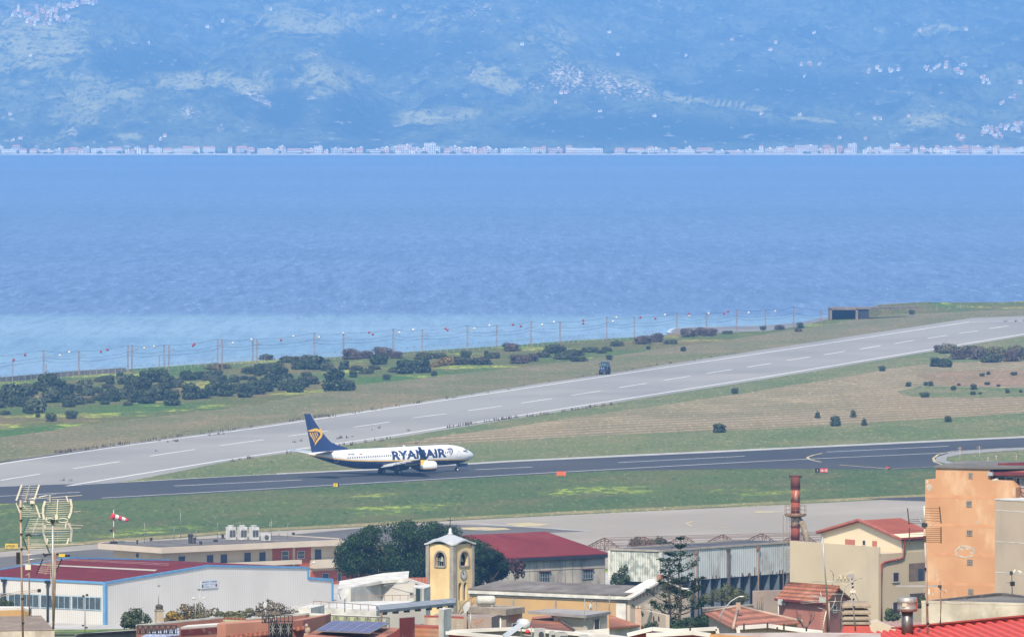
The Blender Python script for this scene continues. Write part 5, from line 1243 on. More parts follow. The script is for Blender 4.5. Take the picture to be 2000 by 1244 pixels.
for i, (x, Y, lobes, ms, lb) in enumerate((
  (263, 620, [(250,1205,14,12,0),(265,1200,16,14,0),(280,1208,14,12,0),(262,1215,26,12,0),(245,1218,12,9,0),(290,1215,9,8,0)], OLIVE, 'dark feathery tree at the foot of the hall gable wall, left of the small chimney'),
  (340, 640, [(338,1202,14,9,0),(350,1208,12,8,0),(330,1210,10,7,0)], GORSE, 'yellow-flowering bush left of the street lamps below the hall'),
  (375, 660, [(360,1190,15,13,0),(372,1196,18,14,0),(388,1188,14,12,0),(400,1198,16,11,0),(418,1195,14,9,0),(380,1204,26,9,0),(355,1203,14,8,0)], [GORSE[1], DRYB[2], OLIVE[1]], 'half bare ochre-leaved tree below the hall sign'),
  (440, 640, [(430,1200,12,7,0),(450,1200,14,7,0),(470,1199,12,7,0),(488,1195,10,9,0),(460,1206,30,6,0)], [REED[0], OLIVE[1], REED[1]], 'dry grassy scrub in front of the hall right of the ochre tree'),
  (535, 620, [(508,1186,10,12,0),(525,1182,14,12,0),(543,1186,14,11,0),(560,1192,12,9,0),(575,1196,10,7,0),(530,1198,40,8,0)], [DRYB[0], REED[0], DRYB[1]], 'brownish bare shrubs below the right end of the hall'),
  (1420, 760, [(1400,1160,14,14,0),(1420,1152,12,16,0),(1440,1158,14,12,0),(1455,1165,12,9,0),(1380,1170,16,12,0),(1350,1165,10,14,0),(1432,1170,26,10,0)], [REED[1], REED[2], OLIVE[1]], 'tall dry reeds in front of the dark shed openings'),
  (14, 700, [(5,1178,12,8,0),(18,1180,9,7,0),(-8,1176,12,9,0)], OLIVE, 'dark round tree at the left edge in front of the hall windows'),
  (1745, 700, [(1738,1196,9,9,0),(1748,1204,10,7,0),(1735,1206,8,6,0)], OLIVE, 'small shrub at the foot of the cream house wall'),
  (1805, 560, [(1800,1172,8,9,0),(1808,1178,7,8,0),(1797,1180,7,7,0)], [OLIVE[0], OLIVE[1], REED[1]], 'green bush behind the corner of the old parapet'))):
    tree('tree' if 'tree' in lb else 'shrub', lb, x, 0, Y, lobes, 2200 if 'bare' not in lb else 1300, .10, ms, 20 + i, .09, cat='tree' if 'tree' in lb else 'shrub')
def bare(name, label, x, yb, yt, Y, spread, n, seed, m=DRYB[1]):
    """leafless branches"""
    r_ = random.Random(seed); b = at(x, yb, Y); k = Y / F; H_ = (yb - yt) * k; mb = MB()
    def br(p, d, l, w_, lev):
        q = p + d * l; mb.tube([p, (p + q) / 2 + Vector((r_.uniform(-1,1), r_.uniform(-1,1), 0)) * l * .06, q], [w_, w_ * .8, w_ * .5], 4, cap=False)
        if lev:
            for i in range(n if lev > 1 else n): br(p + d * l * r_.uniform(.45, 1), (d + Vector((r_.uniform(-1,1), r_.uniform(-1,1), r_.uniform(-.2,.7))) * .75).normalized(), l * r_.uniform(.5, .75), w_ * .55, lev - 1)
    for i in range(n + 2): br(b, Vector((r_.uniform(-1,1) * spread, r_.uniform(-.5,.5) * spread, 1)).normalized(), H_ * r_.uniform(.35, .5), .035, 3)
    return based(mb, name, m, label, 'tree')
bare('bare_tree', 'leafless grey tree in front of the pink house', 1575, 1230, 1180, 420, 1.0, 3, 1)
bare('bare_tree', 'thin leafless branches crossing the lower bell tower', 893, 1205, 1140, 600, 1.3, 2, 2, mat('twig', (.16,.12,.09), .9))
# ================================================================ 4 bell tower
def tower():
    N = at(884.5, 1064, 860); k = 860 / F; L_ = N + Vector((-48 * k, 36 * k * .98, 0)); Rr = N + Vector((37 * k, 48 * k, 0)); Bk = L_ + (Rr - N)
    z = N.z; zb = terr(N.x, N.y) - 1
    t = bld('bell_tower', 'pale yellow bell tower with a clock, arched openings and a wavy zinc roof', N)
    uL, nL = wframe(L_, N); uR, nR = wframe(N, Rr); wl = (N - L_).length; wr = (Rr - N).length
    def dist(px, P, Q): return (vwall(px, 1090, P, Q) - Vector((P.x, P.y, 0))).dot((Vector((Q.x, Q.y, 0)) - Vector((P.x, P.y, 0))).normalized())
    hL = (dist(851, L_, N), dist(870, L_, N)); zt = vwall(860, 1077, L_, N).z; z0 = vwall(860, 1105, L_, N).z
    hR = (dist(897.5, N, Rr), dist(914, N, Rr))
    topz = z + .05
    holL = [arch((hL[0] + hL[1]) / 2, hL[1] - hL[0], z0, zt)]
    wz = (vwall(900, 1172, N, Rr).z, vwall(900, 1137, N, Rr).z)
    w1 = (dist(895.5, N, Rr), dist(902, N, Rr)); w2 = (dist(905.5, N, Rr), dist(912, N, Rr))
    holR = [arch((hR[0] + hR[1]) / 2, hR[1] - hR[0], z0, zt), arch(sum(w1) / 2, w1[1] - w1[0], *wz, 6), arch(sum(w2) / 2, w2[1] - w2[0], *wz, 6)]
    holed(t, 'left_wall', L_, N, zb, topz, holL, YELLOW, .4); holed(t, 'right_wall', N, Rr, zb, topz, holR, YELLOW, .4)
    mb = MB()
    for a, b in ((Rr, Bk), (Bk, L_)): mb.poly([(a.x,a.y,zb),(b.x,b.y,zb),(b.x,b.y,topz),(a.x,a.y,topz)])
    mb.build('rear_wall', YELLOW, t)
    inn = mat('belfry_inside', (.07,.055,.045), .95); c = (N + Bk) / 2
    mb = MB(); q = [c + (p - c) * .45 for p in (L_, N, Rr, Bk)]; mb.prism([(p.x, p.y) for p in q], zb, wz[1] + .3); mb.build('stairwell', mat('glass_block', (.20,.19,.17), .5, (.08,.08,.08), 3), t)
    mb = MB(); mb.prism([(p.x, p.y) for p in [c + (p - c) * .8 for p in (L_, N, Rr, Bk)]], z0 - .25, z0 - .12); mb.build('belfry_floor', inn, t)
    for P, Q, h in ((L_, N, hL), (N, Rr, hR)):  # stone surrounds
        u, n = wframe(P, Q); o = Vector((P.x, P.y, 0)); pts = arch((h[0] + h[1]) / 2, h[1] - h[0] + .12, z0 - .05, zt + .06, 10); mb = MB(); W = [o + u * a + UP * b + n * .05 for a, b in pts]
        for a, b in zip(W, W[1:] + W[:1]): mb.bar(a, b, .16, .16, up=n)
        mb.build('arch_surround', STONE, t)
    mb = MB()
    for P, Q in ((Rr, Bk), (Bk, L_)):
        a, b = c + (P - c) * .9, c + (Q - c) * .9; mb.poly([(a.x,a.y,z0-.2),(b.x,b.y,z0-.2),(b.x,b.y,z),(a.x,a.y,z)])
    mb.build('belfry_shade_panel', mat('belfry_shade', (.03,.026,.022), .95), t)  # dark panels added inside the rear walls, painting the belfry's shade
    # corner pilasters
    for P, wd in ((L_, .42), (N, .5), (Rr, .38)):
        mb = MB(); mb.box((P.x, P.y, (z + zb) / 2), (wd, wd, z - zb), ang(L_, N)); mb.build('pilaster', STONE, t)
    # bells
    brz = mat('bell_metal', (.30,.31,.27), .5, (.20,.22,.18), 3, metal=.4)
    for P, Q, h, zz in ((N, Rr, hR, 0), (L_, N, hL, 0)):
        u, n = wframe(P, Q); p = Vector((P.x, P.y, 0)) + u * (sum(h) / 2 - .05) - n * .35; mb = MB(); zc = (z0 + zt) / 2
        mb.lathe([(.30,-.30),(.24,-.2),(.17,.05),(.12,.2),(.03,.26)], (p.x, p.y, zc), 14); mb.build('bell', brz, t)
        mb = MB(); mb.box((p.x, p.y, zc + .42), (.9, .1, .12), ang(P, Q)); mb.box((p.x, p.y, zc + .32), (.06, .06, .2)); mb.build('bell_yoke', inn, t)
    u, n = wframe(L_, N); mb = MB()
    for d_ in (.15, .35, .6, .85): a = Vector((L_.x, L_.y, 0)) + u * (hL[0] + d_) - n * .2; mb.bar(a + UP * z0, a + UP * (z0 + .9 - .3 * abs(d_ - .5)), .06)
    mb.bar(Vector((L_.x, L_.y, z0 + .55)) + u * hL[0] - n * .2, Vector((L_.x, L_.y, z0 + .75)) + u * hL[1] - n * .2, .07); mb.build('bell_frame', brz, t)
    # clock
    u, n = wframe(N, Rr); cc = vwall(904.6, 1121.4, N, Rr); r_ = 9.3 * k; D_ = lambda a, r, off: cc + u * math.sin(a) * r + UP * math.cos(a) * r + n * off
    mb = MB(); mb.v = [tuple(D_(i * math.pi / 12, r_, .0)) for i in range(24)] + [tuple(D_(i * math.pi / 12, r_, .07)) for i in range(24)]; mb.face(list(range(24, 48)))
    for i in range(24): mb.face([i, (i + 1) % 24, 24 + (i + 1) % 24, 24 + i])
    ck = mb.build('clock_face', mat('clock_white', (.74,.75,.76), .5), t)
    mb = MB()
    for i in range(12): mb.bar(D_(i * math.pi / 6, r_ * .74, .085), D_(i * math.pi / 6, r_ * .92, .085), .045, .02, up=n)
    mb.build('hour_mark', BLK, ck); mb = MB(); mb.bar(D_(math.pi + 5.75, -.0, .1), D_(5.85, r_ * .78, .1), .06, .02, up=n); mb.build('minute_hand', BLK, ck)
    mb = MB(); mb.bar(D_(0, 0, .1), D_(5.5, r_ * .5, .1), .09, .02, up=n); mb.build('hour_hand', BLK, ck)
    mb = MB(); W = [D_(i * math.pi / 12, r_ * 1.02, .05) for i in range(24)]
    for a, b in zip(W, W[1:] + W[:1]): mb.bar(a, b, .06, .1, up=n)
    mb.build('rim', STONE, ck)
    # wavy roof
    mb = MB(); G = 20; e1 = (N - L_) * .5 * 1.2; e2 = (Rr - N) * .5 * 1.2; hh = lambda s_: .42 * (math.cos(math.pi * s_) * .5 + .5)
    for lay in (0, 1):
        for i in range(G + 1):
            for j in range(G + 1):
                a = -1 + 2 * i / G; b = -1 + 2 * j / G; m_ = max(abs(a), abs(b)); edge = hh(b if abs(a) >= abs(b) else a) if m_ > 0 else .3
                zz = edge * m_ ** 1.5 + 1.02 * (1 - m_) ** 1.25; p = Vector((c.x, c.y, z)) + e1 * a + e2 * b; mb.v.append((p.x, p.y, z + .08 + zz - lay * .14))
    o_ = (G + 1) ** 2
    for i in range(G):
        for j in range(G):
            q = [i*(G+1)+j, (i+1)*(G+1)+j, (i+1)*(G+1)+j+1, i*(G+1)+j+1]; mb.face(q, True); mb.face([v + o_ for v in q[::-1]], True)
    ed = [j for j in range(G + 1)] + [i*(G+1)+G for i in range(1, G + 1)] + [G*(G+1)+j for j in range(G - 1, -1, -1)] + [i*(G+1) for i in range(G - 1, 0, -1)]
    for a, b in zip(ed, ed[1:] + ed[:1]): mb.face([a, b, b + o_, a + o_])
    mb.build('roof', ZINC, t)
    mb = MB(); mb.lathe([(.30,0),(.26,.12),(.17,.2),(.15,.5),(.12,.62),(.02,.68)], (c.x, c.y, z + .98), 12); fn = mb.build('finial', ZINC, t)
    mb = MB(); mb.box((c.x, c.y, z + 2.15), (.09, .09, 1.2)); mb.box((c.x, c.y, z + 2.45), (.62, .07, .09)); mb.build('cross', mat('rusted_iron', (.06,.05,.045), .8), t)
tower()
# ================================================================ 5 church hall
def church():
    A = at(1225, 1161, 830); z = A.z; B = onz(1343, 1151.5, z); C = onz(918, 1148.5, z); D = B + (C - A); zb = terr(A.x, A.y) - 2
    t = bld('church_hall', 'long ochre church hall with a grey roof and a cream gabled front', A)
    M1 = (A + B) / 2; apex = at(1276, 1130, M1.y); M2 = M1 + (C - A); zr = at(1243, 1145, (M1.y + A.y) / 2 + 1.5).z
    u, n = wframe(C, A); ug, ng = wframe(A, B)
    mb = MB(); mb.mat(OCHRE); mb.prism([(p.x, p.y) for p in (C, A, B, D)], zb, z - .05); mb.build('wall', None, t)
    mb = MB(); mb.poly([(A.x,A.y,z-.05),(B.x,B.y,z-.05),(M1.x,M1.y,zr-.1)]); mb.poly([(C.x,C.y,z-.05),(D.x,D.y,z-.05),(M2.x,M2.y,zr-.1)]); mb.build('gable', OCHRE, t)
    e = n * .35; ROOFG = mat('grey_sheet_roof', (.20,.175,.155), .9, (.13,.115,.10), .5, detail=8, stain=(.26,.235,.21), stscale=.35)
    slab('roof', [A + e, Vector((M1.x,M1.y,zr)), Vector((M2.x,M2.y,zr)), C + e], .12, ROOFG, t); slab('roof', [B - e, Vector((M1.x,M1.y,zr)), Vector((M2.x,M2.y,zr)), D - e], .12, ROOFG, t)
    band(t, C, A, z - .5, z - .14, WHITER, .30, 'cornice'); band(t, C, A, z - .72, z - .53, STONE, .12, 'cornice')
    for x in (1003, 1085.7, 1164.5):
        p = vwall(x, 1180, C, A); mb = MB(); mb.box((p.x + n.x * .05, p.y + n.y * .05, (z + zb) / 2 - .4), (.16, .12, z - zb - .8), ang(C, A)); mb.build('joint', STONE, t)
    # front block with taller gable
    dpt = (C - A).normalized() * 1.1; f0 = A - dpt * .3; f1 = B - dpt * .3; K = [f0 + dpt, f0, f1, f1 + dpt]
    mb = MB(); fm = (f0 + f1) / 2; mb.v = []
    zt = z - .1; ap = apex.z - .25
    pts = [(f0, zb), (f1, zb), (f1, zt), (fm, ap), (f0, zt)]
    a_ = [(p.x, p.y, q) for p, q in pts]; b_ = [(p.x + dpt.x, p.y + dpt.y, q) for p, q in pts]; mb.v = a_ + b_; mb.face([0,1,2,3,4]); mb.face([9,8,7,6,5])
    for i in range(5): mb.face([i, (i+1) % 5, 5 + (i+1) % 5, 5 + i])
    mb.build('front', mat('cream_front', (.56,.47,.38), .95, (.50,.42,.34), .4, stain=(.46,.38,.31)), t)
    g = -dpt * .35; lo = ug * .5
    for P in (f0 - lo, f1 + lo):
        P2 = Vector((P.x, P.y, zt - .3)); T = Vector((fm.x, fm.y, ap + .22)); slab('gable_coping', [P2 + g + UP * .12, T + g, T + dpt * 1.3, P2 + dpt * 1.3 + UP * .12], .18, WHITER, t)
    PINKD = mat('pink_stone', (.48,.24,.17), .9)
    for s_ in (0, 1):
        P = f0 if s_ == 0 else f1
        for i in range(1, 9):
            f_ = i / 9; x = Vector((P.x + (fm.x - P.x) * f_, P.y + (fm.y - P.y) * f_, zt + (ap - zt) * f_ - .25)); mb = MB(); q = x + ng * .06
            mb.prism([((q + ug * .13).x, (q + ug * .13).y), ((q + ng * .06).x, (q + ng * .06).y), ((q - ug * .13).x, (q - ug * .13).y)], x.z - .42, x.z); mb.build('dentil', PINKD, t)
    mb = MB(); p = vwall(1214, 1190, C, A); mb.box((p.x + n.x * .06, p.y + n.y * .06, (z + zb) / 2 - .4), (1.15, .14, z - zb - .9), ang(C, A)); mb.build('corner_pilaster', WHITER, t)
    c = Vector((fm.x, fm.y, ap)); mb = MB(); mb.box((c.x, c.y, c.z + .35), (.5, .5, .7), ang(A, B)); mb.build('stone_base', PINKD, t)
    mb = MB(); mb.box((c.x, c.y, c.z + 1.5), (.09, .09, 1.9)); mb.build('pole', mat('rusted_iron', (.06,.05,.045), .8), t)
church()
# ================================================================ 6 red-roofed warehouse
def warehouse():
    A = at(1190, 1080, 1010); z = A.z; L_ = onz(935, 1092, z); u = (A - L_).normalized(); nb = Vector((-u.y, u.x, 0)); zb = terr(A.x, A.y) - 2
    t = bld('warehouse', 'grey panel warehouse with a big crimson hipped roof', A)
    R1 = at(1066, 1037.5, 1017); R0 = R1 - u * 13; Bk = A + nb * 14; Lb = L_ + nb * 14; R1b = R1
    body('wall', [L_ + nb * .5, A + nb * .5 - u * .3, Bk - u * .3, Lb], zb, z - .3, mat('grey_panel', (.50,.47,.42), .95, (.38,.36,.33), .5, detail=7, stain=(.22,.21,.20), stscale=.4, wave=1.25, wamt=.0), t)
    CRIM = mat('crimson_roof_sheet', (.22,.035,.035), .8, (.18,.03,.03), .3, spec=.1, wave=.6, wamt=.22, waxis='X', wrot=R(-30), stain=(.25,.055,.055), stscale=.15)
    slab('roof', [L_, A, R1, R0], .25, CRIM, t); slab('roof', [A, Bk, R1], .25, CRIM, t); slab('roof', [Bk, Lb, R0, R1], .2, CRIM, t)
    mb = MB(); mb.bar(L_ - UP * .3, A - UP * .3, .25, .4); mb.build('gutter', mat('dark_gutter', (.03,.03,.045), .7), t)
    P, Q = L_ + nb * .5, A + nb * .5; uu, n = wframe(P, Q)
    for i in range(14):
        p = P + u * (1.15 * i + .4); mb = MB(); mb.box((p.x + n.x * .02, p.y + n.y * .02, (z + zb) / 2 - .3), (.07, .05, z - zb - .6), ang(P, Q)); mb.build('panel_joint', STONE, t)
    zj = vwall(1100, 1112, P, Q).z; band(t, P, Q, zj, zj + .08, STONE, .05, 'panel_joint')
    for x0, y0, x1, y1 in ((1053,1115,1073,1138),(1137,1111,1157,1130)):
        w_ = win(t, P, Q, x0, y0, x1, y1, GLASS, mat('steel_frame', (.26,.31,.36), .6), .09, .1, nx=4, ny=2)
        a = vwall(x0 - 1, y0, P, Q); b = vwall(x1 + 1, y0, P, Q); mb = MB(); mb.bar(a + n * .12, b + n * .12, .3, .14); mb.build('lintel', mat('rusty_lintel', (.16,.06,.05), .9), t)
warehouse()
# ================================================================ 7 corrugated shed
def shed():
    A = at(1291, 1078, 985); z = A.z; L_ = onz(1191, 1074.5, z); Rr = onz(1560, 1059.5, z); D = L_ + (Rr - A); zb = terr(A.x, A.y) - 2
    t = bld('corrugated_shed', 'long shed clad in weathered white corrugated sheets over dark open bays', A)
    zm = vwall(1291, 1137, L_, A).z
    M1 = mat('mottled_sheet', (.66,.68,.64), .6, (.34,.38,.35), 1.1, detail=9, lo=.45, hi=.58, wave=.33, wamt=.35, waxis='X', wrot=R(25), stain=(.62,.62,.58), stscale=1.3)
    M2 = mat('bluish_sheet', (.72,.76,.80), .6, (.60,.64,.68), .5, detail=8, wave=.42, wamt=.38, waxis='X', wrot=R(-45), stain=(.42,.40,.37), stscale=.5)
    th = .15
    n1 = wn(L_, A); n2 = wn(A, Rr); mb = MB()
    mb.prism([(p.x, p.y) for p in (L_, A, A - n1 * th, L_ - n1 * th)], zm, z); mb.build('end_cladding', M1, t)
    mb = MB(); a2 = A + (Rr - A).normalized() * .02; mb.prism([(p.x, p.y) for p in (a2, Rr, Rr - n2 * th, a2 - n2 * th)], zm, z); mb.build('side_cladding', M2, t)
    # rusted lower fringe
    rs = random.Random(3); mb = MB()
    for i in range(46):
        p = A.lerp(Rr, rs.random()); h = rs.uniform(.1, .8) * (1.3 if rs.random() < .3 else .6); mb.box((p.x + n2.x * .02, p.y + n2.y * .02, zm + h / 2), (rs.uniform(.06, .2), .04, h), ang(A, Rr))
    o = mb.build('rust_streaks', mat('rust', (.16,.095,.06), .95, (.09,.07,.055), 3), t); o['kind'] = 'stuff'
    slab('roof', [L_ + UP * .12, A + UP * .12, Rr + UP * .12, D + UP * .12], .14, mat('dark_shed_roof', (.065,.06,.065), .9, (.11,.10,.10), .3, stain=(.15,.13,.12), stscale=.3), t)
    mb = MB()
    for a, b in ((L_, A), (A, Rr), (L_, D)): mb.bar(a + UP * .15, b + UP * .15, .3, .22)
    mb.build('roof_edge', mat('pale_edge', (.42,.37,.32), .9), t)
    for P in (L_, A):
        mb = MB(); mb.box((P.x, P.y, (z + zm) / 2), (.32, .32, z - zm), ang(L_, A)); mb.build('corner_strip', WHITER, t)
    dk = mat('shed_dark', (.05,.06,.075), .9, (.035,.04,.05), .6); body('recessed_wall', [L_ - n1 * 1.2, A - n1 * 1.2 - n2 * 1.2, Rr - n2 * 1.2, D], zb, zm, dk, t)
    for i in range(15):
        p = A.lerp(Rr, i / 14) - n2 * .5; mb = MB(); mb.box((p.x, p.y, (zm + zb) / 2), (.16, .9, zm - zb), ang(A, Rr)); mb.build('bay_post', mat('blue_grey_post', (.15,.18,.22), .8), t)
    for x, m_, r_ in ((1358,'rusty_pipe',.09),(1420,'dark_pipe',.17),(1478,'rusty_pipe',.08)):
        mm = {'rusty_pipe': mat('rusty_pipe', (.20,.16,.13), .9, (.25,.14,.09), 2), 'dark_pipe': mat('dark_pipe', (.09,.07,.06), .9)}[m_]
        p = vwall(x, 1080, A, Rr) + n2 * .25; mb = MB(); mb.tube([(p.x, p.y, z - .3), (p.x, p.y, zb)], r_, 8); mb.box((p.x, p.y, z - .3), (.4, .3, .4), ang(A, Rr)); mb.build('downpipe', mm, t)
shed()
# ================================================================ 8 rusty roof skeleton
def truss():
    P0 = at(1181, 1050, 1060); z = P0.z; rs = mat('rusty_frame', (.20,.11,.075), .9, (.13,.08,.06), 3)
    t = thing('roof_skeleton', 'bare rusty arched roof frame of a ruined shed beyond the corrugated shed', 'ruin', (P0.x, P0.y, terr(P0.x, P0.y)))
    ax = (onz(1640, 1037, z) - P0); ax.z = 0; n = 6; ax /= n; w_ = Vector((ax.y, -ax.x, 0)).normalized() * 4.4 + ax.normalized() * .0
    prevp = None
    for i in range(n + 1):
        c = P0 + ax * i; pts = []
        for k in range(9):
            s_ = -1 + k / 4; pts.append(c + w_ * s_ * -1 + UP * (-1.25 * abs(s_) ** 1.15))
        mb = MB(); lo = [c + w_ * (1 - k / 4) + UP * -1.5 for k in range(9)]
        for a, b in zip(pts[:-1], pts[1:]): mb.bar(a, b, .10)
        for a, b in zip(pts[:-1], pts[1:]): mb.bar(a - UP * .28, b - UP * .28, .06)
        for k in range(1, 8): mb.bar(pts[k], lo[k], .06); mb.bar(pts[k], lo[k + 1 if k < 4 else k - 1], .05)
        mb.bar(lo[0], lo[-1], .09)
        for s_ in (0, 4, 8): mb.bar(pts[s_], Vector((pts[s_].x, pts[s_].y, terr(c.x, c.y) - .5)), .13)
        mb.build('arch_truss', rs, t)
        if prevp:
            mb = MB()
            for k in range(0, 9): mb.bar(prevp[k], pts[k], .05)
            mb.build('purlin', rs, t)
        prevp = pts
    mb = MB(); mb.poly([P0 + w_ + UP * -2.6, P0 + ax * n + w_ + UP * -2.6, P0 + ax * n - w_ + UP * -2.6, P0 - w_ + UP * -2.6]); mb.build('rubble_floor', mat('pale_rubble', (.45,.42,.38), .95, (.2,.18,.15), .8, lo=.4, hi=.6), t)
truss()
# ================================================================ 9 rusty chimney
def stack():
    b = at(1553.5, 1060, 1000); k = 1000 / F; zb = terr(b.x, b.y); H = lambda py: at(1553.5, py, 1000).z
    t = thing('rusty_chimney', 'tall rust-red metal chimney with a ring platform and a slanted duct', 'chimney', (b.x, b.y, zb)); r0 = 8.6 * k
    ms = [mat('chimney_dark_red', (.17,.04,.02), .8, (.10,.03,.018), 1.5), mat('chimney_streaked', (.36,.09,.04), .8, (.50,.38,.30), 1.2, stretch=(3, 3, .5), lo=.5, hi=.6), mat('chimney_red', (.34,.07,.03), .85, (.20,.05,.025), 1), mat('chimney_red_dark', (.27,.06,.028), .8)]
    yy = [929, 955, 979, 1002, 1029, 1054]
    for i, (a, c) in enumerate(zip(yy[:-1], yy[1:])):
        mb = MB(); mb.tube([(b.x, b.y, H(c)), (b.x, b.y, H(a))], r0 * (1.08 if i == 0 else 1 + .01 * (i % 2)), 20); mb.build('pipe_section', ms[[0, 1, 2, 1, 3][i]], t)
    mb = MB(); mb.tube([(b.x, b.y, zb), (b.x, b.y, H(1054))], r0 * .99, 16); mb.build('pipe_section', ms[3], t)
    for y_ in (930, 955, 979, 1029):
        mb = MB(); mb.tube([(b.x, b.y, H(y_)), (b.x, b.y, H(y_) + .12)], r0 * 1.16, 20); mb.build('flange', ms[0], t)
    pm = mat('platform_rust', (.32,.21,.11), .85, (.22,.12,.07), 3); mb = MB(); mb.lathe([(r0, -.35), (21 * k, -.1), (21.5 * k, .12), (r0, .12)], (b.x, b.y, H(1005)), 24, False); mb.build('platform', pm, t)
    mb = MB(); rr = 21 * k
    for zz in (.6, 1.1):
        ring_ = [Vector((b.x + rr * math.cos(i * math.pi / 12), b.y + rr * math.sin(i * math.pi / 12), H(1005) + zz)) for i in range(24)]
        for p, q in zip(ring_, ring_[1:] + ring_[:1]): mb.bar(p, q, .035)
    for i in range(12): p = Vector((b.x + rr * math.cos(i * math.pi / 6), b.y + rr * math.sin(i * math.pi / 6), H(1005))); mb.bar(p, p + UP * 1.1, .035)
    mb.build('railing', pm, t)
    mb = MB(); lx = b.x - 14 * k
    for d in (-.18, .18): mb.bar((lx + d, b.y - .3, zb), (lx + d, b.y - .3, H(1000)), .05)
    zz = zb
    while zz < H(1000): mb.bar((lx - .18, b.y - .3, zz), (lx + .18, b.y - .3, zz), .03); zz += .4
    mb.bar((lx - .6, b.y, zb), (lx - .6, b.y, H(1005)), .07); mb.build('ladder', pm, t)
    mb = MB(); q = at(1560, 1014, 1000); mb.tube([q, at(1567, 1022, 999.6), at(1574, 1044, 999.4), at(1581, 1072, 999)], .36, 12); mb.build('slanted_duct', mat('duct_metal', (.34,.29,.21), .8, (.22,.15,.10), 2), t)
    for s_ in (-1, 1):
        mb = MB(); mb.box((b.x + s_ * 11.5 * k, b.y, H(931)), (.12, .12, .3)); mb.bar((b.x + s_ * r0, b.y, H(931)), (b.x + s_ * 11.5 * k, b.y, H(931)), .05); mb.build('lamp', BLK, t)
stack()

mb = MB(); xs_, ys_ = list(range(-90, 41, 10)), [1040, 1060, 1080, 1100, 1125, 1150, 1175, 1200, 1250]
mb.v = [(a, b, terr(a, b) + .06) for a in xs_ for b in ys_]
for i in range(len(xs_) - 1):
    for j in range(len(ys_) - 1): k = i * len(ys_) + j; mb.face([k, k + len(ys_), k + len(ys_) + 1, k + 1])
tag(mb.build('yard_paving', mat('yard_concrete', (.50,.49,.47), .95, (.40,.39,.37), .3, detail=7)), kind='structure')
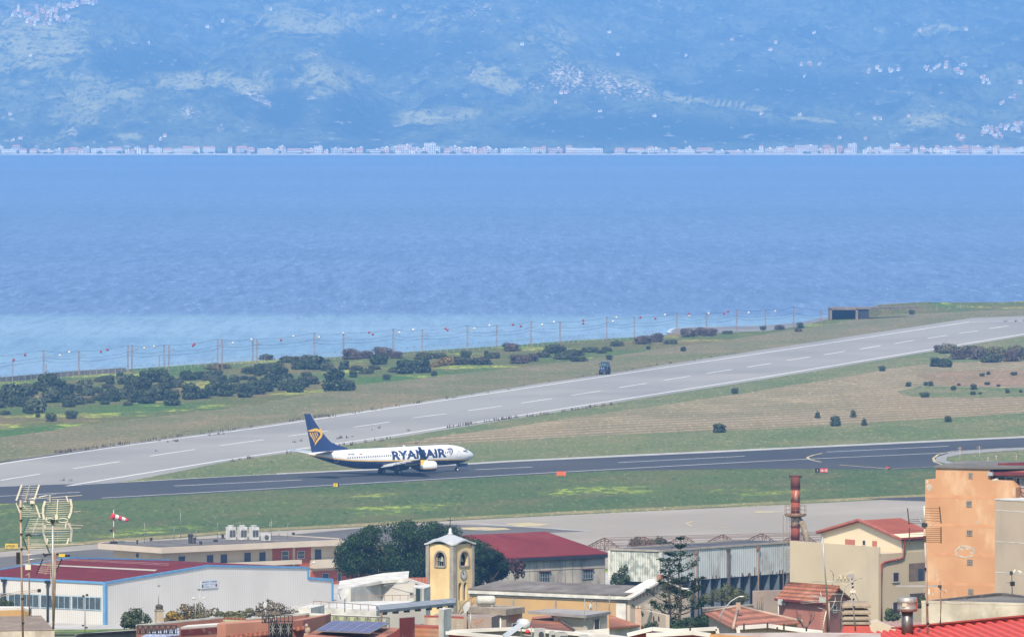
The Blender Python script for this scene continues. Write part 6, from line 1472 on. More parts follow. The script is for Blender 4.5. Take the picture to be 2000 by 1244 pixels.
# ================================================================ 10 cream house with red roof
def prism_bld(t, name, plan, zb, z, m): return body(name, plan, zb, z, m, t)
def creamhouse():
    K = at(1716, 1068, 865); z = K.z; L_ = onz(1543, 1055.5, z); u = (K - L_).normalized(); v = Vector((-u.y, u.x, 0)); zb = terr(K.x, K.y) - 2
    if v.y < 0: v = -v
    t = bld('cream_house', 'cream house with a red roof, lower terrace block and red drainpipe', K)
    d0 = onz(1812, 1061.5, z); v = (d0 - K); v.z = 0; v = v.normalized()
    W_ = K + v * 9.5; Lb = L_ + v * 9.5
    CW = mat('cream_block_render', (.60,.51,.37), .95, (.56,.47,.34), .25, detail=7, stain=(.52,.45,.35), stscale=.3)  # plain cream render, one tone on every side of the lower block
    zlow = z - .75
    body('lower_wall', [L_, K, W_, Lb], zb, zlow, CW, t)
    mb = MB(); n1 = wn(L_, K); mb.prism([(p.x, p.y) for p in (L_, K, K - n1 * .25, L_ - n1 * .25)], zlow, z); mb.build('parapet', CW, t)
    # upper floor set back
    G2 = vwall(1761, 1060, K, W_); G2.z = 0; sb = (G2 - Vector((K.x, K.y, 0))).dot(v); G2 = K + v * sb; G2.z = at(1762, 1051, G2.y).z; ze = G2.z
    G1 = onz(1604, 1037.5, ze); n = wn(G1, G2); M1 = (G1 + G2) / 2; ap = at(1676, 1017.5, M1.y); dl = v * 6.5
    mb = MB(); mb.v = [(G1.x,G1.y,zlow),(G2.x,G2.y,zlow),(G2.x,G2.y,ze),(M1.x,M1.y,ap.z),(G1.x,G1.y,ze)]; mb.v += [(a+dl.x,b+dl.y,c) for a,b,c in mb.v]
    mb.face([0,1,2,3,4]); mb.face([9,8,7,6,5])
    for i in range(5): mb.face([i,(i+1)%5,5+(i+1)%5,5+i])
    mb.build('upper_wall', mat('pale_yellow_render', (.80,.70,.50), .9, (.77,.67,.48), .3), t)
    RR = mat('brick_red_roof', (.38,.095,.045), .85, (.31,.075,.035), .4, wave=.5, wamt=.15, waxis='Y', wrot=R(-50)); o = -v * .45; h = UP * .1; uu = (G2 - G1).normalized()
    for P, s_ in ((G1, -1), (G2, 1)):
        Pe = P + uu * s_ * .45 - UP * .22; A_ = Vector((M1.x,M1.y,ap.z)) + h
        slab('roof', [Pe + o + h, A_ + o, A_ + dl * 1.05, Pe + dl * 1.05 + h], .14, RR, t)
        mb = MB(); mb.bar(Pe + o + h * 1.6, A_ + o + h * .8, .22, .22); mb.build('verge_trim', mat('pink_trim', (.52,.17,.12), .7), t)
    mb = MB(); mb.bar(G2 + uu * .5 + o, G2 + uu * .5 + dl, .22, .2); mb.build('gutter', mat('red_pipe', (.36,.06,.035), .7), t)
    for x0, y0, x1, y1, m_ in ((1651,1053,1670,1064,'o'),(1685,1054.5,1691,1064.5,'k'),(1704,1056,1713,1066.5,'o')): win(t, G1, G2, x0, y0, x1, y1, BLKW if m_ == 'k' else mat('orange_shutter', (.52,.19,.12), .8), WFRAME if m_ == 'k' else None, .05)
    P, Q = K, W_
    win(t, P, Q, 1742, 1116, 1755, 1137, mat('brown_shutter', (.06,.03,.035), .7), WFRAME, .1, .1)
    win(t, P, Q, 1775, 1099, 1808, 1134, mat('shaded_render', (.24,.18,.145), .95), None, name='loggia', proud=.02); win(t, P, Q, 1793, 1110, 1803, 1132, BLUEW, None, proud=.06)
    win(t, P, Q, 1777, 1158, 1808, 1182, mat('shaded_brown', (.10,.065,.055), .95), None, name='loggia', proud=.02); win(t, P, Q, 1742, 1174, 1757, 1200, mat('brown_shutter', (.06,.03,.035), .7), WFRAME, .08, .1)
    rp = mat('red_pipe', (.36,.06,.035), .7); nn = wn(P, Q)
    pts = [G2 + uu * .4, vwall(1763, 1087, P, Q), vwall(1757, 1091, P, Q), vwall(1727, 1097, P, Q), vwall(1720, 1101, P, Q), vwall(1720, 1222, P, Q)]
    mb = MB(); mb.tube([p + nn * .12 for p in pts], .10, 8); mb.build('drainpipe', rp, t)
creamhouse()
# ================================================================ 11 tall orange building
def orange():
    P = at(1807, 1000, 858); th = R(-27); u = Vector((math.cos(th), math.sin(th), 0)); Q = P + u * 7.7; v = Vector((-u.y, u.x, 0)); zb = terr(P.x, P.y) - 2
    t = bld('orange_building', 'tall peeling orange building with small square grilles at the right', P)
    Z = lambda px, py: vwall(px, py, P, Q).z
    X = lambda px: (vwall(px, 1000, P, Q) - P).dot(u)
    za, zm, zc = Z(1815, 936), Z(1870, 915), Z(1955, 938)
    x1, x2, x3, x4 = X(1827.5), X(1933), X(1975), X(1984)
    o = Vector((P.x, P.y, 0)); prof = [(0, zb), (x4, zb), (x4, Z(1984, 952)), (x3, zc), (x2, Z(1933, 936.5)), (x2, zm), (x1, zm + .05), (x1, za), (0, za)]
    mb = MB(); n = len(prof); W = lambda a, b, d: tuple(o + u * a + UP * b + v * d)
    mb.v = [W(a, b, 0) for a, b in prof] + [W(a, b, 5.5) for a, b in prof]; mb.face(list(range(n))); mb.face(list(range(2*n-1, n-1, -1)))
    for i in range(n): mb.face([i, (i+1) % n, n + (i+1) % n, n + i])
    mb.build('wall', ORANGE, t)
    slab('roof_slab', [Vector(W(x1 - .15, zm + .25, -.2)), Vector(W(x2 + .1, zm + .25, -.2)), Vector(W(x2 + 5, zm + .35, 1)), Vector(W(x2 + 5, zm + .55, 7.5)), Vector(W(x1 - .15, zm + .5, 7.5))], .22, FLATR, t)
    BD = mat('red_stain_band', (.56,.265,.13), .95, (.60,.33,.165), 1.0, lo=.3, hi=.6)
    for y in (969, 1024.5, 1081.5, 1138.5):
        zz = Z(1815, y); mb = MB(); L_ = X(1945); c = o + u * L_ / 2 + UP * zz - v * .006; mb.box(tuple(c), (L_, .012, .34), th); mb.build('stain_band', BD, t)
    G_ = mat('grey_grille', (.13,.115,.10), .8, (.09,.08,.075), 6)
    for x0, y0, x1_, y1 in ((1892,923,1899.5,934),(1887.5,978,1898,989.5),(1888.5,1035,1899,1046),(1889,1092,1900,1103),(1891,1149,1901,1160)):
        win(t, P, Q, x0, y0, x1_, y1, G_, STONE, .05, .05, name='grille', nx=3, ny=3)
    # ring of bared plaster
    BP = mat('bare_plaster', (.62,.55,.46), .95, (.42,.35,.28), 2.5); rs = random.Random(9)
    ring_ = [vwall(1885 + 18.5 * math.cos(i * .2618) * rs.uniform(.92, 1.08), 1077 + 11 * math.sin(i * .2618) * rs.uniform(.9, 1.1), P, Q) - v * .015 for i in range(24)]
    mb = MB()
    for a, b in zip(ring_, ring_[1:] + ring_[:1]): mb.bar(a, b, rs.uniform(.10, .24), .03, up=v)
    mb.build('bared_ring', BP, t)
    for x, y, rx, ry in ((1878,1072,6,3),(1892,1071,7,2.5),(1886,1083,8,2.5),(1897,1079,4,2.5),(1817,968,9,3),(1814,950,7,7),(1830,1120,1.5,14),(1909,1020,3,3),(1915,1140,3,2),(1945,937,9,3),(1822,1160,2,4),(1880,1066,7,2),(1980,960,2,9),(1811,940,3,4)):
        mb = MB(); c = vwall(x, y, P, Q) - v * .01; k = c.y / F; mb.poly([c + u * math.cos(i * .5236) * rx * k * rs.uniform(.6, 1.2) + UP * math.sin(i * .5236) * ry * k * rs.uniform(.6, 1.2) for i in range(12)]); mb.build('bare_patch', BP, t)
    # glazed top storey with red eaves
    a = o + u * (x2 + .1) + v * 1.2; b = o + u * (x2 + 7) + v * 1.2; zt = Z(1950, 926.5); zl = Z(1950, 960)
    mb = MB(); mb.prism([(p.x, p.y) for p in (a, b, b + v * 5, a + v * 5)], zl - 3, zt); mb.build('top_storey', mat('pinkish_render', (.50,.34,.27), .95), t)
    a3, b3 = Vector((a.x, a.y, 0)), Vector((b.x, b.y, 0))
    for x0, x1_, y0, y1 in ((1937,1948,928,936),(1949.5,1964,929.5,938),(1965.5,1981,931,940)): win(t, a3, b3, x0, y0 - 1, x1_, y1, GLASS, WFRAME, .07, .06)
    win(t, a3, b3, 1985, 932, 1993, 953, mat('brown_shutter', (.06,.03,.035), .7), WFRAME, .07, .06); win(t, a3, b3, 1994, 932, 2012, 952, mat('pale_curtain', (.34,.32,.34), .6), WFRAME, .08, .06)
    MR = mat('maroon_eave', (.18,.03,.035), .6)
    e0 = a - v * 1.0 - u * .2; e1 = b - v * 1.0
    slab('red_eave', [Vector((e0.x,e0.y,zt+.12)), Vector((e1.x,e1.y,zt+.35)), Vector((e1.x,e1.y,zt+1.1)) + v * 2.6, Vector((e0.x,e0.y,zt+.75)) + v * 2.2], .18, mat('terracotta_sheet', (.48,.16,.10), .8, wave=.4, wamt=.2, waxis='X'), t)
    mb = MB(); mb.bar(Vector((e0.x,e0.y,zt+.05)), Vector((e1.x,e1.y,zt+.22)), .2, .35); mb.build('fascia', MR, t)
    mb = MB(); mb.bar(Vector((e0.x,e0.y,zt+.85)) + v * 2.2, Vector((e1.x,e1.y,zt+1.25)) + v * 2.6, .2, .4); mb.build('fascia', MR, t)
    mb = MB(); p = vwall(1936.5, 925, P, Q); mb.box(tuple(p - v * .2), (.55, .3, .38), th); mb.build('gutter_box', mat('grey_box', (.40,.45,.50), .6), t)
    mb = MB(); q_ = [vwall(x, y, P, Q) - v * .1 + v * .9 for x, y in ((1986,950),(1988,960),(1996,966),(2006,968),(2012,980))]; mb.tube(q_, .05, 6); mb.build('drainpipe', MR, t)
    mb = MB(); c = at(1990, 906, 905); mb.box(tuple(c), (6, 3, .35), th); mb.build('far_roof', MR, t)
orange()
def beige():
    P = at(1943.5, 973.5, 835); z = P.z; Q = onz(2040, 979, z); v = Vector((-(Q - P).y, (Q - P).x, 0)).normalized(); zb = terr(P.x, P.y) - 2
    t = bld('beige_building', 'plain beige building with thin white joints at the right edge', P)
    body('wall', [P, Q, Q + v * 6, P + v * 6], zb, z - .12, BEIGE, t)
    slab('roof_edge', [P + v * -.05, Q + v * -.05, Q + v * 6, P + v * 6], .12, WHITER, t)
    for y in (996, 1057, 1117):
        p = vwall(1945, y, P, Q); q = Vector((Q.x, Q.y, p.z)); band(t, p, q, p.z - .04, p.z + .04, WHITER, .02, 'joint')
beige()
# ================================================================ 13 pink cottage, terracotta roofs
def gabled(name, label, A, B, C, apex_px, m, roofm, t_over=.3, th=.16, zb=None, verge=None):
    """A near eave corner, B other end of gable wall, C far end of the eave; apex pixel of the gable"""
    t = bld(name, label, A); z = A.z; D = B + (C - A); zb = terr(A.x, A.y) - 2 if zb is None else zb; M1 = (A + B) / 2; zr = at(apex_px[0], apex_px[1], M1.y).z; dl = C - A; k = dl.normalized() * t_over
    body('wall', [C, A, B, D] if (A - C).cross(B - A).z > 0 else [D, B, A, C], zb, z - .02, m, t)
    mb = MB(); M2 = M1 + dl; mb.poly([(A.x,A.y,z-.02),(B.x,B.y,z-.02),(M1.x,M1.y,zr-.05)]); mb.poly([(C.x,C.y,z-.02),(D.x,D.y,z-.02),(M2.x,M2.y,zr-.05)]); mb.build('gable', m, t)
    uu = (B - A).normalized(); R1 = Vector((M1.x,M1.y,zr+.05)) - k; R2 = Vector((M2.x,M2.y,zr+.05)) + k; sl = (zr - z) / ((B - A).length / 2)
    for P, s_ in ((A, -1), (B, 1)):
        e = P + uu * s_ * t_over - UP * sl * t_over + UP * .05; slab('roof', [e - k, R1, R2, e + dl + k], th, roofm, t)
    mb = MB(); mb.tube([R1 + UP * .02, R2 + UP * .02], .12, 6); mb.build('ridge_tiles', roofm, t)
    return t, z, D
def cottage():
    A = at(1612, 1174, 640); C = onz(1521, 1167, A.z); B = onz(1655, 1166.5, A.z)
    PK = mat('pink_render', (.44,.18,.15), .95, (.38,.15,.125), .5, detail=7, stain=(.34,.16,.13), stscale=.5)
    t, z, D = gabled('pink_cottage', 'small rose-pink cottage with a terracotta roof', A, B, C, (1630, 1147), PK, TERRA)
    mb = MB(); n = wn(C, A); mb.bar(C - UP * .1 + n * .35, A - UP * .12 + n * .35, .2, .16); mb.build('gutter', mat('maroon_eave', (.18,.03,.035), .6), t)
    mb = MB(); p = vwall(1522.5, 1182, C, A); mb.tube([p + n * .1, Vector((p.x, p.y, p.z - 2.4)) + n * .1], .05, 6); mb.build('drainpipe', WHITER, t)
    win(t, A, B, 1626, 1180, 1633, 1196, BLUEW, WFRAME, .06, .05)
    condenser(1527, 1180.5, 14, 10, 'white air conditioner on the wall of the pink cottage', 0, True, Yf=C.y - .9)
cottage()
def wall_fn(name, label, pts, Y0, hgt, th, m, cap=None, cat='wall', drop=None):
    """low wall along photo points of its top edge; first point at distance Y0, rest level with it"""
    A = at(pts[0][0], pts[0][1], Y0); P = [A] + [onz(x, y, A.z) for x, y in pts[1:]]; t = thing(name, label, cat, (A.x, A.y, A.z - hgt))
    for a, b in zip(P[:-1], P[1:]):
        n = wn(a, b); u = (b - a).normalized(); mb = MB(); mb.prism([(p.x, p.y) for p in (a, b, b - n * th, a - n * th)], A.z - hgt, A.z - .06)
        mb.build('panel', m, t); mb = MB(); mb.prism([(p.x, p.y) for p in (a + n * .03 - u * .02, b + n * .03 + u * .02, b - n * (th + .03) + u * .02, a - n * (th + .03) - u * .02)], A.z - .06, A.z); mb.build('coping', cap or m, t)
    return t, P
OLDC = mat('stained_old_render', (.60,.54,.45), .95, (.42,.37,.30), .8, detail=9, stain=(.25,.22,.18), stscale=.7, lo=.4, hi=.62)
def oldroof():
    A = at(1800, 1177, 430); z = A.z; Q = onz(2040, 1183, z); t = bld('old_flat_roof', 'old flat-roofed block with stained plaster parapet at the right', A); n = wn(A, Q); v = -n; zb = terr(A.x, A.y) - 1
    B1 = onz(1812, 1173, z + .0); A2 = A + v * 3
    body('wall', [A, Q, Q + v * 9, A + v * 3.2], zb, z - .01, OLDC, t)
    mb = MB(); mb.prism([(p.x, p.y) for p in (A - Vector((.02,0,0)), Q, Q + v * .3, A + v * .3)], z, z + .12); mb.build('coping', OLDC, t)
    lk = onz(1955, 1163, z); zt = at(1955, 1157.5, lk.y).z; bl = onz(1812, 1175, z); br = onz(2040, 1170, z)
    DKC = mat('black_stained_concrete', (.075,.07,.068), .95, (.14,.13,.12), 1, detail=8)
    for p, q, za, zc in ((bl, lk, z + .05, zt), (lk, br, zt, zt - .15)):
        mb = MB(); nn = wn(p, q); mb.prism([(r_.x, r_.y) for r_ in (p, q, q - nn * .3, p - nn * .3)], z - .1, [za, zc, zc, za]); mb.build('rear_parapet', DKC, t)
    slab('roof_surface', [A + v * .3, Q + v * .3, br, lk, bl], .02, FLATR, t)
    for x in (1847, 1882, 1916):
        p = bl.lerp(lk, (x - 1812) / 143.); nn = wn(bl, lk); mb = MB(); zz = z + .05 + (zt - z - .05) * (x - 1812) / 143.; mb.box((p.x + nn.x * .1, p.y + nn.y * .1, (z + zz) / 2), (.25, .2, zz - z), ang(bl, lk)); mb.build('buttress', DKC, t)
    win(t, A, Q, 1831, 1214, 1838, 1226, mat('brown_shutter', (.06,.03,.035), .7), WFRAME, .06, .05); win(t, A, Q, 1890, 1212, 1915, 1217, mat('brown_shutter', (.06,.03,.035), .7), None)
oldroof()
def hiproof(name, label, apex, corners, Y, m, hip=None, zb_drop=3, wallm=None):
    """hipped roof: apex pixel, eave corner pixels (near ones) at level of the first"""
    A = at(corners[0][0], corners[0][1], Y); P = [A] + [onz(x, y, A.z) for x, y in corners[1:]]; c = Vector((0,0,0))
    for p in P: c += p
    c /= len(P); T = at(apex[0], apex[1], c.y); t = thing(name, label, 'house', (A.x, A.y, A.z - zb_drop))
    for a, b in zip(P, P[1:] + P[:1]): slab('roof', [a, b, T], .12, m, t)
    for p in P:
        mb = MB(); mb.tube([p + UP * .04, T + UP * .05], .10, 6); mb.build('hip_tiles', hip or m, t)
    q = [c + (p - c) * .9 for p in P]; area = sum(q[i].x * q[(i+1) % len(q)].y - q[(i+1) % len(q)].x * q[i].y for i in range(len(q)))
    mb = MB(); mb.prism([(p.x, p.y) for p in (q if area > 0 else q[::-1])], A.z - zb_drop, A.z - .13); mb.build('wall', wallm or BEIGE, t); return t
hiproof('hip_roofed_house', 'house under a pale terracotta hipped roof behind the white parapets', (1442, 1185), [(1432,1226),(1376,1196),(1480,1192),(1568,1214)][::1], 560, TERRAP, mat('mortar_ridge', (.50,.36,.28), .95))
mb = MB(); p = at(1442, 1186, 566); mb.box(tuple(p + UP * .1), (.3, .3, .5)); based(mb, 'chimney_stub', mat('mortar_ridge', (.50,.36,.28), .95), 'small chimney stub at the peak of the pale terracotta hipped roof', 'chimney')
# ================================================================ 16 white house behind the tower
def whitehouse():
    A = at(746.5, 1134, 700); z = A.z; k = 700 / F
    t = bld('white_house', 'white house with a thin white roof slab and terracotta corner beside the bell tower', A); zb = terr(A.x, A.y) - 2
    W0 = at(685, 1150, 694.6); W1 = at(746, 1140, 700); W2 = at(812, 1140, 699)
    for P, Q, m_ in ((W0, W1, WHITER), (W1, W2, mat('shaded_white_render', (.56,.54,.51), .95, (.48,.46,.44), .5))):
        mb = MB(); zt0, zt1 = at(685 if P is W0 else 746, 1147 if P is W0 else 1137, P.y).z, at(746 if Q is W1 else 812, 1137 if Q is W1 else 1136, Q.y).z
        n = wn(P, Q); mb.v = [(P.x,P.y,zb),(Q.x,Q.y,zb),(Q.x,Q.y,zt1),(P.x,P.y,zt0)]; mb.v += [(a-n.x*5*0-n.x*.3, b-n.y*.3, c) for a,b,c in mb.v]
        for f in ([0,1,2,3],[7,6,5,4],[0,4,5,1],[1,5,6,2],[2,6,7,3],[3,7,4,0]): mb.face(f)
        mb.build('wall', m_, t)
    r0 = at(660, 1149.5, 694); r1 = at(746.5, 1133.5, 699); r2 = at(797, 1129.5, 700); r3 = at(836, 1142, 697); bk = Vector((0, 7, .25))
    slab('roof', [r0, r1, r1 + bk, r0 + bk], .24, WHITER, t); slab('roof', [r1, r2, r2 + bk, r1 + bk], .24, WHITER, t)
    slab('roof', [r2 + Vector((0,0,-.02)), r3, r3 + Vector((0,.7,.0)), r2 + Vector((0,.7,0))], .2, WHITER, t)
    slab('tiled_roof', [r2 + Vector((0,.7,0)), r3 + Vector((0,.7,0)), at(836, 1127, 704), at(798, 1127.5, 705)], .1, mat('orange_tiles', (.50,.16,.08), .9, (.40,.12,.065), 2, wave=.3, wamt=.3, waxis='X'), t)
    S0 = at(808, 1146, 692); S1 = at(828, 1143, 690); S2 = at(840, 1143, 693)
    mb = MB(); mb.prism([(S0.x,S0.y),(S1.x,S1.y),(S2.x,S2.y),(S2.x,S2.y+3),(S0.x,S0.y+3)], zb, S0.z); mb.build('stair_block', WHITER, t)
    win(t, S0, S1, 813, 1148, 823.5, 1181, mat('green_door', (.035,.065,.06), .6), WFRAME, .04, .06, name='door')
    win(t, W1, W2, 800, 1155, 808, 1164, BLKW, WFRAME, .06, .05)
    mb = MB(); a = at(749, 1143, 690); b = at(808, 1159, 688); mb.bar(a, b, .05, .05); mb.bar(at(749,1142,690), at(797,1137.5,690), .06); mb.build('awning_arm', METAL, t)
    # terraces
    for pts, zdrop, dp, m_, nm in (([(610,1184),(690,1176),(812,1166)], .0, 4, WHITER, 'terrace'), ([(582,1185),(609,1184),(614,1187)], 0, 3, WHITER, 'terrace'), ([(612,1185),(740,1197),(742,1197)], 0, 5, WHITER, 'terrace')):
        pass
    P = at(612, 1184, 672); q1 = onz(735, 1192.5, P.z); q2 = onz(812, 1172, P.z); q3 = onz(690, 1174, P.z)
    body('terrace_block', [P, q1, q2, q3], terr(P.x, P.y) - 2, P.z, WHITER, t)
    mb = MB(); 
    for a, b, n_ in ((P, q1, 8), (q3, q2, 8)):
        for i in range(n_ + 1): c = a.lerp(b, i / n_); mb.box((c.x, c.y, c.z + .22), (.05, .05, .45))
        mb.bar(a + UP * .45, b + UP * .45, .05)
    mb.build('railing', mat('rust_rail', (.30,.22,.17), .8), t)
    band(t, P, q1, P.z - .95, P.z - .55, mat('grey_stain', (.33,.31,.28), .95, (.25,.235,.21), 2), .03, 'stain_strip')
    P = at(582, 1186, 660); q1 = onz(607, 1186.8, P.z); body('small_block', [P, q1, q1 + Vector((1,4,0)), P + Vector((1,4,0))], terr(P.x,P.y) - 2, P.z, WHITER, t)
whitehouse()
def dish(x, y, Y, r_px, az, el, label, m=None, pole=1.2, sq=.22):
    c = at(x, y, Y); r_ = r_px * Y / F; t = thing('satellite_dish', label, 'satellite dish', (c.x, c.y, c.z - pole)); dm = m or mat('dish_white', (.62,.62,.61), .5)
    M_ = Matrix.Translation(c) @ Matrix.Rotation(az, 4, 'Z') @ Matrix.Rotation(el, 4, 'X')
    mb = MB(); mb.lathe([(.01, 0), (r_ * .4, .03 * r_ / .5), (r_ * .75, sq * r_ * .55), (r_, sq * r_)], n=20, M=M_); mb.build('reflector', dm, t)
    mb = MB(); f_ = M_ @ Vector((0, -r_ * .3, r_ * .95)); mb.bar(M_ @ Vector((0, -r_ * .98, .1 * r_)), f_, .03); mb.box(tuple(f_), (.08, .08, .1)); mb.build('feed_arm', METAL, t)
    mb = MB(); mb.tube([c - UP * pole, c - UP * .05], .035, 6); mb.build('pole', METAL, t); return t
dish(673.5, 1160, 650, 15, R(-52), R(62), 'big white satellite dish seen edge-on at the white house', pole=1.4)
dish(519, 1181, 470, 7.5, R(-60), R(72), 'small pale satellite dish on a thin pole above the salmon terrace', pole=1.0)
dish(913, 1187, 430, 12.5, R(-62), R(64), 'white satellite dish seen edge-on in front of the flat-roofed beige block', pole=1.2)
dish(1153.5, 1183, 560, 6, R(-70), R(75), 'tiny white dish standing on the grey flat roof slab', pole=.5)
# ================================================================ beige block with tank
def tankblock():
    A = at(908, 1184, 560); z = A.z; Q = onz(988, 1189.5, z); e = Q + Vector((1.4, 4, 0)); t = bld('flat_block', 'beige flat-roofed block with a thick overhanging concrete slab', A); zb = terr(A.x, A.y) - 2
    ES = mat('eroded_slab', (.40,.34,.27), .95, (.26,.22,.18), .8, detail=8, stain=(.17,.145,.12))
    slab('roof_slab', [A, Q, onz(1025, 1184.5, z), onz(940, 1178.5, z)], .42, ES, t)
    v = Vector((.4, .8, 0)); PB = mat('taupe_render', (.36,.28,.235), .95, (.30,.235,.20), .5, stain=(.25,.20,.17))
    body('wall', [A + v * .5, Q + v * .4 - Vector((.15,0,0)), onz(1020, 1184.5, z), onz(945, 1180, z)], zb, z - .42, PB, t)
    mb = MB(); n = wn(A, Q); p = vwall(981, 1195, A + v * .5, Q + v * .4); mb.tube([(p.x + n.x * .15, p.y + n.y * .15, z - .4), (p.x + n.x * .15, p.y + n.y * .15, zb)], .05, 6); mb.build('drainpipe', WHITER, t)
    a, b = Q + v * .4 - Vector((.15,0,0)), onz(1020, 1184.5, z); win(t, a, b, 994, 1198, 1014, 1213, mat('brick_infill', (.42,.17,.09), .95, (.34,.13,.08), 3), None, name='brick_infill', proud=.02); win(t, a, b, 998, 1216, 1010, 1226, BLKW, WFRAME, .06, .06)
    low = at(880, 1203, 548); q2 = onz(960, 1205, low.z); body('lower_wall', [low - Vector((1.2,0,0)), q2, q2 + Vector((.5,3,0)), low + Vector((-1,3,0))], zb, low.z, PB, t)
    tk = thing('water_tank', 'pale cylindrical water tank lying on the flat concrete roof', 'water tank', tuple(onz(949, 1183, z))); c = onz(949, 1184, z); r_ = .33; h = .62
    M_ = Matrix.Translation((c.x, c.y, z + r_ + .08)) @ Matrix.Rotation(R(12), 4, 'Z') @ Matrix.Rotation(math.pi / 2, 4, 'Y')
    mb = MB(); mb.lathe([(.01,-h-.05),(r_*.8,-h),(r_,-h+.08),(r_*1.01,-h*.4),(r_,-h*.38),(r_,h*.38),(r_*1.01,h*.4),(r_,h-.08),(r_*.8,h),(.01,h+.05)], n=20, M=M_); mb.build('shell', mat('tank_paint', (.52,.53,.50), .6, (.42,.42,.39), 2), tk)
    for s_ in (-.4, .4):
        mb = MB(); mb.box((c.x + s_, c.y, z + .06), (.1, .5, .14)); mb.build('cradle', STONE, tk)
tankblock()
# ================================================================ 19 low house with grey slab and tiled slopes
def lowhouse():
    S = at(1145, 1201, 520); z = S.z; t = bld('low_house', 'low white house with a grey flat slab between two terracotta slopes', S); zb = terr(S.x, S.y) - 2
    l = onz(1031, 1192.5, z); bk = onz(1077, 1187.5, z); r_ = onz(1193, 1193.5, z)
    GS = mat('lilac_grey_slab', (.36,.34,.34), .95, (.27,.25,.25), .8)
    slab('roof_slab', [l, S, r_, bk], .18, GS, t)
    v = (r_ - S); i0 = S + (l - S) * .62 + v * .15; i1 = S + (l - S) * .03 + v * .12; i2 = r_ - v * .1 + (l - S) * .02; i3 = bk + (S - bk) * .15
    body('wall', [i0, i1, i2, i3], zb, z - .19, mat('pale_render', (.58,.52,.45), .95, (.50,.45,.39), .6), t)
    win(t, i1, i2, 1158.5, 1207, 1169.5, 1237, mat('dark_metal_door', (.05,.055,.07), .6), WFRAME, .04, .05, name='door')
    a = at(1040, 1204, 528); b = at(1074, 1200.5, 530); c = at(1122, 1232, 512); d = at(1028, 1236, 508)
    slab('tiled_slope', [a, b, c, d], .1, TERRA, t)
    mb = MB(); mb.bar(b + UP * .06, c + UP * .06, .12, .12); mb.build('ridge_tiles', mat('dark_tile_edge', (.13,.10,.09), .9), t)
    b2 = at(1189, 1199, 523); c2 = at(1250, 1220, 512); d2 = at(1190, 1225, 508)
    slab('tiled_slope', [b2, c2, d2], .12, TERRA, t)
    e0 = at(1122, 1231, 509); e1 = at(1190, 1226, 509); e2 = at(1250, 1220.5, 513)
    for p, q in ((e0, e1), (e1, e2)):
        mb = MB(); n = wn(p, q); mb.prism([(w.x, w.y) for w in (p, q, q - n * .25, p - n * .25)], zb, [p.z - .03, q.z - .03, q.z - .03, p.z - .03]); mb.build('low_wall', WHITER, t)
lowhouse()
mb = MB(); p = at(1246, 1210, 560); mb.box(tuple(p), (.42, .42, 1.5)); mb.lathe([(.09,0),(.09,.12),(.02,.2)], (p.x - .1, p.y, p.z + .75), 8); mb.lathe([(.09,0),(.09,.12),(.02,.2)], (p.x + .12, p.y, p.z + .75), 8)
based(mb, 'chimney', mat('peach_render', (.55,.38,.28), .95, (.45,.33,.26), 2), 'square peach chimney with two small pots before the cream church front', 'chimney')
mb = MB(); 
for xx in (1260,):
    p = at(xx, 1200, 585)
t = thing('cream_parapet', 'cream rounded parapet with two small arches behind the norfolk pine', 'wall', tuple(at(1280, 1220, 590)))
a = at(1258, 1191, 590); b = at(1300, 1194, 586); mb = MB(); n = wn(a, b); mb.prism([(w.x, w.y) for w in (a, b, b - n * .3, a - n * .3)], a.z - 2, [a.z, a.z - .1, a.z - .1, a.z]); mb.build('wall_panel', mat('cream_front', (.56,.47,.38)), t)
for x in (1277, 1287):
    mb = MB(); u, n_ = wframe(a, b); c = vwall(x, 1207, a, b) + n_ * .02; mb.poly([c + u * q + UP * w for q, w in [(-.14,-.2),(.14,-.2),(.14,.05),(.1,.13),(0,.18),(-.1,.13),(-.14,.05)]]); mb.build('arch_niche', mat('shaded_brown', (.10,.065,.055), .95), t)
mb = MB(); mb.box(tuple(at(1264, 1183, 588)), (.45, .4, .35)); mb.build('cap_stone', STONE, t)
# ================================================================ NEAR ROOFTOPS
def block(name, label, top, Y0, m, cat='building', hgt=None, cap=None, capw=.2, back=None):
    """building whose flat top outline is given in photo pixels, first corner at distance Y0"""
    A = at(top[0][0], top[0][1], Y0); P = [A] + [onz(x, y, A.z) for x, y in top[1:]]
    if back: P = [P[0], P[1], P[1] + Vector(back), P[0] + Vector(back)] if len(P) == 2 else P + [P[-1] + Vector(back), P[0] + Vector(back)]
    ar = sum(P[i].x * P[(i+1) % len(P)].y - P[(i+1) % len(P)].x * P[i].y for i in range(len(P)))
    Q = P if ar > 0 else P[::-1]; zb = (terr(A.x, A.y) - 1) if hgt is None else A.z - hgt
    t = thing(name, label, cat, (A.x, A.y, zb)); body('wall', Q, zb, A.z - (.1 if cap else 0), m, t)
    if cap:
        c = Vector((0,0,0))
        for p in Q: c += p
        c /= len(Q); slab('coping', [c + (p - c) * 1.01 for p in Q], .1, cap, t)
    return t, P
GREENR = mat('pale_green_render', (.40,.43,.27), .95, (.35,.38,.24), .6, stain=(.32,.34,.23))
MAR2 = mat('peeling_maroon', (.16,.03,.03), .85, (.13,.025,.027), 1, stain=(.40,.34,.31), stscale=1.6)
WCAP = mat('white_coping', (.72,.70,.67), .9, (.55,.53,.50), 1.2)
TILED = mat('tile_edge', (.40,.14,.08), .9, (.24,.08,.05), 3, wave=.22, wamt=.5, waxis='X')
t, P = block('terrace_wall', 'long salmon roof parapet in front of the ochre trees at the left', [(266,1219),(418,1204.5)], 470, SALMON, 'wall', cap=WCAP, back=(.5, .6, 0))
p = at(258, 1244, 462); 
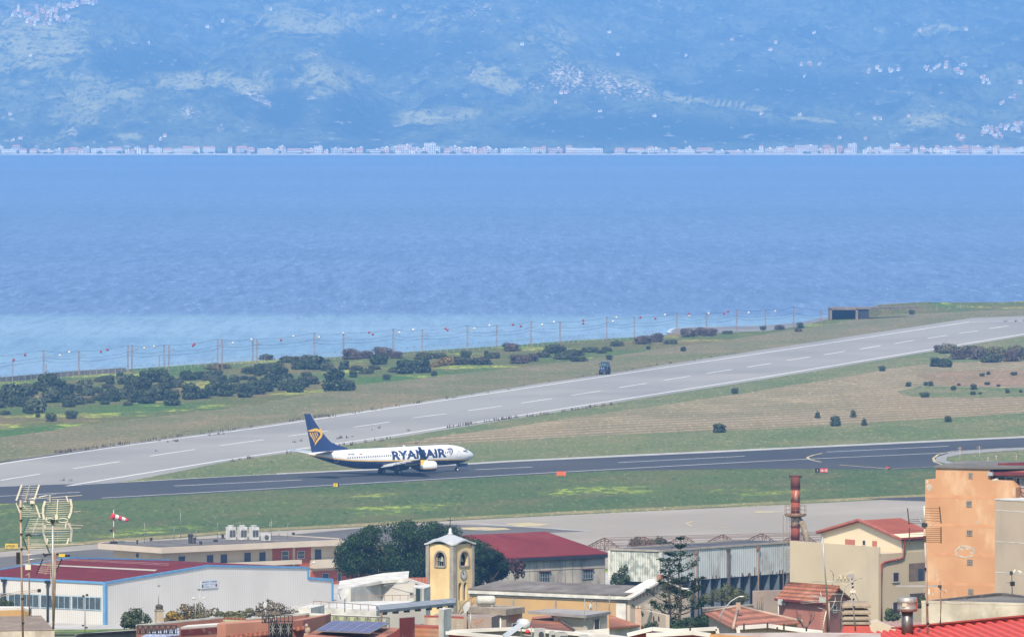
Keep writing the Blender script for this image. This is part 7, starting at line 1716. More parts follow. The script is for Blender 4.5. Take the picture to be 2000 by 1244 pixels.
t, P = block('terrace_wall', 'pale green parapet panel between two salmon walls', [(418,1205),(481,1207.5)], 478, GREENR, 'wall', cap=TILED, back=(0, .5, 0))
t, P = block('terrace_wall', 'salmon parapet right of the pale green panel', [(481,1206.5),(597,1197)], 470, SALMON, 'wall', cap=WCAP, back=(.2, .5, 0))
t, P = block('terrace_wall', 'long pale green wall behind the solar panels', [(596,1197),(690,1201),(800,1207)], 476, GREENR, 'wall', cap=WCAP, back=(0, .5, 0))
t, P = block('salmon_house', 'salmon rooftop block with a peeling maroon band', [(353,1224),(424,1219)], 400, SALMON, 'house', cap=WCAP, back=(.3, 1.6, 0)); a, b = P[0], P[1]; band(t, a, b, a.z - .42, a.z - .14, MAR2, .02, 'maroon_band')
t, P = block('salmon_house', 'orange-pink corner block beside the maroon-banded one', [(424,1218.5),(441,1217.8),(536,1211.5)], 396, mat('orange_pink_render', (.52,.25,.17), .95, (.45,.21,.145), .6, stain=(.36,.19,.15)), 'house', back=(.1, 1.6, 0))
a, b = P[1], P[2]; n = wn(a, b); za = a.z - .68
slab('tile_ledge', [Vector((a.x,a.y,za)) + n * .35, Vector((b.x,b.y,za + .1)) + n * .35, Vector((b.x,b.y,za + .22)), Vector((a.x,a.y,za + .12))], .06, TILED, t)
t, P = block('salmon_house', 'salmon block right of the wrought iron gate', [(571,1212),(592,1210),(637,1201)], 392, SALMON, 'house', back=(.2, 1.4, 0))
a, b = P[0], P[1]; n = wn(a, b); slab('tile_ledge', [Vector((a.x,a.y,a.z-.42)) + n * .3, Vector((b.x,b.y,a.z-.38)) + n * .3, Vector((b.x,b.y,a.z-.28)), Vector((a.x,a.y,a.z-.3))], .06, TILED, t)
t, P = block('concrete_wall', 'low stained concrete wall below the hall corner', [(147,1238),(200,1233),(262,1228.5),(300,1229)], 520, WALLG, 'wall', back=(0, .4, 0), cap=CONC)
# striped awning and railing
mb = MB(); a = at(243, 1244, 430); b = at(350, 1226, 440); c = at(350, 1240, 425); d = at(262, 1250, 420); mb.poly([d, c, b, at(292, 1234, 436)]); mb.v += [(x, y, z - .03) for x, y, z in mb.v]; mb.face([7,6,5,4])
based(mb, 'awning', mat('blue_white_awning', (.52,.56,.66), .8, (.22,.26,.42), 5, lo=.45, hi=.55, stretch=(1,.2,1)), 'blue and white awning cloth under the salmon parapet', 'awning')
def iron_rail(name, label, pts, Y0, hgt, n, orn='fan', m=None):
    A = at(pts[0][0], pts[0][1], Y0); B = onz(pts[1][0], pts[1][1], A.z); t = thing(name, label, 'railing', (A.x, A.y, A.z - hgt)); m = m or mat('wrought_iron', (.035,.032,.032), .7)
    mb = MB(); mb.bar(A, B, .045); mb.bar(A - UP * hgt, B - UP * hgt, .045); mb.build('rail', m, t)
    for i in range(n + 1):
        p = A.lerp(B, i / n); mb = MB(); mb.bar(p, p - UP * hgt, .045); mb.build('post', m, t)
        if i < n:
            mb = MB(); q = A.lerp(B, (i + .5) / n) - UP * hgt; w_ = (B - A) / n
            for k in (-.42, -.28, -.14, .0, .14, .28, .42): mb.bar(q + w_ * k * .25, q + w_ * k + UP * hgt * (.95 if abs(k) > .2 else .7), .022)
            mb.build('scroll_bars', m, t)
    return t
iron_rail('balcony_railing', 'wrought iron balcony railing with fan pattern behind the solar panels', [(636,1201),(760,1206)], 400, .75, 6, m=mat('green_grey_iron', (.10,.11,.09), .7))
iron_rail('balcony_railing', 'dark wrought iron railing before the left salmon parapet', [(268,1221),(345,1221)], 425, .42, 7)
t = thing('iron_gate', 'black wrought iron cage with leaf pattern on the salmon terrace', 'gate', tuple(at(548, 1250, 388))); IR = mat('wrought_iron', (.035,.032,.032), .7)
a, b = at(525, 1201.5, 388), at(571, 1201.5, 388); mb = MB(); hh = 1.15
for i in range(7): p = a.lerp(b, i / 6); mb.bar(p, p - UP * hh, .035)
for z_ in (0, .28, .6, hh): mb.bar(a - UP * z_, b - UP * z_, .035)
for z_ in (.28, .3): pass
mb.build('bars', IR, t)
mb = MB()
for i in range(3):
    c = a.lerp(b, (i + .5) / 3) - UP * .62
    for k in range(8): an = k * math.pi / 4; mb.bar(c, c + Vector((math.cos(an) * .15, 0, math.sin(an) * .3)), .045, .02)
mb.build('leaf_ornament', mat('pale_iron', (.35,.34,.34), .6), t)
mb = MB(); mb.box((((a+b)/2).x, a.y + .5, a.z - .8), (1.05, .05, .8)); mb.build('dark_panel', BLKW, t)
iron_rail('balcony_railing', 'small dark iron railing left of the iron cage', [(512,1203),(536,1203)], 392, .3, 2)
# little stone lion / statue shape on the parapet
p = at(601, 1237, 389); mb = MB(); mb.blob((p.x, p.y, p.z + .16), (.14, .11, .18), 10, 7, .15); mb.blob((p.x - .05, p.y - .02, p.z + .38), (.09, .08, .1), 8, 6, .1); mb.box((p.x, p.y, p.z - .05), (.34, .26, .14))
based(mb, 'stone_ornament', mat('pale_stone', (.45,.34,.27), .95, (.33,.25,.2), 4), 'weathered stone ornament on the tiled ledge left of the solar panels', 'ornament')
# tiled roof with solar panels
RF = [at(592, 1240, 378), at(637, 1219, 394), at(768, 1224, 392), at(735, 1250, 376)]
t = thing('tiled_roof', 'terracotta roof carrying the solar panels', 'roof', tuple(at(660, 1250, 385) - UP * 1)); slab('tiles', [RF[0] - UP * .04, RF[3] - UP * .04, RF[2] - UP * .04 + Vector((.5,0,0)), RF[1] - UP * .04], .15, TERRAP, t)
mb = MB(); q = [p - UP * .2 for p in (RF[0], RF[3], RF[2], RF[1])]; mb.prism([(p.x, p.y) for p in q], 40, [p.z for p in q]); mb.build('wall', SALMON, t)
a, b, c, d = at(617, 1236.5, 380), at(722, 1241, 378), at(760, 1220.5, 391), at(651, 1217, 393)
spv = thing('solar_array', 'array of bluish solar panels with pale frames on the terracotta roof', 'solar panels', tuple(a)); PVM = mat('photovoltaic_glass', (.10,.095,.20), .55, (.15,.14,.27), 3, spec=.15); nx, ny = 5, 2
L = lambda u, v: (a.lerp(b, u)).lerp(d.lerp(c, u), v) + UP * .12
for i in range(nx):
    for j in range(ny):
        g = .012; q = [L(i/nx+g, j/ny+g*2), L((i+1)/nx-g, j/ny+g*2), L((i+1)/nx-g, (j+1)/ny-g*2), L(i/nx+g, (j+1)/ny-g*2)]
        mb = MB(); mb.v = [tuple(v + UP * .03) for v in q] + [tuple(v) for v in q]; mb.face([0,1,2,3]); mb.face([7,6,5,4]); [mb.face([k, 4+k, 4+(k+1)%4, (k+1)%4]) for k in range(4)]; mb.build('panel', PVM, spv)
mb = MB()
for i in range(nx + 1): mb.bar(L(i/nx, 0), L(i/nx, 1), .05, .05)
for j in range(ny + 1): mb.bar(L(0, j/ny), L(1, j/ny), .05, .05)
mb.build('frame', METAL, spv)
# maroon stair wall, brick block, white pillar, grey canopy
t, P = block('stair_wall', 'peeling dark maroon wall right of the solar panels', [(780,1207),(810,1205)], 372, MAR2, 'wall', back=(0, .4, 0))
mb = MB(); q = [at(765, 1238, 371), at(781, 1226, 371), at(781, 1250, 371), at(750, 1250, 371)]; mb.v = [tuple(v) for v in q] + [(v.x, v.y + .3, v.z) for v in q]; mb.face([0,3,2,1]); mb.face([4,5,6,7]); [mb.face([k, 4+k, 4+(k+1)%4, (k+1)%4][::-1]) for k in range(4)]; mb.build('stair_flank', MAR2, t)
t, P = block('brick_block', 'bare orange hollow-brick block left of the white pillar', [(810,1221),(866,1223.5)], 385, mat('hollow_brick', (.48,.22,.11), .95, (.38,.17,.09), 2, wave=.25, wamt=.25, waxis='Z', stain=(.40,.30,.24)), 'wall', back=(0, 1, 0), cap=mat('red_coping', (.36,.09,.06), .9))
t, P = block('concrete_wall', 'streaked beige concrete wall with a red coping behind the white pillar', [(829,1201.5),(870,1202),(905,1204)], 430, mat('streaked_beige', (.46,.39,.31), .95, (.33,.27,.22), 1, stretch=(3,3,.4), stain=(.25,.21,.18)), 'wall', back=(0, .4, 0), cap=mat('red_coping', (.36,.09,.06), .9))
t, P = block('white_pillar', 'square white chimney pillar in front of the bell tower', [(857,1188.5),(866.5,1190),(881,1187)], 350, WHITER, 'chimney', back=(.0, .35, 0))
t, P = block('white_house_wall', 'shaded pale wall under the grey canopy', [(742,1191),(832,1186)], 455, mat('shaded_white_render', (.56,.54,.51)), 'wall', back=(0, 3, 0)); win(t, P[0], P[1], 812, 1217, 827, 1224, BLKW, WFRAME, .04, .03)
t = thing('canopy', 'sloping blue-grey slab canopy on dark joists left of the bell tower foot', 'canopy', tuple(at(745, 1195, 440)))
a, b = at(741, 1191, 438), at(890, 1176, 452); BG = mat('blue_grey_slab', (.26,.29,.33), .8, (.20,.22,.26), 1); slab('slab', [a, b, b + Vector((0, 2.6, .1)), a + Vector((-.2, 2.6, .1))], .16, BG, t)
for i in range(7):
    p = a.lerp(b, .06 + i * .145) - UP * .2; mb = MB(); mb.box((p.x, p.y + .8, p.z), (.32, 1.6, .14)); mb.build('joist', BLK, t)
p = at(745, 1200, 438); mb = MB(); mb.box((p.x, p.y + .2, p.z - .6), (.12, .12, 1.4)); mb.build('post', mat('rust_rail', (.30,.22,.17), .8), t)
# ---- white-edged red roofs at the bottom centre
RW = mat('scarlet_paint', (.50,.055,.035), .6, (.42,.05,.035), .8)
LR = mat('lilac_screed', (.36,.32,.31), .9, (.28,.25,.24), 1)
def edge_wall(name, label, pts, Y0, m, hgt=3.0, cw=.14):
    """wall with white coping following sloping top points (px, py, dY)"""
    t = thing(name, label, 'wall', tuple(at(pts[0][0], pts[0][1] + 12, Y0))); P = [at(x, y, Y0 + dy) for x, y, dy in pts]
    for a, b in zip(P[:-1], P[1:]):
        mb = MB(); mb.v = [(a.x,a.y,a.z-hgt),(b.x,b.y,b.z-hgt),(b.x,b.y,b.z-.05),(a.x,a.y,a.z-.05)]; mb.v += [(x, y + .25, z) for x, y, z in mb.v]
        for f in ([0,1,2,3],[7,6,5,4],[0,4,5,1],[1,5,6,2],[2,6,7,3],[3,7,4,0]): mb.face(f)
        mb.build('wall_panel', m, t); mb = MB(); mb.bar(a - UP * .02 - Vector((0,.02,0)), b - UP * .02 - Vector((0,.02,0)), .32, cw * .75, up=UP); mb.build('coping', WCAP, t)
    return t
edge_wall('parapet', 'long white-topped screed parapet at the bottom, right part sinking', [(881,1231.5,0),(1003,1226,1),(1192,1241,-2),(1240,1247,-3)], 300, LR)
edge_wall('parapet', 'red parapet with a white edge at the bottom, right of the white pillar', [(876,1233.5,0),(1010,1245,-2),(1100,1256,-3)], 288, RW)
edge_wall('red_gable', 'rear red gable roof edge outlined in white at the bottom centre', [(1225,1238,0),(1274,1226,0),(1331,1231,0)], 250, RW)
edge_wall('red_gable', 'front red gable roof edge outlined in white at the bottom centre', [(1262,1238.5,0),(1353,1233.5,0),(1388,1238.5,0)], 235, RW)
edge_wall('parapet', 'short white-capped beige parapet behind the red gables', [(1319,1230,0),(1400,1225.5,0),(1402,1236,0)], 262, BEIGE, 2)
edge_wall('parapet', 'white-capped cream parapet in front of the terracotta hip roof', [(1441,1224,0),(1500,1220,0),(1560,1228,0),(1606,1233,0)], 255, mat('cream_front', (.56,.47,.38)), 2)
edge_wall('parapet', 'thin pale parapet rising from the dusty roof beside the cream one', [(1441,1224,-.2),(1443,1240,-.2)], 254, WHITER, 2)
for i, (x, y0, y1) in enumerate(((1348,1232,1221),(1453,1234,1217),(1499,1232,1215),(1531,1230,1217),(1575,1232,1223),(1518,1232,1224))):
    p = at(x, y0, 252); mb = MB(); h = (y1 and (y0 - y1) * 252 / F); mb.box((p.x, p.y, p.z + h / 2), (.055, .055, h)); based(mb, 'iron_post', mat('rusted_iron', (.06,.05,.045)), 'short rusty iron post sticking up from the roof parapets', 'post', 'rusty stub posts on the parapets')
t, P = block('dusty_roof', 'dusty pale roof surface with orange edge at the bottom right centre', [(1387,1240),(1720,1248),(1720,1236),(1560,1234),(1400,1236)], 225, mat('dusty_roof_screed', (.52,.45,.42), .95, (.40,.33,.30), 1.5, stain=(.34,.20,.15), stscale=1.2), 'roof', hgt=1.5)
mb = MB(); a, b = at(1387, 1240.3, 224.6), at(1520, 1248, 224); mb.bar(a, b, .05, .07); mb.build('orange_edge', mat('orange_edge_paint', (.62,.32,.12), .8), t)
# ---- red corrugated roof bottom right
def redroof():
    t = thing('corrugated_roof', 'bright red corrugated metal roof with a pink ridge cap at the bottom right', 'roof', tuple(at(1850, 1260, 240) - UP * 1)); RM = mat('red_metal_sheet', (.72,.065,.02), .55, (.62,.055,.02), .6, spec=.2, stain=(.60,.08,.03), stscale=.8)
    r0, r1 = at(1755, 1231, 262), at(2060, 1205, 250); f0, f1 = at(1900, 1290, 238), at(2250, 1285, 228)
    n = 15; mb = MB(); prof = [(0,0),(.42,0),(.55,.075),(.80,.075),(.93,0)]
    rp, fp = [], []
    for i in range(n):
        for s_, h in prof:
            u = (i + s_) / n; rp.append(r0.lerp(r1, u) + UP * h); fp.append(f0.lerp(f1, u) + UP * h)
    m_ = len(rp); mb.v = [tuple(p) for p in rp + fp]
    for i in range(m_ - 1): mb.face([i, i + 1, m_ + i + 1, m_ + i])
    mb.build('sheet', RM, t)
    l0, l1 = at(1640, 1243, 250), at(1755, 1231.2, 262); g0, g1 = at(1700, 1300, 236), at(1902, 1290, 238); mb = MB(); rp, fp = [], []
    for i in range(9):
        for s_, h in prof: u = (i + s_) / 9; rp.append(l0.lerp(l1, u) + UP * h); fp.append(g0.lerp(g1, u) + UP * h)
    m_ = len(rp); mb.v = [tuple(p) for p in rp + fp]
    for i in range(m_ - 1): mb.face([i, i + 1, m_ + i + 1, m_ + i])
    mb.build('sheet', RM, t)
    PC = mat('pink_ridge_cap', (.60,.12,.08), .55, spec=.2); a = at(1750, 1230.5, 262.3); mb = MB(); mb.bar(a + UP * .08, r1 + UP * .13, .34, .05); mb.bar(a + UP * .02 - Vector((0, .17, 0)), r1 + UP * .05 - Vector((0, .17, 0)), .02, .10); mb.build('ridge_cap', PC, t)
    bk = Vector((.5, 4, -.6)); slab('rear_slope', [a + UP * .03, r1 + UP * .03, r1 + bk, a + bk], .04, RM, t)
    mb = MB(); q = [p - UP * .5 for p in (f0, f1, r1, r0)]; mb.prism([(p.x, p.y) for p in q], 50, [p.z for p in q]); mb.build('wall', BEIGE, t)
redroof()
def louvre():
    c = at(1672, 1240, 262); k = 262 / F; t = thing('vent_chimney', 'concrete chimney of four stacked louvre caps on a red base', 'chimney', tuple(c)); CV = mat('cast_concrete', (.33,.27,.21), .95, (.25,.205,.16), 6, detail=8, bump=.004)
    x = c.x; Y = c.y
    mb = MB(); zb, zt = at(1672, 1250, Y).z, at(1672, 1214, Y).z; w0, w1 = 33 * k, 24 * k; mb.v = [(x - w0, Y - w0, zb), (x + w0, Y - w0, zb), (x + w0, Y + w0, zb), (x - w0, Y + w0, zb), (x - w1, Y - w1, zt), (x + w1, Y - w1, zt), (x + w1, Y + w1, zt), (x - w1, Y + w1, zt)]
    for f in ([0,3,2,1],[4,5,6,7],[0,1,5,4],[1,2,6,5],[2,3,7,6],[3,0,4,7]): mb.face(f)
    mb.build('base', mat('red_flashing', (.55,.06,.03), .5), t)
    for i, (ya, yb) in enumerate(((1174.5,1185),(1188.5,1198),(1200,1209),(1210,1217.5))):
        z1, z0 = at(1672, ya, Y).z, at(1672, yb, Y).z; a, b = 22 * k, 28 * k; mb = MB(); m_ = (z1 - z0)
        mb.v = []
        for w_, z_ in ((a, z1), (b, z0 + m_ * .35), (b, z0), (b * .8, z0)): mb.v += [(x - w_, Y - w_, z_), (x + w_, Y - w_, z_), (x + w_, Y + w_, z_), (x - w_, Y + w_, z_)]
        for j in range(3):
            for q in range(4): mb.face([j*4+q, (j+1)*4+q, (j+1)*4+(q+1)%4, j*4+(q+1)%4])
        mb.face([0,1,2,3]); mb.face([15,14,13,12]); mb.build('louvre_cap', CV, t)
        if i < 3:
            for s_ in (-1, 1):
                mb = MB(); zz = at(1672, (yb + (1188.5,1200,1210)[i]) / 2, Y).z; mb.box((x + s_ * 10 * k, Y, zz), (7 * k, 30 * k, 5.5 * k)); mb.build('spacer', mat('pale_spacer', (.60,.52,.40), .9), t)
    mb = MB(); mb.box((x, Y, (at(1672,1180,Y).z + zt) / 2), (30 * k, 30 * k, at(1672,1180,Y).z - zt)); mb.build('core', BLKW, t)
louvre()
def flue():
    c = at(1772, 1240, 258); k = 258 / F; t = thing('metal_flue', 'shiny steel flue with a wide drum cowl and red band on the red roof', 'chimney', tuple(c)); Z = lambda y: at(1772, y, 258).z
    ST = mat('stainless_steel', (.42,.40,.38), .5, (.30,.28,.27), 5, metal=.5, stretch=(6, 6, 1))
    mb = MB(); mb.tube([(c.x, c.y, Z(1246)), (c.x, c.y, Z(1193))], 11.5 * k, 20); mb.build('pipe', mat('dull_steel', (.22,.20,.19), .4, (.13,.12,.115), 6, metal=.7, stretch=(6,6,1)), t)
    r_ = 20 * k; mb = MB(); mb.lathe([(r_*.6, Z(1194)), (r_, Z(1193)), (r_, Z(1189)), (r_*1.04, Z(1188)), (r_*.97, Z(1186)), (r_*.97, Z(1176)), (r_*1.04, Z(1174)), (r_*.98, Z(1172)), (r_, Z(1167)), (r_*.9, Z(1166))], (c.x, c.y, 0), 28); mb.build('cowl', ST, t)
    mb = MB(); mb.box((c.x + r_ * .93, c.y - r_ * .38, Z(1180)), (.035, .03, 26 * k)); mb.build('red_band', mat('red_sign_paint', (.55,.03,.03)), t); mb = MB(); mb.box((c.x - r_ * .3, c.y - r_ * .96, Z(1180)), (9 * k, .01, 7 * k)); mb.build('maker_label', mat('label_cream', (.62,.58,.45), .7), t)
flue()
# ---- bottom-left roof
t, P = block('brown_flat_roof', 'brown flat roof with crumbling pale wall at the lower left corner', [(-60,1233),(106.5,1231),(80,1202),(-60,1205)], 210, mat('crumbling_plaster', (.55,.50,.44), .95, (.38,.33,.28), 2.5, stain=(.30,.26,.22), stscale=1.5), 'building', hgt=3)
mb = MB(); q = [p + UP * .012 for p in P]; mb.poly(q); mb.build('roof_surface', mat('brown_roof_felt', (.27,.215,.175), .95, (.20,.155,.125), 1.8, detail=8, stain=(.36,.31,.27), stscale=3), t)
t, P = block('tan_block', 'low tan block behind the brown flat roof at the left edge', [(-60,1188.5),(45,1185.5),(56,1190)], 330, OCHRE, 'building', back=(0, 2, 0), cap=WCAP)
# ================================================================ NORFOLK PINES
def norfolk(label, x, ytop, ybase, Y, rad, seed, lean=0):
    """tiered conifer: whorls of rising branches with tufted ends; rad = (py, radius px) profile"""
    r_ = random.Random(seed); k = Y / F; top = at(x, ytop, Y); zb = terr(top.x, Y); t = thing('norfolk_pine', label, 'tree', (top.x, Y, zb))
    mb = MB(); n = 14; mb.tube([(top.x + .08 * math.sin(i * 1.1), Y, zb - .3 + (top.z - zb + .3) * i / n) for i in range(n + 1)], [.17 - .15 * i / n for i in range(n + 1)], 7); mb.build('trunk', BARK, t)
    wood, leaf = MB(), MB(); py = ytop + 6; ms = [leafm('araucaria', (.035,.075,.035)), leafm('araucaria_light', (.06,.105,.045)), leafm('araucaria_dark', (.015,.035,.02))]
    ys_, rs_ = [a for a, b in rad], [b for a, b in rad]
    while py < ybase:
        R_ = float(np.interp(py, ys_, rs_)) * k; z0 = at(x, py, Y).z; nb = 5; a0 = r_.uniform(0, 6)
        for j in range(nb):
            a = a0 + j * 6.283 / nb + r_.uniform(-.25, .25); L_ = R_ * r_.uniform(.7, 1.12); ri = r_.uniform(.34, .6)
            f = lambda s_: Vector((top.x + math.cos(a) * L_ * s_, Y + math.sin(a) * L_ * s_, z0 - .25 * L_ + L_ * (ri * s_ ** 1.6)))
            wood.tube([f(s_) for s_ in (0, .35, .7, 1)], [.035, .025, .018, .01], 4, cap=False)
            m_ = int(26 + 62 * L_)
            for q in range(m_):
                s_ = r_.uniform(.58 if L_ > .6 else .05, 1.05); c = f(s_); sp_ = .05 + .16 * min(1, L_) * math.sin(min(1, max(0, (s_ - .25) / .75)) * 3.0) ; p = c + Vector((r_.gauss(0, 1) * sp_, r_.gauss(0, 1) * sp_, abs(r_.gauss(0, 1)) * sp_ * .8))
                leaf.mat(r_.choices(ms, (5, 3, 4))[0]); quad(leaf, p, .085, (UP + Vector((r_.uniform(-1,1), r_.uniform(-1,1), r_.uniform(-.4,.6)))).normalized(), r_)
        py += max(13, 29 * (R_ / (60 * k)) ** .3)
    wood.build('branch', BARK, t); leaf.build('foliage', None, t)
norfolk('right and taller of two tiered norfolk pines before the church front', 1328, 1046, 1236, 600, [(1050,6),(1062,12),(1085,24),(1120,38),(1150,44),(1185,62),(1205,80),(1236,88)], 4)
norfolk('left and shorter of two tiered norfolk pines before the church front', 1307, 1076, 1238, 592, [(1080,6),(1095,20),(1110,20),(1140,30),(1165,44),(1190,46),(1215,48),(1238,40)], 9)
tree('shrub', 'low dark conifer mass at the foot of the norfolk pines', 1330, 0, 588, [(1262,1226,14,8,0),(1290,1222,26,12,0),(1320,1224,28,12,0),(1350,1218,28,14,0),(1380,1216,24,14,0),(1400,1224,16,10,0),(1340,1230,60,10,0),(1385,1200,12,8,0),(1410,1218,8,8,0)], 6000, .09, [leafm('araucaria', (.035,.075,.035)), OLIVE[0], leafm('araucaria_dark', (.015,.035,.02))], 41, .1, cat='shrub')
# ================================================================ ANTENNAS, LAMPS AND SMALL ROOF THINGS
POLEW = mat('weathered_pole', (.52,.47,.42), .7, (.34,.22,.15), 4, stretch=(1,1,.4)); POLEG = mat('grey_pole', (.42,.43,.45), .5, (.34,.35,.36), 2, metal=.4); POLER = mat('rusty_pole', (.22,.12,.08), .8, (.34,.27,.22), 5)
CREAMP = mat('cream_plastic', (.62,.59,.50), .5, (.55,.52,.43), 3); ALU = mat('aluminium', (.55,.56,.56), .4, metal=.6); TEAL = mat('teal_plastic', (.02,.12,.15), .5)
class Rig:
    def __init__(s, label, x, y, Y, cat='antenna', group=None): s.Y = Y; s.k = Y / F; s.t = thing('roof_antenna', label, cat, tuple(at(x, y, Y)), group=group)
    def line(s, name, pts, r_, m, n=6): mb = MB(); mb.tube([at(p[0], p[1], s.Y + (p[2] if len(p) > 2 else 0)) for p in pts], r_ * s.k, n); return mb.build(name, m, s.t)
    def flatbar(s, name, pts, w_, m):
        mb = MB(); P = [at(p[0], p[1], s.Y + (p[2] if len(p) > 2 else 0)) for p in pts]
        for a, b in zip(P[:-1], P[1:]): mb.bar(a, b + (b - a) * .03, w_ * s.k, w_ * .4 * s.k, up=Vector((0, 1, 0)))
        return mb.build(name, m, s.t)
    def rods(s, name, l0, l1, r0, r1, n, r_, m):
        for i in range(n):
            u = (i + .5) / n; mb = MB(); mb.tube([at(l0[0] + (l1[0]-l0[0])*u, l0[1] + (l1[1]-l0[1])*u, s.Y), at(r0[0] + (r1[0]-r0[0])*u, r0[1] + (r1[1]-r0[1])*u, s.Y)], r_ * s.k, 4); mb.build(name, m, s.t)
    def box(s, name, x0, y0, x1, y1, m, d=.1): a, b = at(x0, y0, s.Y), at(x1, y1, s.Y); mb = MB(); mb.box(((a.x+b.x)/2, s.Y - .02, (a.z+b.z)/2), (abs(b.x-a.x), d, abs(a.z-b.z))); return mb.build(name, m, s.t)
g = Rig('leftmost television antenna on a brown-white pole with two tilted grid panels', 42, 1250, 172)
g.line('pole', [(40,976),(41.5,1080),(45,1255)], 2.1, POLEW, 8)
for y in (990,1014,1041,1070,1167,1215): g.box('clamp', 38.5 + (y-990)*.018, y, 44 + (y-990)*.018, y + 2.6, BLK, .06)
g.flatbar('grid_rail', [(42.5,946,-.1),(32,976,-.1)], 3.2, CREAMP); g.flatbar('grid_rail', [(58.5,945.5,-.1),(49.5,976,-.1)], 2, ALU); g.flatbar('grid_rail', [(76.5,946.5,-.1),(67,975,-.1)], 3.2, CREAMP)
g.rods('rod', (42,949), (33,974), (76,949), (67,974), 6, .55, CREAMP)
g.flatbar('grid_rail', [(31.5,982),(39,1001),(41,1010)], 2.2, CREAMP); g.flatbar('grid_rail', [(65,980),(71,989),(78,1010)], 3, CREAMP); g.rods('rod', (33,986), (41,1010), (68,986), (77,1009), 6, .5, CREAMP)
g.flatbar('grid_rail', [(57,1010),(46.5,1038)], 2.6, TEAL); g.flatbar('grid_rail', [(75,1010),(64,1039)], 2, ALU); g.rods('rod', (56,1012), (46,1040), (88,1012), (90,1040), 7, .55, CREAMP)
g.flatbar('grid_rail', [(45,1050),(53.5,1073)], 2.6, mat('dark_green_plastic', (.02,.07,.06), .5)); g.flatbar('grid_rail', [(90,1062),(96.5,1079)], 2.6, mat('dark_green_plastic', (.02,.07,.06), .5)); g.rods('rod', (47,1052), (53,1074), (86,1052), (92,1074), 6, .5, CREAMP)
g.line('boom', [(40,977),(60,974),(88,968),(110,965)], 1.1, ALU); g.line('boom', [(33,981),(66,978)], 1.3, ALU); g.box('junction_box', 59, 977, 68, 983, CREAMP); g.box('clamp', 61.5, 984, 64, 987.5, BLK)
g.line('cable', [(45,985),(48,990),(58,998),(62,990),(63,982)], .5, CREAMP, 4); g.box('speaker_disc', 32, 1078, 39, 1101, BLK, .08); g.line('boom', [(40,1085),(56,1083),(78,1082)], 1.2, ALU); g.line('boom', [(42,1098),(60,1092),(80,1090)], 1.2, ALU)
g.line('dipole', [(-5,1161),(40,1154),(76,1151)], .8, POLEW); g.line('dipole', [(-5,1165),(40,1158),(76,1154)], .8, POLEW); g.box('end_box', 73.5, 1149.5, 80, 1156, BLK, .08)
g = Rig('white curved-grid television antenna on a grey pole with long side rods', 104, 1250, 168)
g.line('pole', [(103,1018),(103.5,1120),(104,1212)], 2.2, POLEG, 8); g.line('cable', [(99,1060),(98,1100),(101,1160),(104,1205)], .7, CREAMP, 4)
g.flatbar('grid_rail', [(88,978,-.1),(84.5,990,-.1),(84,1002,-.1),(86,1014,-.1)], 4.2, CREAMP); g.flatbar('grid_rail', [(137.5,975,-.1),(140,988,-.1),(138.5,1000,-.1),(134,1011,-.1)], 4.2, CREAMP); g.flatbar('grid_rail', [(113,975.5,-.05),(111,1006,-.05)], 2, CREAMP)
g.rods('rod', (87,978), (86,1012), (138,976), (135,1010), 8, .6, CREAMP)
g.flatbar('grid_rail', [(84,1020),(85,1040),(90,1058)], 4, mat('greyed_plastic', (.48,.46,.42), .6)); g.flatbar('grid_rail', [(133,1020),(140,1035),(138,1057)], 4.2, mat('greyed_plastic', (.48,.46,.42), .6)); g.flatbar('grid_rail', [(111,1012),(113,1057)], 1.6, mat('rust_rail', (.30,.22,.17), .8)); g.rods('rod', (85,1022), (90,1058), (139,1022), (139,1057), 8, .6, CREAMP)
for cx_, rx in ((98,7.5),(123,10)):
    pts = [(cx_ + rx * math.cos(i * .5236), 1016 + 4.2 * math.sin(i * .5236)) for i in range(13)]; g.line('dipole_loop', pts, 1.2, CREAMP, 6)
g.box('junction_box', 107.5, 1005, 113.5, 1014, CREAMP); g.box('clamp', 99, 1014, 107, 1020, BLK, .12); g.box('bracket', 96.5, 967, 99.5, 981, ALU); g.flatbar('small_fin', [(129,968),(133.5,980)], 2.6, CREAMP); g.flatbar('small_fin', [(91,1062),(93,1051)], 2.8, CREAMP); g.flatbar('small_fin', [(130.5,1062),(134,1051)], 2.8, CREAMP); g.flatbar('small_fin', [(129.5,1019),(127.5,1031)], 2.4, CREAMP); g.flatbar('small_fin', [(90.5,1009),(87.5,1031)], 2.2, CREAMP)
for a, b in (((60,974),(160,967)),((59,1003),(158,998)),((63,1023),(163,1025.5)),((57,1031),(158,1031)),((60,1063),(165,1063)),((92,975),(141,975))): g.line('long_rod', [a, b], .6, CREAMP, 4)
g.line('boom', [(78,1042),(110,1041),(152,1037)], 1.0, mat('blue_boom', (.10,.20,.32), .5))
g = Rig('short antenna pole with dark yagi heads and a cream amplifier box', 57, 1205, 185)
g.line('pole', [(56,1047),(57,1120),(57.5,1202)], 1.6, POLER); g.box('amplifier', 49.5, 1102, 60.5, 1112, CREAMP); g.line('tripod_foot', [(57,1197),(52,1203)], .8, POLER); g.line('tripod_foot', [(57,1197),(62,1203)], .8, POLER)
g.line('yagi_head', [(50,1046),(57,1043),(62,1046)], 2.0, BLK); g.line('yagi_boom', [(60,1044),(80,1044)], 2.4, mat('blue_grey_plastic', (.12,.16,.22), .5)); g.line('bracket', [(50,1124),(57,1119)], .8, POLEW)
g = Rig('rusty pole with black grid panel and yellow-black yagi antenna', 105, 1230, 176)
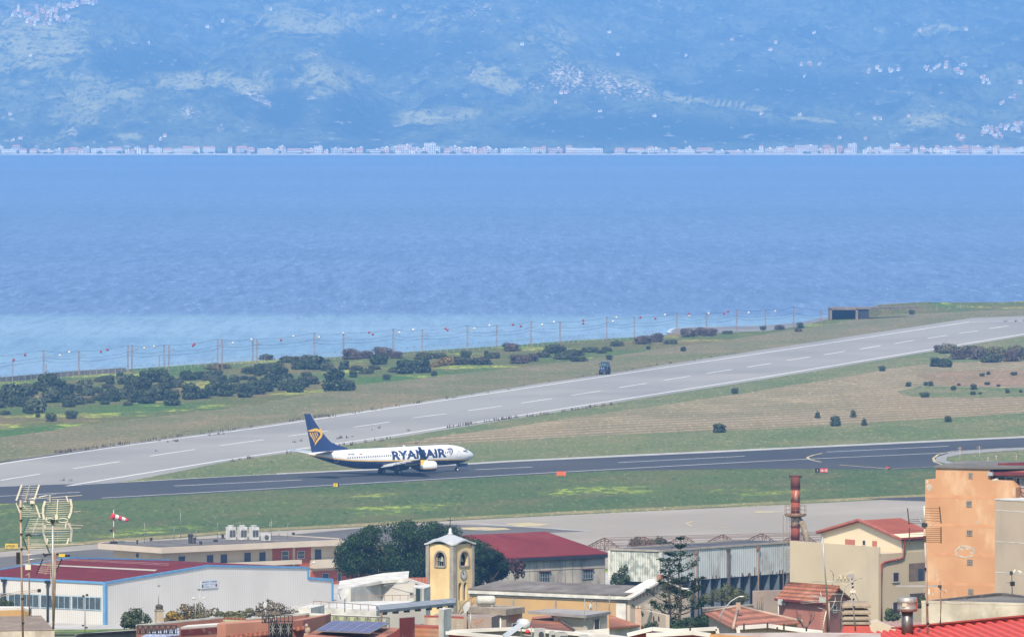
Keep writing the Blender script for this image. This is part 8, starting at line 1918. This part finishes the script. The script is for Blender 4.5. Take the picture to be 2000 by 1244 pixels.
g.line('pole', [(108,1078),(107,1140),(104,1228)], 2.3, POLER, 8); g.line('boom', [(85,1083),(105,1082),(115,1082)], 1.6, BLK); g.box('yellow_section', 115, 1081.5, 127, 1086.5, mat('sign_yellow', (.75,.52,.03)), .05); g.box('black_tip', 127, 1083, 137, 1087, BLK, .05)
g.line('yagi_head', [(84,1080),(88,1086),(93,1082)], 2.0, BLK); g.flatbar('grid_rail', [(84,1091),(72,1119)], 2.4, BLK); g.flatbar('grid_rail', [(121,1090),(107,1122)], 2.4, BLK); g.flatbar('grid_rail', [(99,1095),(88,1122)], 1.4, mat('rust_rail', (.30,.22,.17))); g.rods('rod', (83,1094), (73,1119), (119,1092), (108,1123), 7, .6, POLEW)
# right-hand antennas
DR = mat('dark_rail', (.06,.045,.045), .6)
g = Rig('tall pole with four dark grid panels in front of the orange building', 1811, 1240, 240)
g.line('pole', [(1805,988,0),(1806,1024,0)], 1.6, CREAMP); g.line('pole', [(1805.5,1022),(1809,1110),(1812,1238)], 2.3, POLEW, 8)
for x0, y0, x1, y1 in ((1772.5,992,1775.5,1023),(1776,1031,1776,1062),(1835,989,1838,1021),(1838,1029,1838,1060)): g.flatbar('grid_rail', [(x0,y0),(x1,y1)], 2.2, DR)
g.rods('rod', (1773,1013), (1775,1024), (1803,1011), (1805,1022), 3, .45, DR); g.rods('rod', (1806,990), (1807,1018), (1835,990), (1838,1020), 6, .4, DR); g.rods('rod', (1807,1030), (1808,1060), (1838,1030), (1838,1060), 8, .45, DR); g.rods('rod', (1776,1032), (1776,1060), (1804,1032), (1806,1060), 4, .35, DR)
g.line('boom', [(1796,1012),(1801,1024),(1818,1026),(1824,1022)], 1.0, POLEG); g.box('junction_box', 1800, 1021, 1811, 1029, mat('dark_metal', (.04,.042,.045), .6)); g.box('clamp', 1803, 1046, 1808.5, 1056, DR); g.box('insulator', 1805, 1108, 1809, 1113, BLK)
g.flatbar('crossarm', [(1750,1143.8),(1810,1144.2),(1835,1144.2)], 3.2, POLEG); g.box('cream_box', 1812, 1150, 1816, 1160, CREAMP); g.line('cable', [(1805,1150),(1803,1158),(1808,1164),(1811,1160)], .5, CREAMP, 4)
for y in (1178, 1215): g.box('clamp', 1809 + (y-1178)*.02, y, 1814 + (y-1178)*.02, y + 4, BLK, .08)
g = Rig('rusty pole topped by a small cross at the end of the crossarm', 1836, 1228, 238)
g.line('pole', [(1836,1138),(1837.5,1180),(1836.5,1222)], 1.7, POLER); g.box('clamp', 1832, 1142, 1839, 1147, DR); g.line('spike', [(1836,1134),(1836,1142)], .6, DR); g.line('rod', [(1838,1152),(1858,1153)], .5, ALU); g.line('rod', [(1838,1148),(1846,1158)], .5, ALU); g.line('cable', [(1839,1162),(1838,1174),(1850,1177),(1870,1178),(1900,1176)], .6, CREAMP, 4)
g = Rig('long leaning grey pole with a tangle of small yagis over the pink cottage', 1617, 1235, 300)
g.line('pole', [(1606.5,1048),(1611,1110),(1615,1160)], 1.6, POLEG); g.line('pole', [(1615,1160),(1616,1200),(1616.5,1234)], 1.9, mat('brown_pole', (.13,.06,.05), .7)); g.line('side_pole', [(1619,1176),(1620,1205),(1619.5,1232)], 1.4, POLEW); g.line('side_pole', [(1614,1192),(1609,1215),(1607,1232)], 1.2, CREAMP)
g.line('curved_strut', [(1622,1115),(1628,1122),(1627,1135),(1624,1146)], .9, POLEG); g.flatbar('paddle', [(1622,1113),(1628,1121)], 2.4, mat('rust_rail', (.30,.22,.17)))
for a, b in (((1563,1175),(1612,1171)),((1565,1178),(1614,1174)),((1583,1161),(1612,1166)),((1583,1161),(1606,1170)),((1612,1159),(1652,1160)),((1612,1174),(1650,1174)),((1585,1135.5),(1660,1135.5)),((1618,1190),(1645,1192)),((1597,1186),(1612,1190)),((1602,1155),(1608,1178))): g.line('rod', [a, b], .6, ALU, 4)
g.box('junction_box', 1600, 1166, 1613, 1176, ALU, .1); g.line('cable', [(1612,1150),(1628,1152),(1632,1170),(1626,1185),(1620,1190)], .6, CREAMP, 4)
for i in range(7): g.line('rung', [(1603,1196+i*5),(1612,1198+i*5)], .5, POLEW, 4)
g.line('cable', [(1642,1230),(1641,1200),(1643,1170),(1650,1148),(1662,1136),(1672,1132)], .9, POLEG, 5)
g = Rig('antenna mast with a yellowish coil yagi standing over the louvred chimney', 1667, 1235, 258)
g.line('pole', [(1664,1125),(1666,1180),(1671,1232)], 1.7, POLEG); g.line('boom', [(1634,1131),(1650,1128),(1668,1125)], .9, CREAMP)
pts = [(1634 + i * 1.2, 1129 + 4.5 * math.sin(i * 1.05), .3 * math.cos(i * 1.05) * .3) for i in range(25)]; g.line('coil', pts, .8, mat('yellowed_plastic', (.48,.46,.25), .6)); g.line('frame_rod', [(1640,1122),(1647,1142),(1662,1139)], .7, CREAMP); g.line('frame_rod', [(1640,1122),(1668,1116),(1668,1130)], .6, CREAMP); g.box('head', 1656, 1121, 1668, 1129, POLEG)
g.line('rod', [(1668,1134),(1676,1129),(1684,1129)], .7, POLEG); g.box('bracket', 1660, 1152, 1671, 1157, CREAMP); g.line('stay', [(1663,1155),(1656,1174)], .4, DR, 4); g.line('stay', [(1668,1155),(1677,1174)], .4, DR, 4)
for y in (1137, 1144, 1168, 1183): g.box('clamp', 1663 + (y-1137)*.07, y, 1667 + (y-1137)*.07, y + 3, BLK, .06)
g = Rig('grey camera and loudspeaker pole before the beige building', 1977, 1160, 350); g.line('pole', [(1976,1118),(1977,1160)], .9, mat('green_grey_iron', (.10,.11,.09))); g.box('loudspeaker', 1973, 1135, 1982, 1143.5, BLK); g.box('camera', 1972, 1115, 1978, 1122, mat('dark_metal', (.04,.042,.045))); g.flatbar('camera_hood', [(1977,1119),(1983,1112)], 3.4, WHITER); g.flatbar('camera_hood', [(1988,1114),(1995,1117)], 3.4, WHITER); g.line('arm', [(1978,1119),(1990,1118)], .7, mat('rust_rail', (.30,.22,.17))); g.line('rod', [(1967,1137),(1973,1138)], .5, DR)
for x, yt, yb, lb in ((1875,868,906,'pole with pinkish multi-rod head'),(1913,867,902,'thin pole'),(1930,888,906,'low cluster'),(1946,884,908,'rusty cluster'),(1985,884,906,'wide pale cluster')):
    g = Rig('small roof antenna on the orange building, ' + lb, x, yb, 880); g.line('pole', [(x,yb),(x,yt+4)], .6, POLEW)
    for j in range(4): g.line('rod', [(x-5-2*(j%2), yt+5+j*2.2),(x+5+(j%3), yt+4.5+j*2.2)], .35, ALU if j % 2 else mat('rust_rail', (.30,.22,.17)), 4)
g = Rig('small yagi with an orange rod in front of the beige block', 920, 1240, 330); g.line('pole', [(919,1196),(920,1238)], .9, ALU); g.line('rod', [(886,1224),(902,1217)], .4, ALU); g.line('orange_boom', [(925,1217),(936,1213),(944,1210)], 1.0, mat('orange_plastic', (.60,.22,.08), .6)); g.line('rod', [(926,1213),(932,1222)], .6, mat('orange_plastic', (.60,.22,.08))); g.flatbar('fin', [(914,1204),(928,1205)], 2, ALU)
# lamps
def pole_lamp(label, x, yb, yt, Y, heads, r_=1.0, m=None, name='street_lamp', curve=None):
    k = Y / F; t = thing(name, label, 'lamp', tuple(at(x, yb, Y))); mb = MB(); pts = curve or [(x, yb), (x, yt)]; mb.tube([at(a, b, Y) for a, b in pts], [r_ * k * (1.2 - .5 * i / len(pts)) for i in range(len(pts))], 7); mb.build('pole', m or POLEG, t)
    for hx, hy, hw, hh, hm in heads: mb = MB(); c = at(hx, hy, Y); mb.blob(tuple(c), (hw * k, hw * k * .5, hh * k), 12, 8) if hm is not BLK else mb.box(tuple(c), (hw * 2 * k, hw * k, hh * 2 * k)); mb.build('lamp_head', hm, t)
LW = mat('lamp_white', (.72,.72,.70), .5)
pole_lamp('white-headed street lamp left of the thin mast below the hall sign', 381.5, 1212, 1168, 620, [(378.5,1168,4.5,2,LW)])
pole_lamp('thin mast with a flat dark head reaching up to the hall sign', 389.5, 1212, 1150, 600, [(388.5,1151,3,.8,BLK)])
pole_lamp('faint white-headed lamp right of the thin mast', 401.5, 1212, 1167, 640, [(398.5,1167.5,3,1.4,LW)], .8)
pole_lamp('curved grey street lamp rising before the terracotta hip roof', 1404, 1215, 1163, 480, [(1448,1164.5,6,1.4,LW)], 1.3, curve=[(1404,1216),(1407,1202),(1415,1188),(1427,1174),(1440,1166),(1447,1164.5)])
pole_lamp('small street lamp by the step of the hall roof', 605, 1110, 1100, 1130, [(613,1098,3,2,LW)], .7, curve=[(603,1106),(607,1102),(612,1099)])
pole_lamp('twin black floodlights on a thin pole in front of the hall windows', 166, 1238, 1164, 700, [(163,1163.5,2.2,2,BLK),(170,1161.5,2.5,2,BLK),(162,1221,2,1.5,BLK),(169,1225,2,1.5,BLK),(160,1226,2.5,1,LW)], .9, name='floodlight')
pole_lamp('thin pole with a square head standing behind the small left chimney', 309.5, 1190, 1143, 560, [(310.5,1143.5,2.6,.7,BLK)], .8)
pole_lamp('large white lamp head among the norfolk pine branches', 1329, 1200, 1150, 640, [(1338,1149.5,8,2.2,LW)], .8, curve=[(1322,1200),(1324,1160),(1331,1150)])
p = at(311, 1215, 500); t = thing('chimney', 'small cream chimney with a dark domed cowl before the hall gable wall', 'chimney', tuple(p - UP * .3)); k = 500 / F
mb = MB(); mb.box((p.x, p.y, at(311,1204,500).z), (14 * k, 14 * k, 26 * k), R(20)); mb.build('shaft', mat('cream_shaft', (.55,.46,.36), .95, (.40,.33,.26), 2), t)
mb = MB(); mb.box((p.x, p.y, at(311,1191,500).z), (16 * k, 16 * k, 3 * k), R(20)); mb.build('collar', STONE, t)
mb = MB(); mb.lathe([(7.2*k,-6*k),(7.6*k,-3*k),(6.6*k,-2*k),(7.6*k,-1*k),(7.4*k,2*k),(5*k,5*k),(.5*k,6*k)], tuple(at(311,1185,500)), 14); mb.build('cowl', mat('dark_cowl', (.09,.085,.08), .8), t)
# solar water heater, condensers at bottom centre
def heater():
    c = at(1024, 1218, 240); k = 240 / F; t = thing('solar_water_heater', 'white solar water heater drum with sloping collector and a red vessel', 'water heater', tuple(at(1024, 1244, 240)))
    M_ = Matrix.Translation(c) @ Matrix.Rotation(R(25), 4, 'Z') @ Matrix.Rotation(math.pi / 2, 4, 'X'); r_ = 10 * k; mb = MB(); mb.lathe([(.01,r_*.9+.03),(r_*.35,r_*.9+.02),(r_*.8,r_*.85),(r_,r_*.7),(r_,-r_*1.6),(r_*.8,-r_*1.8),(.01,-r_*1.8)][::-1], n=24, M=M_); mb.build('drum', mat('enamel_white', (.62,.66,.70), .3, spec=.5), t)
    mb = MB(); a, b = at(1018, 1219, 239.8), at(985, 1243, 239.3); mb.bar(a, b, .16, .04, up=Vector((0,-1,.3))); mb.bar(a + Vector((0,.4,0)), b + Vector((0,.4,0)), .5, .05, up=Vector((0,-1,.3))) if False else None; mb.build('collector', mat('collector_glass', (.45,.50,.58), .25, spec=.5), t)
    mb = MB()
    for x in (1018, 1038): mb.bar(at(x, 1224, 240), at(x + (x - 1026) * .1, 1250, 240), .03)
    mb.bar(at(1018, 1238, 240), at(1040, 1241, 240), .03); mb.build('stand', ALU, t)
    mb = MB(); mb.blob(tuple(at(1030.5, 1233.5, 239.7)), (4.6 * k, 4.6 * k, 4.6 * k), 12, 9); mb.build('red_vessel', mat('red_sign_paint', (.55,.03,.03)), t)
heater()
for x, y, wd, hh, lb in ((1054,1246,20,16,'grey-grilled white air conditioner right of the solar heater'),(1078,1248,10,12,'small white air conditioner box, second from the solar heater'),(1096,1250,22,12,'wide white air conditioner box, third from the solar heater'),(1140,1252,18,9,'low white air conditioner partly cut by the bottom edge')): condenser(x, y, wd, hh, lb, 0, x == 1054, Yf=252)
for x, yb, yt, Y, lb in ((279,1216,1178,480,'thin pole standing left of the small cream chimney'),(1142,1225,1163,500,'thin mast rising from the grey-slab low house'),(1190,1195,1160,560,'thin mast with tiny rods before the ochre church wall')):
    mast(x, yb, yt, Y, lb, .025, POLEG, None)
g = Rig('tiny antenna with an orange tip above the grey slab roof', 1155, 1192, 540); g.line('pole', [(1156,1192),(1156,1178)], .5, ALU); g.line('orange_tip', [(1155,1178),(1155,1173)], .9, mat('orange_plastic', (.60,.22,.08), .6))
# small left things
t, P = block('concrete_wall', 'grey concrete wall stub with reinforcement bars right of the reeds', [(1470,1154),(1545,1152)], 800, mat('taupe_render', (.36,.28,.235)), 'wall', back=(0, 1, 0))
t, P = block('concrete_wall', 'dark stained wall behind the terracotta hip roof', [(1372,1186),(1420,1183.5),(1472,1179.5)], 700, mat('dark_wall', (.16,.135,.12), .95, (.12,.10,.09), 1, stain=(.22,.19,.17)), 'wall', back=(0, .5, 0), cap=STONE)
t, P = block('concrete_wall', 'grey wall with concrete post left of the pink cottage', [(1468,1200),(1524,1197)], 650, CONC, 'wall', back=(0, .5, 0))
t = thing('reinforcement_bars', 'thin rusty reinforcement bars sticking out of a concrete stub', 'bars', tuple(at(1484, 1200, 640)))
for x in (1479, 1483, 1487, 1490): mb = MB(); mb.tube([at(x, 1196, 640), at(x + .4, 1156, 640)], .03, 4); mb.build('bar', POLER, t)
mb = MB(); mb.box(tuple(at(1484, 1192, 641)), (.5, .4, .6)); mb.build('stub', CONC, t)
gabled('yellow_gable_house', 'low cream gable with a mossy tile roof between the two chimneys', at(1738, 1240, 330), at(1692, 1240, 332), at(1745, 1240, 334.5), (1715, 1216), mat('cream_front', (.56,.47,.38)), TERRA, .15, zb=50) if False else None
t = thing('cream_gable', 'low cream curved gable between the louvred chimney and the steel flue', 'house', tuple(at(1720, 1245, 330))); mb = MB(); q = [at(*p, 330) for p in ((1696,1260),(1696,1222),(1706,1215),(1716,1213),(1730,1220),(1745,1226),(1790,1236),(1790,1260))]; mb.v = [tuple(v) for v in q] + [(v.x, v.y + 1.5, v.z) for v in q]; nq = len(q); mb.face(list(range(nq))[::-1]); mb.face(list(range(nq, 2*nq)))
for i in range(nq): mb.face([i, (i+1) % nq, nq + (i+1) % nq, nq + i])
mb.build('wall', mat('cream_front', (.56,.47,.38)), t)
slab('tiled_roof', [at(1712,1214,331.6), at(1732,1213,345), at(1800,1213,345), at(1800,1232,331.6)], .08, mat('mossy_tiles', (.34,.15,.12), .95, (.45,.34,.30), 6, lo=.45, hi=.55), t)
# ================================================================ HOUSES ON THE FAR SHORE AND HILLS
FW = [mat('far_white', (.86,.82,.74), .9), mat('far_cream', (.80,.68,.48), .9), mat('far_pink', (.74,.52,.38), .9), mat('far_orange', (.62,.30,.16), .9), mat('far_grey', (.50,.50,.50), .9), mat('far_greenish', (.45,.62,.58), .9)]
FR = mat('far_tile_roof', (.50,.27,.15), .9); FD = mat('far_window', (.05,.06,.08), .6); FBW = mat('far_balcony', (.82,.81,.79), .9)
def far_house(x, y, wpx, hpx, Y, label, group, wall=0, roof='flat', rz=0, P=None, balc=False, name='house', dp=9):
    p = P if P is not None else at(x, y, Y); s = F / p.y; w_, h = wpx / s, hpx / s; mb = MB(); d = dp; w2 = w_ / 2
    mb.mat(FW[wall]); mb.box((0, 0, h / 2 - 1), (w_, d, h + 2))
    nf = max(1, int(round(h / 3.1))); nw = max(1, int(w_ / 3.4)); fh = h / nf
    for f in range(nf):
        mb.mat(FD)
        for i in range(nw): mb.box((-w2 + (i + .5) * w_ / nw, -d / 2 - .03, f * fh + fh * .52), (min(1.7, w_ / nw * .5), .08, fh * .5))
        if balc: mb.mat(FBW); mb.box((0, -d / 2 - .5, f * fh + .25), (w_ * .94, 1.0, .8))
    if roof == 'tile':
        mb.mat(FR); r_ = d * .28; b = len(mb.v); o = .4
        mb.v += [(-w2-o,-d/2-o,h),(w2+o,-d/2-o,h),(w2+o,d/2+o,h),(-w2-o,d/2+o,h),(-w2*.8,0,h+r_),(w2*.8,0,h+r_)]
        for q in ([0,1,5,4],[2,3,4,5],[3,0,4],[1,2,5],[3,2,1,0]): mb.face([b + i for i in q])
    else:
        mb.mat(FW[0] if wall else FW[4]); mb.box((0, 0, h + .2), (w_ + .5, d + .5, .4)); mb.box((w_ * .2, 0, h + 1.2), (min(3, w_ * .3), 3, 1.8))
    o = mb.build(name, None); o.location = p; o.rotation_euler = (0, 0, rz); return tag(o, label, 'house', group)
rs = random.Random(77); x = -60
ga = 'seafront houses along the far shore'; gb = 'second row of houses behind the far seafront'
def dens(x): return 1 if (x < 700 or x > 740) else 0
while x < 2060:
    wd = rs.choice([8, 10, 12, 14, 18, 24, 30]) if not 1000 < x < 1520 else rs.choice([14, 20, 28, 34]); hh = rs.uniform(7, 12) if wd < 20 else rs.uniform(8, 12)
    if 1290 < x < 1500: hh *= .8
    if 40 < x < 130: hh *= .8
    if not (756 < x < 770 or 828 < x < 852 or 1000 < x < 1036 or 1120 < x < 1178 or 1262 < x < 1272 or 1655 < x < 1675 or 415 < x < 440):
        wl = rs.choices([0, 1, 2, 3, 4], (6, 3, 2, 1, 2) if x > 1500 or x < 430 else (3, 1, 3, 1, 4))[0]; Y = 13092 + rs.uniform(-6, 14); X = at(x + wd / 2, 300, Y).x
        far_house(0, 0, wd, hh, Y, 'low pale house in the row of seafront houses on the far shore', ga, wl, rs.choice(['flat', 'tile', 'flat', 'tile']), 0, Vector((X, Y, hillz(X, Y) + .5)), wd > 12)
    x += wd + rs.choice([1, 1, 2, 3, 6])
x = -40
while x < 2050:
    wd = rs.choice([8, 10, 13, 16, 22])
    if rs.random() < (.75 if x > 1500 else .5):
        Y = 13128 + rs.uniform(-6, 20); X = at(x, 300, Y).x; far_house(0, 0, wd, rs.uniform(8, 12), Y, 'taller house standing behind the seafront row on the far shore', gb, rs.choices([0,1,2,3,4], (5,3,3,1,3))[0], rs.choice(['flat','tile']), 0, Vector((X, Y, hillz(X, Y) + .5)))
    x += wd + rs.uniform(6, 26)
def spec(x, yb, wd, hh, label, wall=0, Y=13100, **k): p = at(x, yb, Y); far_house(x, yb, wd, hh, Y, label, None, wall, name='apartment_block', P=Vector((p.x, Y, p.z)), balc=True, **k)
spec(840, 301, 23, 21, 'white high apartment block on the far shore left of the middle'); spec(1664.5, 303, 17, 22, 'cream-white tower block on the far shore at the right', 0)
spec(790, 301, 28, 17, 'pinkish apartment block left of the white high block', 2); spec(1018, 302, 34, 12, 'greenish white terrace building on the far shore', 5); spec(1149, 302, 56, 12, 'long white terraced building on the far shore, widest one', 0)
spec(1748, 301, 20, 19, 'cream apartment block on the far shore right of the tower block', 1); spec(1575, 299, 44, 14, 'pinkish apartment row left of the cream-white tower block', 2); spec(252, 286, 44, 10, 'flat brown hall on the slope above the left far shore', 1, Y=13210)
spec(1820, 305, 60, 5, 'low pale viaduct-like building on the far shore', 0); spec(770, 301, 14, 13, 'grey house block left of the pinkish far block', 4)
def cluster(pts, n, rx, ry, label, group, smin=5, smax=9, walls=(5,4,2,1,1)):
    for i in range(n):
        cx_, cy_ = pts[i % len(pts)]; p = hillhit(cx_ + rs.uniform(-rx, rx), cy_ + rs.uniform(-ry, ry))
        if p: far_house(0, 0, rs.uniform(smin, smax) * .7, rs.uniform(2.8, 4.4), 0, label, group, rs.choices([0,1,2,3,4], walls)[0], rs.choice(['flat','tile']), rs.uniform(-.5, .5), p)
cluster([(34,28),(52,30),(60,40),(75,36),(90,26),(105,24),(120,16),(135,16),(150,10),(165,8),(180,6),(80,20),(62,46),(100,36)], 85, 9, 5, 'small house crowded in the hill town at the top left', 'hill town houses at the top left', 5, 9, (4,5,3,2,1))
cluster([(120,42),(134,36),(90,48)], 8, 8, 3, 'house on the slope just below the top left hill town', 'houses below the hill town')
cluster([(1700,142),(1715,138),(1735,142),(1750,138)], 12, 9, 4, 'house in the left hamlet on the right far hillside', 'left hamlet on the right hillside', 5, 10, (6,2,2,0,2))
cluster([(1810,138),(1830,132),(1850,130),(1865,138),(1875,146),(1885,128)], 20, 8, 4, 'house in the biggest hamlet on the right far hillside', 'biggest hamlet on the right hillside', 5, 12, (6,2,2,0,2))
cluster([(1922,156),(1928,165),(1990,165),(1975,190),(1960,205)], 12, 8, 4, 'house on the far hillside near the right edge', 'hillside houses near the right edge')
cluster([(1930,252),(1945,258),(1965,252),(1985,256),(1950,268),(1990,245),(1925,262),(1880,272)], 40, 10, 4, 'house in the village above the shore at the right edge', 'village above the shore at the right edge')
cluster([(1585,128),(1598,130),(1572,131)], 4, 6, 2, 'pale house of a small group right of centre on the far hillside', 'small group on the hillside')
for i, (a, b) in enumerate([(529,20),(770,35),(1105,185),(1085,203),(1172,219),(1096,186),(1207,108),(1515,86),(1590,66),(1796,63),(1887,60),(1430,79),(1505,99),(405,56),(20,226),(1487,224),(1562,227),(1720,235),(1278,228),(1708,234),(1640,271),(1690,273),(60,110),(435,45),(290,86),(1020,90),(1340,110),(1572,152),(1600,128),(1775,229),(740,24),(313,274),(322,272),(25,276),(40,272),(1190,66)]):
    p = hillhit(a, b)
    if p: far_house(0, 0, rs.uniform(5, 8), rs.uniform(2.6, 3.6), 0, 'isolated pale farmhouse on the far hillside', 'scattered farmhouses on the far hills', rs.choice([0, 0, 1, 2]), rs.choice(['flat', 'tile']), 0, p, dp=6)
p = hillhit(36, 24); mb = MB(); mb.mat(FW[1]); mb.box((0, 0, 6), (5, 5, 14)); mb.mat(FR); mb.lathe([(3.4, 13), (.2, 18)], n=4); o = mb.build('church_tower', None); o.location = p; tag(o, 'church tower of the hill town at the top left', 'church')
mb = MB(); a, b = at(1770, 299, 13095), at(1850, 300, 13095)
for i in range(8): q = a.lerp(b, i / 7); mb.box((q.x, q.y, q.z - 3), (1.5, 6, 7))
mb.box(((a.x+b.x)/2, a.y, a.z + .6), (b.x - a.x + 4, 7, 1.6)); based(mb, 'viaduct', FW[4], 'pale viaduct on the far shore right of the tower block', 'bridge')
# dark trees behind the seafront
mb = MB(); r_ = random.Random(6); fm = [mat('far_tree', (.04,.07,.05), 1), mat('far_tree_pale', (.05,.08,.04), 1)]
for i in range(260):
    x = r_.uniform(-60, 2060); Y = 13080 + r_.uniform(0, 55); X = at(x, 300, Y).x; z = hillz(X, Y); mb.mat(fm[i % 2]); R_ = r_.uniform(1.5, 4); mb.blob((X, Y, z + R_ * .6), (R_ * 1.4, R_, R_ * .8), 7, 5, .3)
tag(mb.build('far_trees', None), kind='stuff')
mb = MB(); P = [(x, 13062 + 2 * math.sin(x * .01)) for x in range(-1200, 1201, 60)]
for (a, b), (c, d) in zip(P[:-1], P[1:]): mb.poly([(a, b - 4, SEA + .05), (c, d - 4, SEA + .05), (c, d + 26, SEA + 2.2), (a, b + 26, SEA + 2.2)])
tag(mb.build('far_beach', mat('far_sand', (.50,.46,.40), .95, (.38,.36,.33), .02, lo=.4, hi=.6)), kind='structure')
HAZE_D = 0.9e-4; HAZE_C = (.22, .50, 1.0)
# ================================================================ AIR
mb = MB(); mb.box((0, 10000, (-20 + 1000) / 2), (9000, 21990, 1020))
m = bpy.data.materials.new('air_haze'); m.use_nodes = True; nt = m.node_tree
nt.nodes.remove(nt.nodes['Principled BSDF'])
pv = nt.nodes.new('ShaderNodeVolumePrincipled'); pv.inputs['Density'].default_value = HAZE_D
pv.inputs['Color'].default_value = HAZE_C + (1,); pv.inputs['Anisotropy'].default_value = .0
nt.links.new(pv.outputs[0], nt.nodes['Material Output'].inputs['Volume'])
hz_o = mb.build('haze', m); tag(hz_o, kind='stuff')
